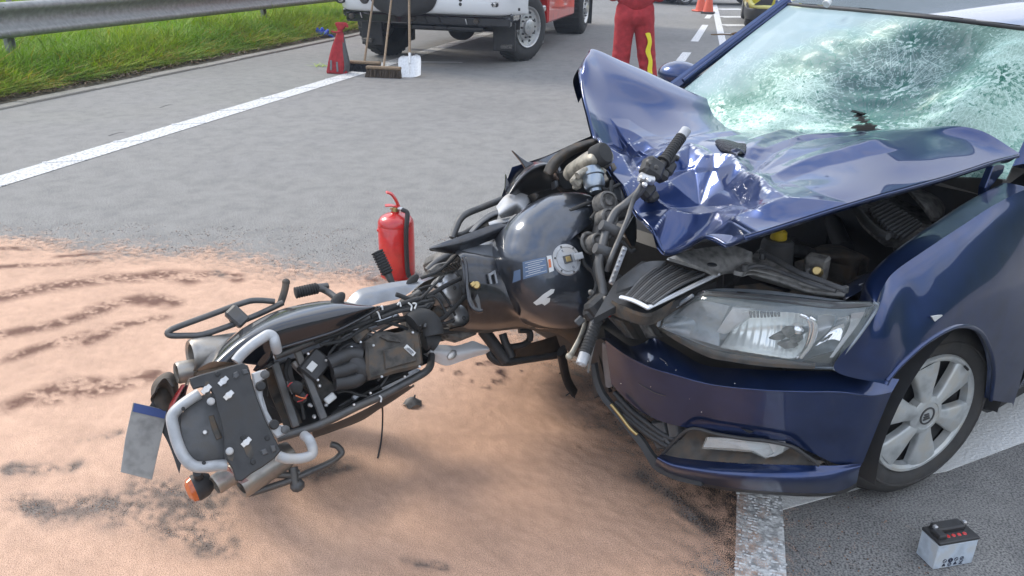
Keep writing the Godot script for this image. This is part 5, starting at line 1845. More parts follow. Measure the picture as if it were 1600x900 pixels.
	for sgn in [-1.0, 1.0]:
		st = mb()
		rbox(st, Transform3D(Basis(Vector3.UP, sgn * 0.5), Vector3(-3.0, 0.82, sgn * 0.6)), Vector3(0.1, 0.24, 0.22), 0.03)
		obj("tail_lamp", st, M.red_lens, car)
	# roof
	var front := [V(-0.962,1.4,0.654),V(-0.67,1.415,0.342),V(-0.378,1.432,-0.044),V(-0.245,1.438,-0.288),V(-0.221,1.436,-0.446),V(-0.299,1.425,-0.551),V(-0.417,1.412,-0.617),V(-0.61,1.4,-0.664)]
	var fz := []
	var roof_rows := [front]
	for q in [[-1.2, 0.035], [-1.7, 0.045], [-2.2, 0.02], [-2.75, -0.05]]:
		var r := []
		for p in front:
			r.append(Vector3(q[0] + (p.x + 0.9) * 0.3, p.y + q[1], p.z * (1.0 - 0.04 * absf(q[0] + 1.2))))
		roof_rows.append(r)
	st = mb()
	surf(st, roof_rows, 40, 30)
	obj("roof", st, M.blue_paint, car)
	st = mb()
	var edge := []
	for p in front:
		edge.append(p + Vector3(0.006, -0.008, 0))
	tube(st, edge, 0.006, 8)
	obj("screen_top_trim", st, M.black_plastic, car)
	st = mb()
	rod(st, V(-0.282,1.44,-0.007), V(-0.282,1.44,-0.007) + Vector3(-0.02, 0.012, 0), 0.014, 0.01)
	obj("roof_chip", st, M.label_white, car)
	# pillars
	var a_base := V(-0.403,1.071,0.72)
	var a_top: Vector3 = front[0]
	st = mb()
	box_at(st, a_base + (a_base - a_top) * 0.15 + Vector3(0, -0.005, 0.03), a_top + Vector3(-0.01, 0.0, 0.012), 0.075, 0.05, 0.012, Vector3(0.5, 0.6, 0.6))
	tube(st, [a_base + Vector3(0.01, 0.012, -0.006), a_top + Vector3(0.01, 0.012, -0.01)], 0.009, 8, 1)
	obj("windscreen_pillar", st, M.blue_paint, car)
	var n_base := Vector3(-0.40, 1.02, -0.715)
	var n_top := Vector3(-0.93, 1.40, -0.60)
	st = mb()
	thick(st, [[n_base + Vector3(0.05, -0.01, 0.03), n_base.lerp(n_top, 0.5) + Vector3(0.03, 0.02, 0.02), n_top + Vector3(0.03, 0, 0.02)], [n_base, n_base.lerp(n_top, 0.5) + Vector3(0, 0.015, -0.01), n_top], [n_base + Vector3(-0.08, -0.02, -0.03), n_base.lerp(n_top, 0.5) + Vector3(-0.08, -0.02, -0.03), n_top + Vector3(-0.1, -0.02, -0.03)]], 14, 8, Vector3(-0.01, -0.02, 0.03))
	obj("windscreen_pillar", st, M.blue_paint, car)
	for sgn in [-1.0, 1.0]:
		for q in [[-1.45, 0.05], [-2.3, 0.12]]:
			st = mb()
			box_at(st, Vector3(q[0], 0.96, sgn * 0.76), Vector3(q[0] - q[1], 1.44, sgn * 0.56), 0.05, 0.07, 0.01)
			obj("side_pillar", st, M.gloss_black, car)
		st = mb()
		surf(st, [[Vector3(-0.62, 1.0, sgn * 0.74), Vector3(-1.4, 1.02, sgn * 0.755), Vector3(-2.6, 1.04, sgn * 0.68)], [Vector3(-1.02, 1.40, sgn * 0.6), Vector3(-1.5, 1.46, sgn * 0.565), Vector3(-2.5, 1.42, sgn * 0.52)]], 20, 6)
		obj("side_window", st, M.dark_pane, car)
	st = mb()
	surf(st, [[Vector3(-3.0, 0.98, -0.62), Vector3(-3.04, 0.98, 0), Vector3(-3.0, 0.98, 0.62)], [Vector3(-2.74, 1.39, -0.5), Vector3(-2.78, 1.4, 0), Vector3(-2.74, 1.39, 0.5)]], 12, 6)
	obj("rear_window", st, M.dark_pane, car)
	# the far door mirror
	var mirror := Node3D.new()
	mirror.name = "door_mirror"
	car.add_child(mirror)
	var mc := V(-0.587,1.07,0.92)
	st = mb()
	ball(st, mc, Vector3(0.085, 0.062, 0.11), Basis(Vector3.UP, 0.2), 20, 12)
	obj("shell", st, M.blue_paint, mirror)
	st = mb()
	rod(st, mc + Vector3(0, -0.05, -0.04), mc + Vector3(-0.02, -0.1, -0.18), 0.025)
	obj("stalk", st, M.black_plastic, mirror)
	# inside: dashboard, wheel, seats
	st = mb()
	surf(st, [[Vector3(-0.3, 0.92, -0.68), Vector3(-0.22, 0.93, 0), Vector3(-0.3, 0.92, 0.68)], [Vector3(-0.55, 0.98, -0.68), Vector3(-0.52, 1.0, 0), Vector3(-0.55, 0.98, 0.68)], [Vector3(-0.85, 0.94, -0.68), Vector3(-0.84, 0.95, 0), Vector3(-0.85, 0.94, 0.68)], [Vector3(-0.9, 0.5, -0.68), Vector3(-0.88, 0.5, 0), Vector3(-0.9, 0.5, 0.68)]], 20, 16)
	obj("dashboard", st, M.grey_plastic, car)
	st = mb()
	var ring := []
	for k in 14:
		var w := TAU * k / 14
		ring.append(Vector3(-0.98 + 0.07 * sin(w), 0.92 + 0.175 * sin(w), -0.36 + 0.18 * cos(w)))
	tube(st, ring, 0.015, 8, 4, -1.0, true)
	rod(st, Vector3(-0.9, 0.86, -0.36), Vector3(-0.98, 0.92, -0.36), 0.05)
	obj("steering_wheel", st, M.black_plastic, car)
	for q in [[-1.45, -0.36], [-1.45, 0.36], [-2.35, -0.4], [-2.35, 0.4]]:
		var seat := Node3D.new()
		seat.name = "car_seat" if not car.has_node("car_seat") else "car_seat_%03d" % car.get_child_count()
		car.add_child(seat, true)
		st = mb()
		rbox(st, Transform3D(Basis(Vector3.BACK, -0.2), Vector3(q[0], 0.8, q[1])), Vector3(0.14, 0.62, 0.46), 0.05)
		rbox(st, Transform3D(Basis.IDENTITY, Vector3(q[0] + 0.25, 0.48, q[1])), Vector3(0.5, 0.14, 0.48), 0.05)
		obj("cushion", st, M.seat_cloth, seat)
		st = mb()
		rbox(st, Transform3D(Basis(Vector3.BACK, -0.15), Vector3(q[0] - 0.09, 1.2, q[1])), Vector3(0.09, 0.17, 0.26), 0.035)
		obj("headrest", st, M.seat_cloth, seat)
	# the shattered windscreen, sagging where it was struck
	var scr := []
	var base_row := [a_base + Vector3(0.07, -0.05, -0.02), Vector3(-0.14, 0.975, 0.42), Vector3(-0.04, 0.975, 0.0), Vector3(-0.12, 0.97, -0.42), Vector3(-0.32, 0.98, -0.70)]
	var top_row := []
	for p in front:
		top_row.append(p + Vector3(0.01, -0.014, 0))
	var lo := spline(base_row, 64)
	var hi := spline(top_row, 64)
	var lump := noise(5.0, 53, 3)
	var cellf := noise(9.0, 54, 1, FastNoiseLite.TYPE_CELLULAR)
	cellf.cellular_return_type = FastNoiseLite.RETURN_CELL_VALUE
	for j in 61:
		var v := j / 60.0
		var r := PackedVector3Array()
		for i in 65:
			var u := i / 64.0
			var p := hi[i].lerp(lo[i], v) + Vector3(0.05, 0.045, 0) * sin(PI * v) * pow(sin(PI * u), 0.6)
			var n := Vector3(0.62, 0.78, 0)
			var g1 := exp(-pow((u - 0.60) / 0.16, 2) - pow((v - 0.45) / 0.36, 2))
			var g2 := exp(-pow((u - 0.32) / 0.14, 2) - pow((v - 0.75) / 0.22, 2))
			var bulge := exp(-pow((u - 0.9) / 0.1, 2) - pow((v - 0.5) / 0.4, 2))
			var fade := minf(1.0, minf(minf(u, 1.0 - u) * 8.0, minf(v, 1.0 - v) * 8.0))
			p -= n * (0.11 * g1 + 0.05 * g2 - 0.05 * bulge) * fade
			p += n * (0.014 * lump.get_noise_2d(u * 1.6, v * 1.1) + 0.002 * cellf.get_noise_2d(u * 3.0, v * 2.0)) * fade * smoothstep(0.12, 0.35, u)
			r.append(p)
		scr.append(r)
	var gap := func(u: float, v: float) -> bool:
		# the split in the lower middle
		var d := absf(v - 0.71 - 0.3 * (u - 0.64)) / 0.06 + absf(u - 0.645) / 0.034
		var d2 := absf(v - 0.60 - 1.7 * (u - 0.60)) / 0.04 + absf(u - 0.60) / 0.045
		return d < 1.0 or d2 < 0.8
	var screen := Node3D.new()
	screen.name = "shattered_windscreen"
	car.add_child(screen)
	st = mb()
	sheet(st, scr, false, true, null, gap)
	var cm := mat("cracked_glass", Color.WHITE, 0.5)
	cm.albedo_texture = crack_texture()
	cm.texture_repeat = false
	cm.transparency = BaseMaterial3D.TRANSPARENCY_ALPHA
	obj("crack_layer", st, cm, screen)
	st = mb()
	var inner := []
	for r in scr:
		var q := PackedVector3Array()
		for p in r:
			q.append(p + Vector3(-0.004, -0.005, 0))
		inner.append(q)
	sheet(st, inner, false, false, null, gap)
	obj("glass_layer", st, M.windscreen_pane, screen)


func make_car() -> void:
	var car := thing("blue_car", "dark blue car with crumpled bonnet and shattered windscreen", "car", Transform3D(Basis(Vector3(-0.812966, 0.000000, 0.582310), Vector3.UP, Vector3(-0.582310, -0.000000, -0.812966)), Vector3(0.822505, 0.000000, -2.768618)))
	make_body(car)
	make_bumper(car)
	make_headlight(car)
	make_engine_bay(car)
	make_hood(car)
	make_wheel(car, Vector3(0, 0.302, -0.765), -0.2)
	make_wheel(car, Vector3(-0.02, 0.302, 0.765), -0.2, true)
	make_wheel(car, Vector3(-2.47, 0.302, -0.765), 0.0)
	make_wheel(car, Vector3(-2.47, 0.302, 0.765), 0.0, true)



# ---------- the motorcycle ----------
func bike_part(bike: Node3D, called: String, m: Material, draw: Callable) -> MeshInstance3D:
	var st := mb()
	draw.call(st)
	return obj(called, st, m, bike)


func bike_wheel(bike: Node3D, called: String, at: Vector3, turn: float, r: float, w: float) -> void:
	var root := Node3D.new()
	root.name = called
	bike.add_child(root)
	root.transform = Transform3D(Basis(Vector3.UP, turn) * Basis(Vector3.RIGHT, PI / 2), at)
	var id := Transform3D.IDENTITY
	var st := mb()
	lathe(st, [Vector2(r * 0.72, -w * 0.36), Vector2(r * 0.84, -w * 0.5), Vector2(r * 0.93, -w * 0.46), Vector2(r * 0.985, -w * 0.25), Vector2(r, 0), Vector2(r * 0.985, w * 0.25), Vector2(r * 0.93, w * 0.46), Vector2(r * 0.84, w * 0.5), Vector2(r * 0.72, w * 0.36)], id, 60)
	for k in 40:
		var a := TAU * k / 40
		var c := Vector3(cos(a), 0, sin(a))
		for sg in [-1.0, 1.0]:
			var b := Basis(c.cross(Vector3.UP) * sg, c, Vector3.UP).rotated(c, 0.5 * sg)
			rbox(st, Transform3D(b.orthonormalized(), c * r * 0.985 + Vector3.UP * w * 0.2 * sg), Vector3(0.02, 0.02, w * 0.36), 0.004)
	obj("tyre", st, M.rubber, root)
	st = mb()
	lathe(st, [Vector2(r * 0.74, -w * 0.3), Vector2(r * 0.66, -w * 0.18), Vector2(r * 0.66, w * 0.18), Vector2(r * 0.74, w * 0.3)], id, 48)
	for k in 3:
		for d in [-0.12, 0.12]:
			var a: float = TAU * k / 3 + d
			rod(st, Vector3(cos(a - d) * 0.03, 0, sin(a - d) * 0.03), Vector3(cos(a) * r * 0.67, 0, sin(a) * r * 0.67), 0.018, 0.014)
	rod(st, Vector3(0, -w * 0.4, 0), Vector3(0, w * 0.4, 0), 0.045, 0.045, 20)
	obj("rim", st, M.dark_steel, root)
	st = mb()
	lathe(st, [Vector2(0.06, w * 0.42), Vector2(r * 0.42, w * 0.42), Vector2(r * 0.42, w * 0.46), Vector2(0.06, w * 0.46)], id, 40)
	obj("brake_disc", st, M.silver, root)


func make_bike_tail(bike: Node3D) -> void:
	var up := Vector3(0, 1, 0)
	# the carrier plate with its slots, bolts and hooks
	var st := mb()
	var outline := [V(-0.315,0.93,-0.121),V(-0.29,0.93,-0.121),V(-0.257,0.93,-0.118),V(-0.224,0.93,-0.116),V(-0.192,0.93,-0.113),V(-0.182,0.93,-0.102),V(-0.182,0.93,-0.089),V(-0.186,0.93,-0.062),V(-0.189,0.93,-0.019),V(-0.189,0.93,0.04),V(-0.185,0.93,0.078),V(-0.181,0.93,0.121),V(-0.202,0.93,0.132),V(-0.234,0.93,0.14),V(-0.264,0.93,0.144),V(-0.289,0.93,0.151),V(-0.301,0.93,0.144),V(-0.299,0.93,0.115),V(-0.306,0.93,0.081),V(-0.291,0.93,0.04),V(-0.285,0.93,-0.01),V(-0.28,0.93,-0.066),V(-0.283,0.93,-0.085),V(-0.3,0.93,-0.092),V(-0.316,0.93,-0.093),V(-0.318,0.93,-0.108)]
	plate(st, outline, -up * 0.009, 0.003)
	var carrier := obj("carrier_plate", st, M.black_plastic, bike)
	for q in [[V(-0.285,0.931,-0.102),V(-0.279,0.931,-0.099),V(-0.281,0.931,-0.078),V(-0.289,0.931,-0.063),V(-0.297,0.931,-0.064),V(-0.295,0.931,-0.084)], [V(-0.249,0.931,-0.099),V(-0.242,0.931,-0.095),V(-0.244,0.931,-0.074),V(-0.249,0.931,-0.071),V(-0.253,0.931,-0.08)], [V(-0.245,0.931,-0.064),V(-0.237,0.931,-0.056),V(-0.24,0.931,-0.043),V(-0.252,0.931,-0.039),V(-0.259,0.931,-0.045),V(-0.256,0.931,-0.058)], [V(-0.253,0.931,0.057),V(-0.241,0.931,0.065),V(-0.241,0.931,0.083),V(-0.243,0.931,0.105),V(-0.253,0.931,0.112),V(-0.259,0.931,0.098),V(-0.259,0.931,0.075)], [V(-0.294,0.931,0.062),V(-0.283,0.931,0.07),V(-0.284,0.931,0.087),V(-0.293,0.931,0.099),V(-0.3,0.931,0.091),V(-0.3,0.931,0.076)]]:
		st = mb()
		plate(st, q, -up * 0.004)
		obj("slot", st, M.dusty_plastic, carrier)
	for q in [V(-0.29,0.93,-0.052), V(-0.291,0.93,0.074)]:
		st = mb()
		rod(st, q, q + up * 0.01, 0.0095, 0.0085, 16)
		rod(st, q + up * 0.01, q + up * 0.0112, 0.005, 0.005, 6)
		obj("bolt", st, M.white_silver, carrier)
	for q in [V(-0.248,0.93,-0.051), V(-0.249,0.93,0.069), V(-0.248,0.93,-0.087), V(-0.29,0.93,-0.083)]:
		st = mb()
		lathe(st, [Vector2(0.003, 0.001), Vector2(0.0035, 0.004), Vector2(0.0075, 0.004), Vector2(0.0085, 0.0)], Transform3D(Basis.IDENTITY, q), 14)
		rbox(st, Transform3D(Basis(up, 0.4), q + up * 0.002), Vector3(0.026, 0.002, 0.012), 0.001)
		obj("clamp_washer", st, M.silver, carrier)
	for q in [[V(-0.221,0.936,-0.097),V(-0.21,0.936,-0.098),V(-0.208,0.936,-0.085),V(-0.219,0.936,-0.08),V(-0.224,0.936,-0.086)], [V(-0.2,0.936,-0.097),V(-0.188,0.936,-0.095),V(-0.187,0.936,-0.083),V(-0.2,0.936,-0.084)], [V(-0.202,0.936,0.099),V(-0.19,0.936,0.102),V(-0.192,0.936,0.116),V(-0.203,0.936,0.117)], [V(-0.227,0.936,0.1),V(-0.213,0.936,0.101),V(-0.211,0.936,0.115),V(-0.225,0.936,0.114)]]:
		st = mb()
		plate(st, q, -up * 0.008, 0.003)
		obj("hook", st, M.grey_plastic, carrier)
	bolts(carrier, "rubber_stop", M.rubber, [V(-0.254,0.93,-0.108),V(-0.252,0.93,0.057),V(-0.201,0.93,0.079),V(-0.251,0.93,0.119)], up, 0.007, 0.006)
	# silver tail hoop and the grey panel inside it
	st = mb()
	tube(st, [V(-0.305,0.9,-0.08),V(-0.329,0.9,-0.075),V(-0.36,0.9,-0.065),V(-0.379,0.9,-0.051),V(-0.385,0.9,-0.022),V(-0.388,0.9,0.012),V(-0.386,0.9,0.046),V(-0.376,0.9,0.071),V(-0.36,0.9,0.084),V(-0.333,0.9,0.093),V(-0.305,0.9,0.103)], 0.0135, 12, 6, -1.0, false, 1.3)
	var hoop := obj("tail_hoop", st, M.white_silver, bike)
	bolts(hoop, "hoop_bolt", M.rubber, [V(-0.351,0.913,-0.06),V(-0.351,0.913,0.077)], up, 0.005, 0.004)
	st = mb()
	thick(st, [[V(-0.356,0.89,-0.049),V(-0.331,0.89,-0.068),V(-0.303,0.89,-0.074),V(-0.271,0.89,-0.07)], [V(-0.37,0.902,-0.016),V(-0.344,0.902,-0.019),V(-0.31,0.902,-0.019),V(-0.272,0.902,-0.011)], [V(-0.377,0.9,0.039),V(-0.352,0.9,0.042),V(-0.319,0.9,0.043),V(-0.287,0.9,0.049)], [V(-0.367,0.888,0.074),V(-0.352,0.888,0.082),V(-0.327,0.888,0.089),V(-0.302,0.888,0.094)]], 16, 12, -up * 0.01)
	var pad := obj("tail_pad", st, M.grey_plastic, bike)
	st = mb()
	plate(st, [V(-0.304,0.906,-0.022),V(-0.293,0.906,-0.02),V(-0.293,0.906,0.01),V(-0.293,0.906,0.039),V(-0.307,0.906,0.039),V(-0.308,0.906,0.011)], -up * 0.004, 0.002)
	obj("pad_recess", st, M.dusty_plastic, pad)
	st = mb()
	rod(st, V(-0.324,0.9,0.011), V(-0.325,0.912,0.011), 0.006, 0.005, 10)
	obj("pad_rivet", st, M.silver, pad)
	# cast bracket in front of the plate
	st = mb()
	plate(st, [V(-0.178,0.915,-0.081),V(-0.159,0.915,-0.081),V(-0.143,0.915,-0.078),V(-0.14,0.915,-0.066),V(-0.147,0.915,-0.057),V(-0.163,0.915,-0.055),V(-0.172,0.915,-0.02),V(-0.175,0.915,0.02),V(-0.171,0.915,0.049),V(-0.159,0.915,0.063),V(-0.146,0.915,0.07),V(-0.143,0.915,0.083),V(-0.154,0.915,0.089),V(-0.177,0.915,0.09),V(-0.186,0.915,0.072),V(-0.188,0.915,0.03),V(-0.187,0.915,-0.019),V(-0.182,0.915,-0.058)], -up * 0.012, 0.004)
	var br := obj("cast_bracket", st, M.white_silver, bike)
	for q in [V(-0.15,0.915,-0.067), V(-0.152,0.915,0.078)]:
		st = mb()
		lathe(st, [Vector2(0.0, 0.007), Vector2(0.006, 0.007), Vector2(0.0105, 0.005), Vector2(0.011, 0.0)], Transform3D(Basis.IDENTITY, q), 14)
		obj("bracket_bolt", st, M.dark_steel, br)
	for q in [V(-0.17,0.915,-0.044), V(-0.173,0.915,0.056)]:
		st = mb()
		rod(st, q, q + up * 0.014, 0.0125, 0.0115, 14)
		obj("rubber_knob", st, M.rubber, br)
	# grab handles
	st = mb()
	tube(st, [V(-0.198,0.875,-0.123),V(-0.177,0.875,-0.136),V(-0.145,0.875,-0.149),V(-0.115,0.875,-0.157),V(-0.099,0.875,-0.159),V(-0.091,0.875,-0.149),V(-0.092,0.875,-0.134),V(-0.09,0.85,-0.115)], 0.0135, 12)
	obj("grab_handle", st, M.white_silver, bike)
	st = mb()
	tube(st, [V(-0.186,0.875,0.132),V(-0.169,0.875,0.147),V(-0.144,0.875,0.159),V(-0.119,0.875,0.165),V(-0.104,0.875,0.162),V(-0.099,0.875,0.145),V(-0.1,0.875,0.127),V(-0.103,0.85,0.114)], 0.013, 12)
	obj("grab_handle", st, M.white_silver, bike)
	# left tail cowl in gloss black
	st = mb()
	var c0 := [V(-0.14,0.8,-0.099),V(-0.087,0.8,-0.118),V(-0.04,0.8,-0.118),V(0.023,0.8,-0.114),V(0.088,0.8,-0.112),V(0.159,0.8,-0.12),V(0.227,0.8,-0.131)]
	var c1 := [V(-0.22,0.835,-0.136),V(-0.144,0.835,-0.163),V(-0.067,0.835,-0.167),V(-0.006,0.835,-0.163),V(0.063,0.835,-0.154),V(0.134,0.835,-0.145),V(0.203,0.835,-0.136)]
	var c2 := [V(-0.247,0.79,-0.148),V(-0.169,0.79,-0.181),V(-0.086,0.79,-0.198),V(-0.015,0.79,-0.199),V(0.056,0.79,-0.193),V(0.126,0.79,-0.181),V(0.196,0.79,-0.151)]
	var c3 := [V(-0.28,0.68,-0.142),V(-0.21,0.68,-0.182),V(-0.12,0.68,-0.213),V(-0.026,0.68,-0.227),V(0.056,0.68,-0.222),V(0.136,0.68,-0.204),V(0.227,0.68,-0.16)]
	var c4 := [V(-0.267,0.56,-0.124),V(-0.2,0.56,-0.175),V(-0.106,0.56,-0.209),V(-0.006,0.56,-0.225),V(0.08,0.56,-0.219),V(0.165,0.56,-0.202),V(0.261,0.56,-0.157)]
	surf(st, [c0, c1, c2, c3, c4], 48, 24)
	var cowl := obj("tail_cowl", st, M.gloss_black, bike)
	st = mb()
	tube(st, c0, 0.005, 8)
	obj("cowl_edge", st, M.gloss_black, cowl)
	st = mb()
	ball(st, V(0.133,0.752,-0.193), Vector3(0.03, 0.012, 0.016), Basis(up, 0.5), 16, 8)
	obj("cowl_recess", st, M.rubber, cowl)
	st = mb()
	thick(st, [[V(-0.133,0.7,-0.207),V(-0.081,0.7,-0.218),V(-0.03,0.7,-0.225),V(-0.007,0.7,-0.225)], [V(-0.133,0.705,-0.191),V(-0.08,0.705,-0.202),V(-0.031,0.705,-0.211),V(-0.015,0.705,-0.215)]], 14, 3, -up * 0.01)
	obj("cowl_slot", st, M.rubber, cowl)
	st = mb()
	surf(st, [[V(-0.165,0.86,-0.089),V(-0.128,0.86,-0.115),V(-0.1,0.86,-0.119)], [V(-0.151,0.83,-0.081),V(-0.125,0.83,-0.09),V(-0.1,0.83,-0.105)], [V(-0.142,0.78,-0.087),V(-0.12,0.78,-0.083),V(-0.095,0.78,-0.087)]], 14, 8)
	obj("handle_boot", st, M.gloss_black, cowl)
	# rear of the cowl with the long red lamp
	st = mb()
	surf(st, [[V(-0.309,0.88,-0.121),V(-0.329,0.88,-0.094),V(-0.351,0.88,-0.059),V(-0.373,0.88,-0.039)], [V(-0.303,0.8,-0.131),V(-0.329,0.8,-0.107),V(-0.359,0.8,-0.066),V(-0.377,0.8,-0.043)], [V(-0.291,0.66,-0.135),V(-0.323,0.66,-0.114),V(-0.353,0.66,-0.078),V(-0.374,0.66,-0.043)]], 18, 12)
	obj("tail_end", st, M.gloss_black, bike)
	st = mb()
	thick(st, [[V(-0.322,0.84,-0.115),V(-0.342,0.84,-0.097),V(-0.36,0.84,-0.08),V(-0.379,0.84,-0.056)], [V(-0.321,0.78,-0.12),V(-0.343,0.78,-0.101),V(-0.362,0.78,-0.083),V(-0.377,0.78,-0.059)]], 14, 5, Vector3(-0.006, 0, 0))
	obj("tail_lamp", st, M.red_lens, bike)
	st = mb()
	surf(st, [[V(-0.36,0.89,0.085),V(-0.333,0.89,0.096),V(-0.303,0.89,0.107),V(-0.296,0.89,0.134)], [V(-0.356,0.8,0.095),V(-0.327,0.8,0.112),V(-0.297,0.8,0.128),V(-0.282,0.8,0.166)], [V(-0.333,0.66,0.104),V(-0.301,0.66,0.118),V(-0.269,0.66,0.137),V(-0.246,0.66,0.18)]], 16, 10)
	obj("tail_end", st, M.red_lens, bike)
	# mudguard, number plate, indicators
	st = mb()
	thick(st, [[V(-0.344,0.72,-0.126),V(-0.352,0.72,-0.153),V(-0.372,0.72,-0.145),V(-0.387,0.72,-0.128)], [V(-0.342,0.62,-0.083),V(-0.353,0.62,-0.129),V(-0.379,0.62,-0.139),V(-0.396,0.62,-0.122)], [V(-0.354,0.55,-0.041),V(-0.368,0.55,-0.064),V(-0.389,0.55,-0.081),V(-0.395,0.55,-0.109)], [V(-0.355,0.48,0.008),V(-0.376,0.48,-0.001),V(-0.379,0.48,-0.037),V(-0.389,0.48,-0.075)]], 16, 14, Vector3(0.006, -0.004, 0))
	obj("rear_mudguard", st, M.dusty_plastic, bike)
	st = mb()
	dome(st, [V(-0.385,0.55,-0.146),V(-0.367,0.55,-0.167),V(-0.34,0.55,-0.177),V(-0.32,0.55,-0.171),V(-0.314,0.55,-0.143),V(-0.326,0.55,-0.105),V(-0.347,0.55,-0.072),V(-0.367,0.55,-0.058),V(-0.386,0.55,-0.067),V(-0.395,0.55,-0.1)], V(-0.361,0.63,-0.123), up, 36, 8, 0.06)
	obj("inner_mudguard", st, M.dusty_plastic, bike)
	var np := [V(-0.438,0.62,-0.128),V(-0.367,0.62,-0.077),V(-0.414,0.62,0.001),V(-0.462,0.62,0.081),V(-0.524,0.62,0.031),V(-0.485,0.62,-0.048)]
	for i in np.size():
		np[i] += Vector3(0.0, -0.02, 0.0)
	st = mb()
	plate(st, np, -up * 0.003, 0.001)
	var pl := obj("number_plate", st, M.dirty_plate, bike)
	st = mb()
	plate(st, [V(-0.436,0.603,-0.125),V(-0.37,0.603,-0.077),V(-0.382,0.603,-0.058),V(-0.447,0.603,-0.106)], -up * 0.002)
	obj("blue_band", st, M.plate_blue, pl)
	st = mb()
	thick(st, [[V(-0.353,0.59,-0.147),V(-0.332,0.59,-0.064),V(-0.353,0.59,0.02)], [V(-0.412,0.585,-0.098),V(-0.394,0.585,0.002),V(-0.395,0.585,0.094)]], 8, 6, -up * 0.012)
	obj("plate_bracket", st, M.black_plastic, bike)
	var ind := Node3D.new()
	ind.name = "indicator"
	bike.add_child(ind)
	st = mb()
	var ic := V(-0.373,0.56,0.149)
	var ax := (V(-0.386,0.56,0.151) - V(-0.356,0.56,0.15)).normalized()
	lathe(st, [Vector2(0.0, -0.05), Vector2(0.022, -0.048), Vector2(0.034, -0.03), Vector2(0.038, -0.005), Vector2(0.036, 0.0)], Transform3D(along(Vector3.ZERO, ax).basis, ic), 20)
	rod(st, ic + Vector3(0.02, 0.01, -0.02), V(-0.354,0.62,0.108), 0.013)
	obj("housing", st, M.black_plastic, ind)
	st = mb()
	lathe(st, [Vector2(0.036, 0.0), Vector2(0.033, 0.012), Vector2(0.02, 0.02), Vector2(0.0, 0.022)], Transform3D(along(Vector3.ZERO, ax).basis, ic), 20)
	obj("lens", st, M.orange_lens, ind)
	# the two pairs of silencers
	for q in [[V(-0.269,0.63,-0.192), -1.0, 0.045], [V(-0.315,0.61,-0.162), -1.0, 0.03], [V(-0.325,0.6,0.16), 1.0, 0.028], [V(-0.267,0.58,0.189), 1.0, 0.04]]:
		st = mb()
		var b: Vector3 = q[0]
		var a := b + Vector3(0.07, -0.012, -0.012 * q[1])
		var r: float = q[2]
		lathe(st, [Vector2(r * 0.8, -0.1), Vector2(r, -0.07), Vector2(r, 0), Vector2(r * 1.02, 0.01), Vector2(r * 1.02, a.distance_to(b) - 0.006), Vector2(r * 0.92, a.distance_to(b)), Vector2(r * 0.7, a.distance_to(b) - 0.004), Vector2(r * 0.66, a.distance_to(b) - 0.05), Vector2(0.0, a.distance_to(b) - 0.05)], along(a, b), 28)
		obj("silencer", st, M.exhaust_steel, bike)
	# luggage frames either side
	st = mb()
	tube(st, [V(-0.003,0.62,-0.26),V(-0.047,0.62,-0.279),V(-0.086,0.62,-0.285),V(-0.184,0.62,-0.282),V(-0.273,0.62,-0.279),V(-0.292,0.62,-0.276),V(-0.3,0.62,-0.271),V(-0.293,0.62,-0.262),V(-0.258,0.62,-0.249),V(-0.217,0.62,-0.237),V(-0.145,0.62,-0.236),V(-0.061,0.62,-0.24),V(0.018,0.62,-0.249)], 0.0085, 10, 3)
	tube(st, [V(-0.129,0.6,-0.273),V(-0.129,0.62,-0.235)], 0.009, 8)
	tube(st, [V(-0.204,0.6,-0.23),V(-0.204,0.6,-0.206),V(-0.204,0.58,-0.188)], 0.0125, 8)
	rbox(st, Transform3D(Basis(up, 0.45), V(-0.117,0.63,-0.253)), Vector3(0.04, 0.035, 0.06), 0.006)
	obj("luggage_frame", st, M.dark_steel, bike)
	st = mb()
	tube(st, [V(0.013,0.6,-0.249),V(0.03,0.6,-0.27),V(0.044,0.6,-0.29),V(0.052,0.6,-0.305)], 0.0105, 10)
	ball(st, V(0.052,0.6,-0.305), Vector3(0.012, 0.012, 0.012), Basis.IDENTITY, 10, 6)
	obj("bent_stub", st, M.dusty_plastic, bike)
	st = mb()
	tube(st, [V(-0.25,0.56,0.221),V(-0.225,0.56,0.226),V(-0.177,0.56,0.231),V(-0.136,0.56,0.235),V(-0.067,0.56,0.236),V(-0.005,0.56,0.235),V(0.026,0.56,0.227),V(0.034,0.56,0.219),V(0.027,0.56,0.199),V(0.012,0.56,0.187)], 0.0095, 10)
	tube(st, [V(-0.212,0.56,0.191),V(-0.166,0.56,0.203),V(-0.123,0.56,0.223),V(-0.098,0.56,0.225)], 0.0095, 8)
	tube(st, [V(-0.111,0.56,0.204),V(-0.12,0.56,0.242),V(-0.12,0.56,0.261)], 0.014, 8)
	ball(st, V(-0.118,0.56,0.257), Vector3(0.022, 0.014, 0.02), Basis.IDENTITY, 10, 6)
	obj("luggage_frame", st, M.dark_steel, bike)
	st = mb()
	tube(st, [V(0.174,0.46,-0.272),V(0.197,0.46,-0.249),V(0.215,0.5,-0.195),V(0.229,0.5,-0.132)], 0.011, 8)
	obj("footrest_hanger", st, M.dark_steel, bike)
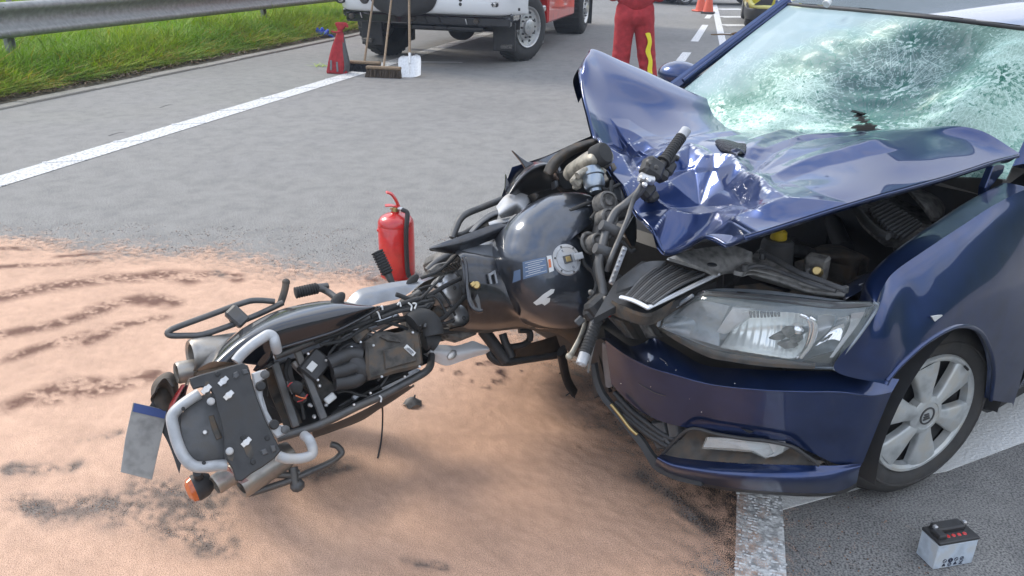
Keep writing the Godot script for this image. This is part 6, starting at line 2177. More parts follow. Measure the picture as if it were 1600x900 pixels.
	# passenger footrests with ribbed rubber
	for q in [[V(0.1,0.45,-0.282), V(0.173,0.45,-0.274), 0.0185, "passenger_footrest"], [V(0.404,0.44,-0.327), V(0.411,0.44,-0.245), 0.021, "rider_footrest"]]:
		var peg := Node3D.new()
		peg.name = q[3]
		bike.add_child(peg)
		st = mb()
		var t := along(q[0], q[1])
		var len: float = q[0].distance_to(q[1])
		var prof := [Vector2(0, 0), Vector2(q[2] * 0.8, 0.0)]
		var ribs := 9
		for k in ribs:
			var y0: float = len * k / ribs
			prof.append_array([Vector2(q[2], y0 + 0.001), Vector2(q[2], y0 + len / ribs * 0.6), Vector2(q[2] * 0.84, y0 + len / ribs * 0.65), Vector2(q[2] * 0.84, y0 + len / ribs * 0.95)])
		prof.append(Vector2(0, len))
		lathe(st, prof, t, 16)
		obj("rubber", st, M.rubber, peg)
		st = mb()
		rod(st, q[1], t * Vector3(0, len + 0.035, 0), 0.014, 0.01)
		obj("bracket", st, M.dark_steel, peg)


func make_bike_middle(bike: Node3D) -> void:
	var up := Vector3(0, 1, 0)
	var st := mb()
	# frame rails
	for q in [[V(-0.083,0.755,-0.107),V(-0.019,0.755,-0.108),V(0.081,0.755,-0.11),V(0.204,0.755,-0.111),V(0.304,0.755,-0.112),V(0.396,0.755,-0.106)], [V(-0.151,0.745,0.099),V(-0.059,0.745,0.109),V(-0.001,0.745,0.109),V(0.078,0.745,0.104),V(0.157,0.745,0.103),V(0.242,0.745,0.095),V(0.306,0.73,0.089),V(0.343,0.69,0.078),V(0.38,0.63,0.055)]]:
		st = mb()
		tube(st, q, 0.0115, 10)
		obj("frame_rail", st, M.dark_steel, bike)
	for q in [[V(-0.019,0.74,-0.101),V(-0.02,0.74,-0.011),V(-0.018,0.74,0.101)], [V(-0.082,0.72,-0.094),V(-0.089,0.72,0.01),V(-0.091,0.72,0.093)]]:
		st = mb()
		box_at(st, q[0], q[2], 0.022, 0.012, 0.003, up)
		obj("cross_brace", st, M.dark_steel, bike)
	# tray under the missing saddle
	st = mb()
	thick(st, [[V(-0.114,0.7,-0.085),V(-0.05,0.7,-0.084),V(0.035,0.7,-0.087),V(0.122,0.7,-0.089),V(0.208,0.7,-0.082)], [V(-0.097,0.6,-0.044),V(-0.033,0.6,-0.036),V(0.046,0.6,-0.014),V(0.134,0.6,-0.006),V(0.219,0.6,-0.01)], [V(-0.099,0.6,0.05),V(-0.032,0.6,0.052),V(0.053,0.6,0.061),V(0.125,0.6,0.063),V(0.202,0.6,0.057)], [V(-0.116,0.7,0.113),V(-0.05,0.7,0.112),V(0.028,0.7,0.107),V(0.103,0.7,0.095),V(0.176,0.7,0.09)]], 24, 14, -up * 0.012)
	obj("saddle_tray", st, M.black_plastic, bike)
	st = mb()
	thick(st, [[V(-0.11,0.71,-0.081),V(-0.086,0.71,-0.08),V(-0.061,0.71,-0.08)], [V(-0.109,0.64,-0.02),V(-0.08,0.64,-0.019),V(-0.059,0.64,-0.017)], [V(-0.107,0.66,0.088),V(-0.083,0.66,0.09),V(-0.06,0.66,0.095)]], 10, 10, -up * 0.01)
	obj("tool_well", st, M.dusty_plastic, bike)
	st = mb()
	thick(st, [[V(-0.062,0.69,-0.086),V(-0.051,0.69,-0.087),V(-0.042,0.69,-0.087)], [V(-0.065,0.68,-0.042),V(-0.057,0.68,-0.043),V(-0.05,0.68,-0.045)], [V(-0.07,0.67,-0.003),V(-0.06,0.67,-0.004),V(-0.05,0.67,-0.003)]], 6, 8, Vector3(0.01, 0, 0))
	obj("tray_rib", st, M.grey_plastic, bike)
	st = mb()
	thick(st, [[V(0.17,0.64,-0.079),V(0.241,0.64,-0.072),V(0.314,0.64,-0.062),V(0.395,0.64,-0.046)], [V(0.183,0.55,-0.001),V(0.26,0.55,0),V(0.335,0.55,0.009),V(0.422,0.55,0.023)], [V(0.15,0.62,0.079),V(0.216,0.62,0.079),V(0.294,0.62,0.075),V(0.374,0.62,0.072)]], 20, 10, -up * 0.012)
	obj("under_tray", st, M.black_plastic, bike)
	st = mb()
	thick(st, [[V(0.433,0.56,-0.156),V(0.517,0.56,-0.193),V(0.614,0.56,-0.227),V(0.675,0.56,-0.23)], [V(0.427,0.52,-0.078),V(0.499,0.52,-0.085),V(0.584,0.52,-0.089),V(0.679,0.52,-0.079)], [V(0.408,0.54,0.004),V(0.468,0.54,0.027),V(0.548,0.54,0.034),V(0.64,0.54,0.046)]], 18, 10, -up * 0.03)
	obj("engine_shroud", st, M.dusty_plastic, bike)
	# fuse and relay boxes
	st = mb()
	rbox(st, Transform3D(Basis(up, 0.52), V(0.011,0.735,-0.046)), Vector3(0.075, 0.05, 0.062), 0.005)
	var relay := obj("relay_box", st, M.black_plastic, bike)
	st = mb()
	rbox(st, Transform3D(Basis(up, 0.52), V(-0.002,0.763,-0.045)), Vector3(0.026, 0.003, 0.02), 0.001)
	obj("paper_label", st, M.label_white, relay)
	st = mb()
	rbox(st, Transform3D(Basis(up, 0.4), V(-0.02,0.7,-0.044)), Vector3(0.012, 0.05, 0.07), 0.003)
	obj("white_box", st, M.white_silver, bike)
	st = mb()
	rbox(st, Transform3D(Basis(up, 0.52), V(0.009,0.7,0.011)), Vector3(0.06, 0.03, 0.09), 0.004)
	var tray := obj("fuse_carrier", st, M.dusty_plastic, bike)
	for q in [V(0.007,0.722,0.012), V(0.005,0.722,0.068), V(-0.035,0.715,0.085), V(-0.035,0.715,0.051)]:
		st = mb()
		lathe(st, [Vector2(0.0, 0.005), Vector2(0.003, 0.005), Vector2(0.006, 0.002), Vector2(0.006, 0.0)], Transform3D(Basis.IDENTITY, q), 12)
		obj("terminal", st, M.silver, tray)
	st = mb()
	rbox(st, Transform3D(Basis(up, 0.3), V(0.019,0.735,0.055)), Vector3(0.032, 0.016, 0.02), 0.003)
	obj("white_connector", st, M.label_white, bike)
	st = mb()
	rbox(st, Transform3D(Basis(up, 0.3), V(0.088,0.73,0.077)), Vector3(0.022, 0.014, 0.016), 0.003)
	obj("white_connector", st, M.silver_paint, bike)
	# the air box: a ribbed snout, a round shoulder and a faceted lid
	st = mb()
	dome(st, [V(0.097,0.7,-0.089),V(0.153,0.7,-0.102),V(0.206,0.7,-0.075),V(0.221,0.7,-0.043),V(0.2,0.7,0.02),V(0.161,0.7,0.049),V(0.111,0.7,0.051),V(0.069,0.7,0.047),V(0.055,0.7,0.015),V(0.064,0.7,-0.041)], V(0.136,0.765,-0.019), up, 40, 10, 0.05)
	obj("air_box_shoulder", st, M.black_plastic, bike)
	for q in [[0.75, 92.0], [0.765, 74.0]]:
		st = mb()
		var ring := []
		for k in 9:
			var w := -2.2 + 3.4 * k / 8.0
			ring.append(SHOULDER + Vector3(cos(w) * q[1] * 0.00105, q[0] - 0.765, sin(w) * q[1] * 0.00105))
		tube(st, ring, 0.003, 6)
		obj("shoulder_rib", st, M.grey_plastic, bike)
	st = mb()
	for q in [[V(0.042,0.772,-0.036),V(0.075,0.772,-0.038),V(0.109,0.772,-0.037),V(0.134,0.772,-0.024)], [V(0.042,0.77,-0.008),V(0.07,0.77,-0.003),V(0.1,0.77,-0.002),V(0.118,0.77,0.002)], [V(0.039,0.765,0.021),V(0.065,0.765,0.028),V(0.096,0.765,0.034),V(0.116,0.765,0.028)]]:
		tube(st, q, 0.021, 12, 5)
	ball(st, V(0.12,0.765,0), Vector3(0.03, 0.028, 0.055), Basis(up, 0.45), 18, 10)
	obj("air_box_snout", st, M.black_plastic, bike)
	st = mb()
	plate(st, [V(0.153,0.8,-0.056),V(0.191,0.8,-0.067),V(0.216,0.8,-0.065),V(0.241,0.8,-0.05),V(0.298,0.8,-0.04),V(0.31,0.8,-0.024),V(0.287,0.8,0.062),V(0.272,0.8,0.068),V(0.211,0.8,0.058),V(0.152,0.8,0.052),V(0.124,0.8,0.047),V(0.125,0.8,0.018)], -up * 0.075, 0.008)
	var lid := obj("air_box_lid", st, M.dusty_plastic, bike)
	st = mb()
	plate(st, [V(0.192,0.807,-0.054),V(0.214,0.807,-0.053),V(0.243,0.807,-0.028),V(0.243,0.807,-0.018),V(0.21,0.807,-0.034)], -up * 0.01, 0.003)
	plate(st, [V(0.189,0.807,-0.016),V(0.246,0.807,-0.012),V(0.28,0.807,-0.002),V(0.268,0.807,0.048),V(0.215,0.807,0.042),V(0.173,0.807,0.037)], -up * 0.01, 0.004)
	obj("lid_panel", st, M.dusty_plastic, lid)
	st = mb()
	rbox(st, Transform3D(Basis(up, 0.47), V(0.259,0.809,0.012)), Vector3(0.014, 0.002, 0.036), 0.0005)
	obj("printed_label", st, M.label_white, lid)
	for k in 4:
		st = mb()
		rbox(st, Transform3D(Basis(up, 0.47), V(0.258,0.811,0.012) + Vector3(-0.004 + 0.0027 * k, 0, 0.001)), Vector3(0.001, 0.0006, 0.026 - 0.006 * (k % 2)), 0.0001)
		obj("label_line", st, M.print_dark, lid)
	# intake rubbers
	st = mb()
	tube(st, [V(0.3,0.79,-0.058),V(0.322,0.79,-0.064),V(0.345,0.79,-0.054),V(0.354,0.79,-0.032),V(0.349,0.79,-0.002)], 0.03, 14, 6)
	tube(st, [V(0.324,0.765,0.004),V(0.345,0.765,0.008),V(0.359,0.765,0.022)], 0.026, 14, 5)
	obj("intake_rubber", st, M.rubber, bike)
	st = mb()
	for q in [[V(0.31,0.81,-0.078),V(0.316,0.81,-0.062),V(0.312,0.81,-0.042)], [V(0.337,0.81,-0.073),V(0.336,0.81,-0.053),V(0.325,0.81,-0.034)]]:
		st = mb()
		tube(st, q, 0.005, 6)
		obj("rubber_clip", st, M.dark_steel, bike)
	# engine underneath, frame spars
	st = mb()
	rbox(st, Transform3D(Basis(Vector3.BACK, 0.1), Vector3(0.7, 0.44, -0.12)), Vector3(0.36, 0.3, 0.2), 0.05)
	rod(st, Vector3(0.68, 0.38, -0.26), Vector3(0.68, 0.38, 0.0), 0.11, 0.1, 20)
	rbox(st, Transform3D(Basis(Vector3.BACK, 0.6), Vector3(0.78, 0.6, -0.06)), Vector3(0.18, 0.28, 0.2), 0.04)
	obj("engine_block", st, M.engine_grey, bike)
	st = mb()
	box_at(st, Vector3(0.5, 0.5, -0.11), Vector3(0.95, 0.78, -0.05), 0.035, 0.05, 0.01)
	box_at(st, Vector3(0.46, 0.55, -0.12), Vector3(0.46, 0.34, -0.12), 0.04, 0.07, 0.01, Vector3.BACK)
	obj("main_frame", st, M.dark_steel, bike)
	st = mb()
	box_at(st, Vector3(0.42, 0.36, -0.1), Vector3(-0.02, 0.31, -0.11), 0.035, 0.06, 0.01)
	box_at(st, Vector3(0.42, 0.36, 0.1), Vector3(-0.02, 0.31, 0.11), 0.035, 0.06, 0.01)
	rod(st, Vector3(-0.02, 0.31, -0.14), Vector3(-0.02, 0.31, 0.14), 0.016)
	obj("swing_arm", st, M.silver_paint, bike)
	# silver cam covers and plugs
	st = mb()
	dome(st, [V(0.439,0.7,-0.136),V(0.458,0.7,-0.156),V(0.485,0.7,-0.168),V(0.512,0.7,-0.163),V(0.523,0.7,-0.141),V(0.519,0.7,-0.1),V(0.502,0.7,-0.069),V(0.474,0.7,-0.062),V(0.445,0.7,-0.078),V(0.435,0.7,-0.105)], V(0.462,0.745,-0.12), up, 40, 10, 0.06, 0.8)
	dome(st, [V(0.456,0.7,-0.062),V(0.484,0.7,-0.069),V(0.508,0.7,-0.052),V(0.516,0.7,-0.024),V(0.511,0.7,-0.006),V(0.481,0.7,0.002),V(0.453,0.7,-0.012),V(0.45,0.7,-0.038)], V(0.472,0.725,-0.03), up, 32, 8, 0.05, 0.8)
	obj("cam_cover", st, M.silver, bike)
	bolts(bike, "cover_bolt", M.dark_steel, [V(0.485,0.74,-0.113),V(0.452,0.74,-0.148),V(0.486,0.722,-0.018),V(0.45,0.722,-0.022)], up, 0.007, 0.006)
	for q in [[[V(0.413,0.7,-0.126),V(0.425,0.7,-0.102),V(0.403,0.7,-0.059),V(0.401,0.7,-0.019),V(0.351,0.7,-0.027),V(0.35,0.7,-0.078),V(0.383,0.7,-0.106)], 0.68], [[V(0.54,0.66,-0.016),V(0.562,0.66,0.013),V(0.536,0.66,0.046),V(0.479,0.66,0.046),V(0.444,0.66,0.022),V(0.436,0.66,-0.012),V(0.467,0.66,-0.005)], 0.65], [[V(0.33,0.68,-0.088),V(0.371,0.68,-0.084),V(0.397,0.68,-0.044),V(0.385,0.68,0.013),V(0.34,0.68,0.017),V(0.318,0.68,-0.032)], 0.66]]:
		st = mb()
		plate(st, q[0], -up * 0.06, 0.008)
		obj("engine_casting", st, M.engine_grey, bike)
	st = mb()
	plate(st, [V(0.435,0.73,-0.19),V(0.465,0.73,-0.201),V(0.539,0.73,-0.193),V(0.54,0.73,-0.17),V(0.52,0.73,-0.16),V(0.463,0.73,-0.165),V(0.437,0.73,-0.171)], -up * 0.03, 0.004)
	obj("toothed_bracket", st, M.engine_grey, bike)
	for k in 7:
		st = mb()
		rbox(st, Transform3D(Basis(up, 0.4), TEETH[0].lerp(TEETH[1], k / 6.0)), Vector3(0.005, 0.012, 0.02), 0.001)
		obj("bracket_tooth", st, M.dusty_plastic, bike)
	# silver side cover that mirrors the sky, right of the tail cowl
	st = mb()
	thick(st, [[V(0.167,0.665,-0.18),V(0.223,0.665,-0.208),V(0.273,0.665,-0.205),V(0.322,0.665,-0.199),V(0.394,0.665,-0.185),V(0.476,0.665,-0.17)], [V(0.179,0.7,-0.167),V(0.23,0.7,-0.183),V(0.283,0.7,-0.177),V(0.337,0.7,-0.171),V(0.393,0.7,-0.165),V(0.441,0.7,-0.164)], [V(0.205,0.715,-0.152),V(0.24,0.715,-0.148),V(0.276,0.715,-0.146),V(0.32,0.715,-0.14),V(0.368,0.715,-0.15),V(0.412,0.715,-0.163)]], 30, 8, -up * 0.006)
	var side := obj("side_cover", st, M.silver_paint, bike)
	st = mb()
	ball(st, V(0.389,0.688,-0.18), Vector3(0.026, 0.006, 0.013), Basis(up, 0.4), 16, 8)
	obj("cover_hole", st, M.rubber, side)
	# the lower, right-hand cowl
	st = mb()
	surf(st, [[V(-0.059,0.74,0.114),V(0.004,0.74,0.122),V(0.081,0.74,0.121),V(0.155,0.74,0.114),V(0.239,0.74,0.106)], [V(-0.05,0.68,0.133),V(0.012,0.68,0.139),V(0.099,0.68,0.142),V(0.183,0.68,0.136),V(0.274,0.68,0.119)], [V(-0.033,0.6,0.148),V(0.035,0.6,0.153),V(0.125,0.6,0.155),V(0.24,0.6,0.129),V(0.304,0.6,0.116)]], 26, 12)
	obj("tail_cowl", st, M.black_plastic, bike)
	# the right-hand foot guard
	st = mb()
	thick(st, [[V(0.411,0.61,0.029),V(0.438,0.61,0.038),V(0.475,0.61,0.055),V(0.517,0.61,0.06),V(0.537,0.61,0.062),V(0.559,0.61,0.081),V(0.578,0.61,0.097)], [V(0.376,0.625,0.042),V(0.412,0.625,0.056),V(0.448,0.625,0.075),V(0.493,0.625,0.087),V(0.534,0.625,0.094),V(0.572,0.625,0.106)], [V(0.372,0.6,0.042),V(0.396,0.6,0.076),V(0.428,0.6,0.103),V(0.475,0.6,0.108),V(0.525,0.6,0.111),V(0.562,0.6,0.116),V(0.583,0.6,0.113)]], 26, 12, -up * 0.012)
	var guard := obj("foot_guard", st, M.pale_silver, bike)
	st = mb()
	ball(st, V(0.447,0.622,0.077), Vector3(0.02, 0.006, 0.014), Basis(up, 0.3), 14, 8)
	obj("guard_dimple", st, M.silver, guard)
	# cables, hoses and ties
	for q in [[[V(0.026,0.775,-0.107),V(0.093,0.775,-0.107),V(0.178,0.775,-0.106),V(0.251,0.775,-0.11),V(0.322,0.775,-0.104)], 0.006], [[V(0.198,0.78,-0.116),V(0.253,0.78,-0.12),V(0.308,0.78,-0.12),V(0.353,0.78,-0.117)], 0.007], [[V(0.038,0.77,-0.093),V(0.101,0.77,-0.082),V(0.156,0.77,-0.091),V(0.194,0.77,-0.096)], 0.005], [[V(0.212,0.76,-0.091),V(0.265,0.76,-0.088),V(0.316,0.76,-0.076),V(0.354,0.76,-0.079),V(0.388,0.76,-0.09)], 0.006], [[V(0.296,0.765,-0.153),V(0.339,0.765,-0.122),V(0.395,0.765,-0.118),V(0.45,0.765,-0.127),V(0.506,0.765,-0.132)], 0.007], [[V(0.365,0.745,-0.057),V(0.404,0.745,-0.039),V(0.444,0.745,-0.05),V(0.48,0.745,-0.065),V(0.509,0.745,-0.077)], 0.0075], [[V(0.381,0.7,-0.025),V(0.408,0.7,-0.004),V(0.45,0.7,0.009),V(0.49,0.7,0.015),V(0.521,0.7,0.015)], 0.008], [[V(0.042,0.74,0.049),V(0.057,0.74,0.049),V(0.077,0.74,0.059),V(0.092,0.74,0.073),V(0.116,0.74,0.089)], 0.004], [[V(0.046,0.755,-0.046),V(0.057,0.755,-0.061),V(0.076,0.755,-0.073),V(0.103,0.755,-0.092)], 0.004], [[V(0.071,0.75,-0.046),V(0.093,0.75,-0.062),V(0.124,0.75,-0.066),V(0.15,0.75,-0.056),V(0.168,0.75,-0.039)], 0.004], [[V(-0.063,0.7,-0.032),V(-0.061,0.7,-0.056),V(-0.049,0.7,-0.077),V(-0.037,0.7,-0.089)], 0.006], [[V(-0.058,0.71,0.015),V(-0.053,0.71,0.037),V(-0.058,0.71,0.064),V(-0.062,0.71,0.082)], 0.005], [[V(0.223,0.78,-0.134),V(0.251,0.78,-0.126),V(0.291,0.78,-0.122),V(0.326,0.78,-0.118)], 0.006]]:
		st = mb()
		tube(st, q[0], q[1], 8)
		obj("cable", st, M.rubber, bike)
	for q in [[[V(0.164,0.755,-0.095),V(0.204,0.755,-0.095),V(0.242,0.755,-0.086),V(0.275,0.755,-0.064),V(0.295,0.755,-0.046)], 0.005], [[V(0.183,0.75,-0.063),V(0.228,0.75,-0.072),V(0.271,0.75,-0.076),V(0.312,0.75,-0.071)], 0.004], [[V(0.223,0.79,-0.103),V(0.269,0.79,-0.103),V(0.309,0.79,-0.097),V(0.359,0.79,-0.089)], 0.0055], [[V(0.012,0.7,0.102),V(0.056,0.7,0.091),V(0.109,0.7,0.083),V(0.162,0.7,0.079),V(0.216,0.7,0.076),V(0.265,0.7,0.074)], 0.006], [[V(0.039,0.715,0.085),V(0.086,0.715,0.08),V(0.126,0.715,0.081)], 0.0035], [[V(0.004,0.735,-0.112),V(0.028,0.735,-0.113),V(0.052,0.735,-0.114),V(0.072,0.735,-0.101)], 0.004], [[V(0.059,0.745,-0.086),V(0.085,0.745,-0.09),V(0.103,0.745,-0.098),V(0.111,0.745,-0.105)], 0.007], [[V(0.353,0.78,-0.114),V(0.388,0.78,-0.129),V(0.415,0.78,-0.141),V(0.451,0.78,-0.156)], 0.004], [[V(0.379,0.77,-0.112),V(0.401,0.77,-0.11),V(0.412,0.77,-0.095),V(0.417,0.77,-0.066),V(0.42,0.77,-0.044)], 0.0045], [[V(0.32,0.76,-0.097),V(0.345,0.76,-0.104),V(0.374,0.76,-0.105),V(0.401,0.76,-0.101)], 0.006], [[V(0.351,0.74,-0.073),V(0.378,0.74,-0.042),V(0.412,0.74,-0.024),V(0.447,0.74,-0.023)], 0.005], [[V(0.321,0.72,-0.066),V(0.347,0.72,-0.045),V(0.373,0.72,-0.025),V(0.411,0.72,-0.004)], 0.0065], [[V(0.389,0.76,-0.173),V(0.443,0.76,-0.175),V(0.492,0.76,-0.19),V(0.532,0.76,-0.207)], 0.005], [[V(0.364,0.74,-0.146),V(0.416,0.74,-0.143),V(0.438,0.74,-0.121),V(0.452,0.74,-0.075),V(0.456,0.74,-0.033)], 0.004]]:
		st = mb()
		tube(st, q[0], q[1], 8)
		obj("cable", st, M.rubber, bike)
	bolts(bike, "screw", M.silver, [V(0.168,0.8,-0.038),V(0.146,0.77,-0.06),V(0.117,0.77,-0.056),V(0.287,0.805,-0.032),V(0.269,0.805,0.065),V(0.158,0.8,0.051),V(0,0.765,-0.081),V(-0.001,0.765,-0.005),V(0.039,0.765,-0.047),V(-0.023,0.73,-0.075),V(-0.033,0.72,0.055),V(-0.038,0.73,0.087),V(0.091,0.76,-0.116),V(0.166,0.765,-0.107),V(0.264,0.765,-0.097),V(0.069,0.755,0.095),V(0.124,0.755,0.083),V(0.234,0.755,0.077)], up, 0.0042, 0.004)
	for q in [[V(0.157,0.76,-0.081), Vector3(0.05, 0.02, 0.03), 0.4], [V(0.094,0.745,-0.087), Vector3(0.03, 0.03, 0.022), 0.7], [V(0.385,0.74,-0.099), Vector3(0.04, 0.04, 0.03), 0.2], [V(0.41,0.7,-0.053), Vector3(0.05, 0.05, 0.045), 0.5], [V(0.362,0.745,-0.133), Vector3(0.03, 0.025, 0.02), 0.3], [V(0.482,0.69,-0.085), Vector3(0.05, 0.04, 0.04), 0.1], [V(0.519,0.72,-0.189), Vector3(0.045, 0.03, 0.03), 0.5], [V(0.393,0.7,-0.103), Vector3(0.05, 0.05, 0.04), 0.4]]:
		st = mb()
		rbox(st, Transform3D(Basis(up, q[2]), q[0]), q[1], 0.005)
		obj("engine_fitting", st, M.dusty_plastic if q[2] > 0.35 else M.engine_grey, bike)
	st = mb()
	for q in [[V(-0.076,0.77,-0.023),V(-0.054,0.77,-0.024),V(-0.044,0.77,-0.006),V(-0.059,0.77,0.012),V(-0.075,0.77,0)], [V(-0.07,0.75,0.008),V(-0.046,0.75,0.01),V(-0.041,0.75,0.031),V(-0.058,0.75,0.04),V(-0.072,0.75,0.026)]]:
		dome(st, q, (q[0] + q[2]) / 2 + up * 0.012, up, 18, 5, 0.03)
	obj("loom_bundle", st, M.rubber, bike)
	for q in [[[V(-0.084,0.775,-0.018),V(-0.071,0.775,-0.024),V(-0.058,0.775,-0.014)], M.red_lens], [[V(-0.072,0.77,0.011),V(-0.061,0.77,0.022),V(-0.049,0.77,0.029)], M.orange_lens], [[V(-0.072,0.76,0.029),V(-0.056,0.76,0.03),V(-0.039,0.76,0.021)], M.red_lens], [[V(-0.078,0.765,-0.032),V(-0.078,0.765,-0.016),V(-0.078,0.765,0.005)], M.dark_steel]]:
		st = mb()
		tube(st, q[0], 0.0022, 6)
		obj("wire", st, q[1], bike)
	for q in [[V(0.211,0.8,-0.128),V(0.215,0.8,-0.117),V(0.214,0.8,-0.1)], [V(0.225,0.8,-0.128),V(0.233,0.8,-0.133),V(0.23,0.8,-0.122)], [V(0.309,0.8,-0.116),V(0.315,0.8,-0.104),V(0.308,0.8,-0.092)], [V(0.321,0.8,-0.11),V(0.33,0.8,-0.105),V(0.32,0.8,-0.093)], [V(0.276,0.8,-0.121),V(0.285,0.8,-0.125),V(0.284,0.8,-0.113)], [V(0.141,0.77,0.098),V(0.144,0.77,0.107),V(0.138,0.77,0.117)]]:
		st = mb()
		tube(st, q, 0.0025, 6)
		obj("cable_tie", st, M.label_white, bike)
	st = mb()
	tube(st, [V(0.158,0.72,0.114), to_bike(V(-0.441,0.09,-2.404)), to_bike(V(-0.443,0.02,-2.371)), to_bike(V(-0.44,0.01,-2.267))], 0.003, 6)
	obj("hanging_cable", st, M.rubber, bike)


var SHOULDER := V(0.126,0.765,-0.014)
var TEETH := [V(0.469,0.742,-0.176),V(0.526,0.742,-0.176)]



func to_bike(p: Vector3) -> Vector3:
	return (Transform3D(Basis(Vector3(0.822371, 0.130247, -0.553843), Vector3(0.422016, 0.513233, 0.747325), Vector3(0.381588, -0.848308, 0.367102)), Vector3(-0.843289, 0.106995, -2.486890))).affine_inverse() * p


func make_bike_front(bike: Node3D) -> void:
	var up := Vector3(0, 1, 0)
	# the tank: rows from its outline up to the crown
	var st := mb()
	var rim := [V(0.589,0.87,-0.134),V(0.623,0.86,-0.185),V(0.668,0.87,-0.229),V(0.746,0.86,-0.263),V(0.834,0.86,-0.277),V(0.902,0.86,-0.266),V(0.966,0.86,-0.241),V(0.989,0.86,-0.205),V(0.988,0.85,-0.171),V(0.916,0.88,-0.172),V(0.865,0.9,-0.159),V(0.841,0.91,-0.125),V(0.882,0.86,-0.082),V(0.867,0.9,-0.037),V(0.856,0.88,0.028),V(0.833,0.86,0.089),V(0.782,0.86,0.135),V(0.716,0.84,0.118),V(0.637,0.86,0.06),V(0.6,0.86,-0.009),V(0.587,0.86,-0.077)]
	var crown := V(0.662,1,-0.101)
	var o := spline(rim, 80, true)
	var rows := []
	for q in [[0.10, -0.14], [0.04, -0.06], [0.0, 0.0]]:
		var r := PackedVector3Array()
		for p in o:
			r.append(p.lerp(Vector3(crown.x, p.y, crown.z), q[0]) + up * q[1])
		rows.append(r)
	for j in range(1, 13):
		var w := PI / 2 * j / 12
		var r := PackedVector3Array()
		for p in o:
			var k := 1.0 - pow(cos(w), 0.85)
			var c := Vector3(crown.x + 0.05, p.y, crown.z).lerp(Vector3(p.x, p.y, p.z), 0.0)
			var q := Vector3(lerpf(p.x, c.x, k), lerpf(p.y, 1.0 - 0.01 * k, sin(w)), lerpf(p.z, c.z, k))
			r.append(q)
		rows.append(r)
	sheet(st, rows, true)
	var tank := obj("fuel_tank", st, M.tank_paint, bike)
	# filler cap with its ring, screws, lock flap
	var cap := Node3D.new()
	cap.name = "filler_cap"
	bike.add_child(cap)
	var cc := V(0.739,0.985,-0.067)
	var cr := (V(0.739,0.985,-0.067) - V(0.759,0.985,-0.109)).length()
	var fx := (V(0.779,0.985,-0.063) - cc).normalized()
	var cb := Basis(fx, up, fx.cross(up))
	st = mb()
	lathe(st, [Vector2(cr * 1.03, -0.03), Vector2(cr * 1.02, 0.004), Vector2(cr * 0.95, 0.009), Vector2(cr * 0.8, 0.01), Vector2(cr * 0.78, 0.008), Vector2(cr * 0.76, 0.008), Vector2(cr * 0.74, 0.011), Vector2(0, 0.012)], Transform3D(cb, cc), 48)
	obj("cap_ring", st, M.white_silver, cap)
	for k in 6:
		st = mb()
		var w := TAU * k / 6 + 0.3
		rod(st, cc + cb * Vector3(cos(w) * cr * 0.87, 0.007, sin(w) * cr * 0.87), cc + cb * Vector3(cos(w) * cr * 0.87, 0.0115, sin(w) * cr * 0.87), 0.0035, 0.003, 8)
		obj("cap_screw", st, M.dark_steel, cap)
	st = mb()
	rbox(st, Transform3D(cb, cc + cb * Vector3(0.0, 0.0125, 0)), Vector3(cr * 0.62, 0.004, cr * 0.5), 0.001)
	obj("lock_recess", st, M.dark_steel, cap)
	st = mb()
	rbox(st, Transform3D(cb, cc + cb * Vector3(0.0, 0.0145, 0)), Vector3(cr * 0.34, 0.004, cr * 0.34), 0.001)
	obj("lock", st, M.brass, cap)
	st = mb()
	rbox(st, Transform3D(cb * Basis(Vector3.BACK, 0.25), cc + cb * Vector3(cr * 0.72, 0.02, 0)), Vector3(cr * 0.6, 0.006, cr * 0.42), 0.002)
	obj("lock_flap", st, M.white_silver, cap)
	st = mb()
	for q in [["E", 0.0], ["L", 1.6], ["O", 3.1]]:
		var m := TextMesh.new()
		m.text = q[0]
		m.font = SystemFont.new()
		m.font.font_names = PackedStringArray(["Droid Sans"])
		m.font_size = 16
		m.pixel_size = 0.0006
		m.depth = 0.0006
		var t := MeshInstance3D.new()
		t.name = "cap_letter" if q[0] == "E" else "cap_letter_00%d" % (1 if q[0] == "L" else 2)
		t.mesh = m
		t.material_override = M.print_dark
		cap.add_child(t, true)
		var w: float = q[1] - 1.9
		t.transform = Transform3D(cb * Basis(Vector3.UP, -w - PI / 2) * Basis(Vector3.RIGHT, -PI / 2), cc + cb * Vector3(cos(w) * cr * 0.6, 0.0125, sin(w) * cr * 0.6))
	# printed labels and a patch of scraped paint
	st = mb()
	var lab := [V(0.617,0.99,-0.106),V(0.676,0.999,-0.095),V(0.666,0.999,-0.052),V(0.609,0.992,-0.059)]
	skin_patch(st, lab, rows, 0.0012)
	obj("tank_label", st, M.label_blue, tank)
	st = mb()
	skin_patch(st, [V(0.598,0.996,-0.091),V(0.609,0.996,-0.089),V(0.605,0.996,-0.061),V(0.593,0.996,-0.061)], rows, 0.001)
	obj("tank_label", st, M.label_blue, tank)
	st = mb()
	skin_patch(st, [V(0.68,0.996,-0.097),V(0.695,0.996,-0.094),V(0.686,0.996,-0.05),V(0.671,0.996,-0.05)], rows, 0.0015)
	obj("warning_label", st, M.label_white, tank)
	for k in 7:
		st = mb()
		var a: Vector3 = lab[0].lerp(lab[3], (k + 0.8) / 8.0)
		var b: Vector3 = lab[1].lerp(lab[2], (k + 0.8) / 8.0)
		var c: Vector3 = a.lerp(b, 0.08 + 0.1 * (k % 2))
		var d: Vector3 = a.lerp(b, 0.94 - 0.13 * (k % 3))
		var dz: Vector3 = (lab[3] - lab[0]) * 0.028
		skin_patch(st, [c, d, d + dz, c + dz], rows, 0.002)
		obj("print_line", st, M.label_white, tank)
	st = mb()
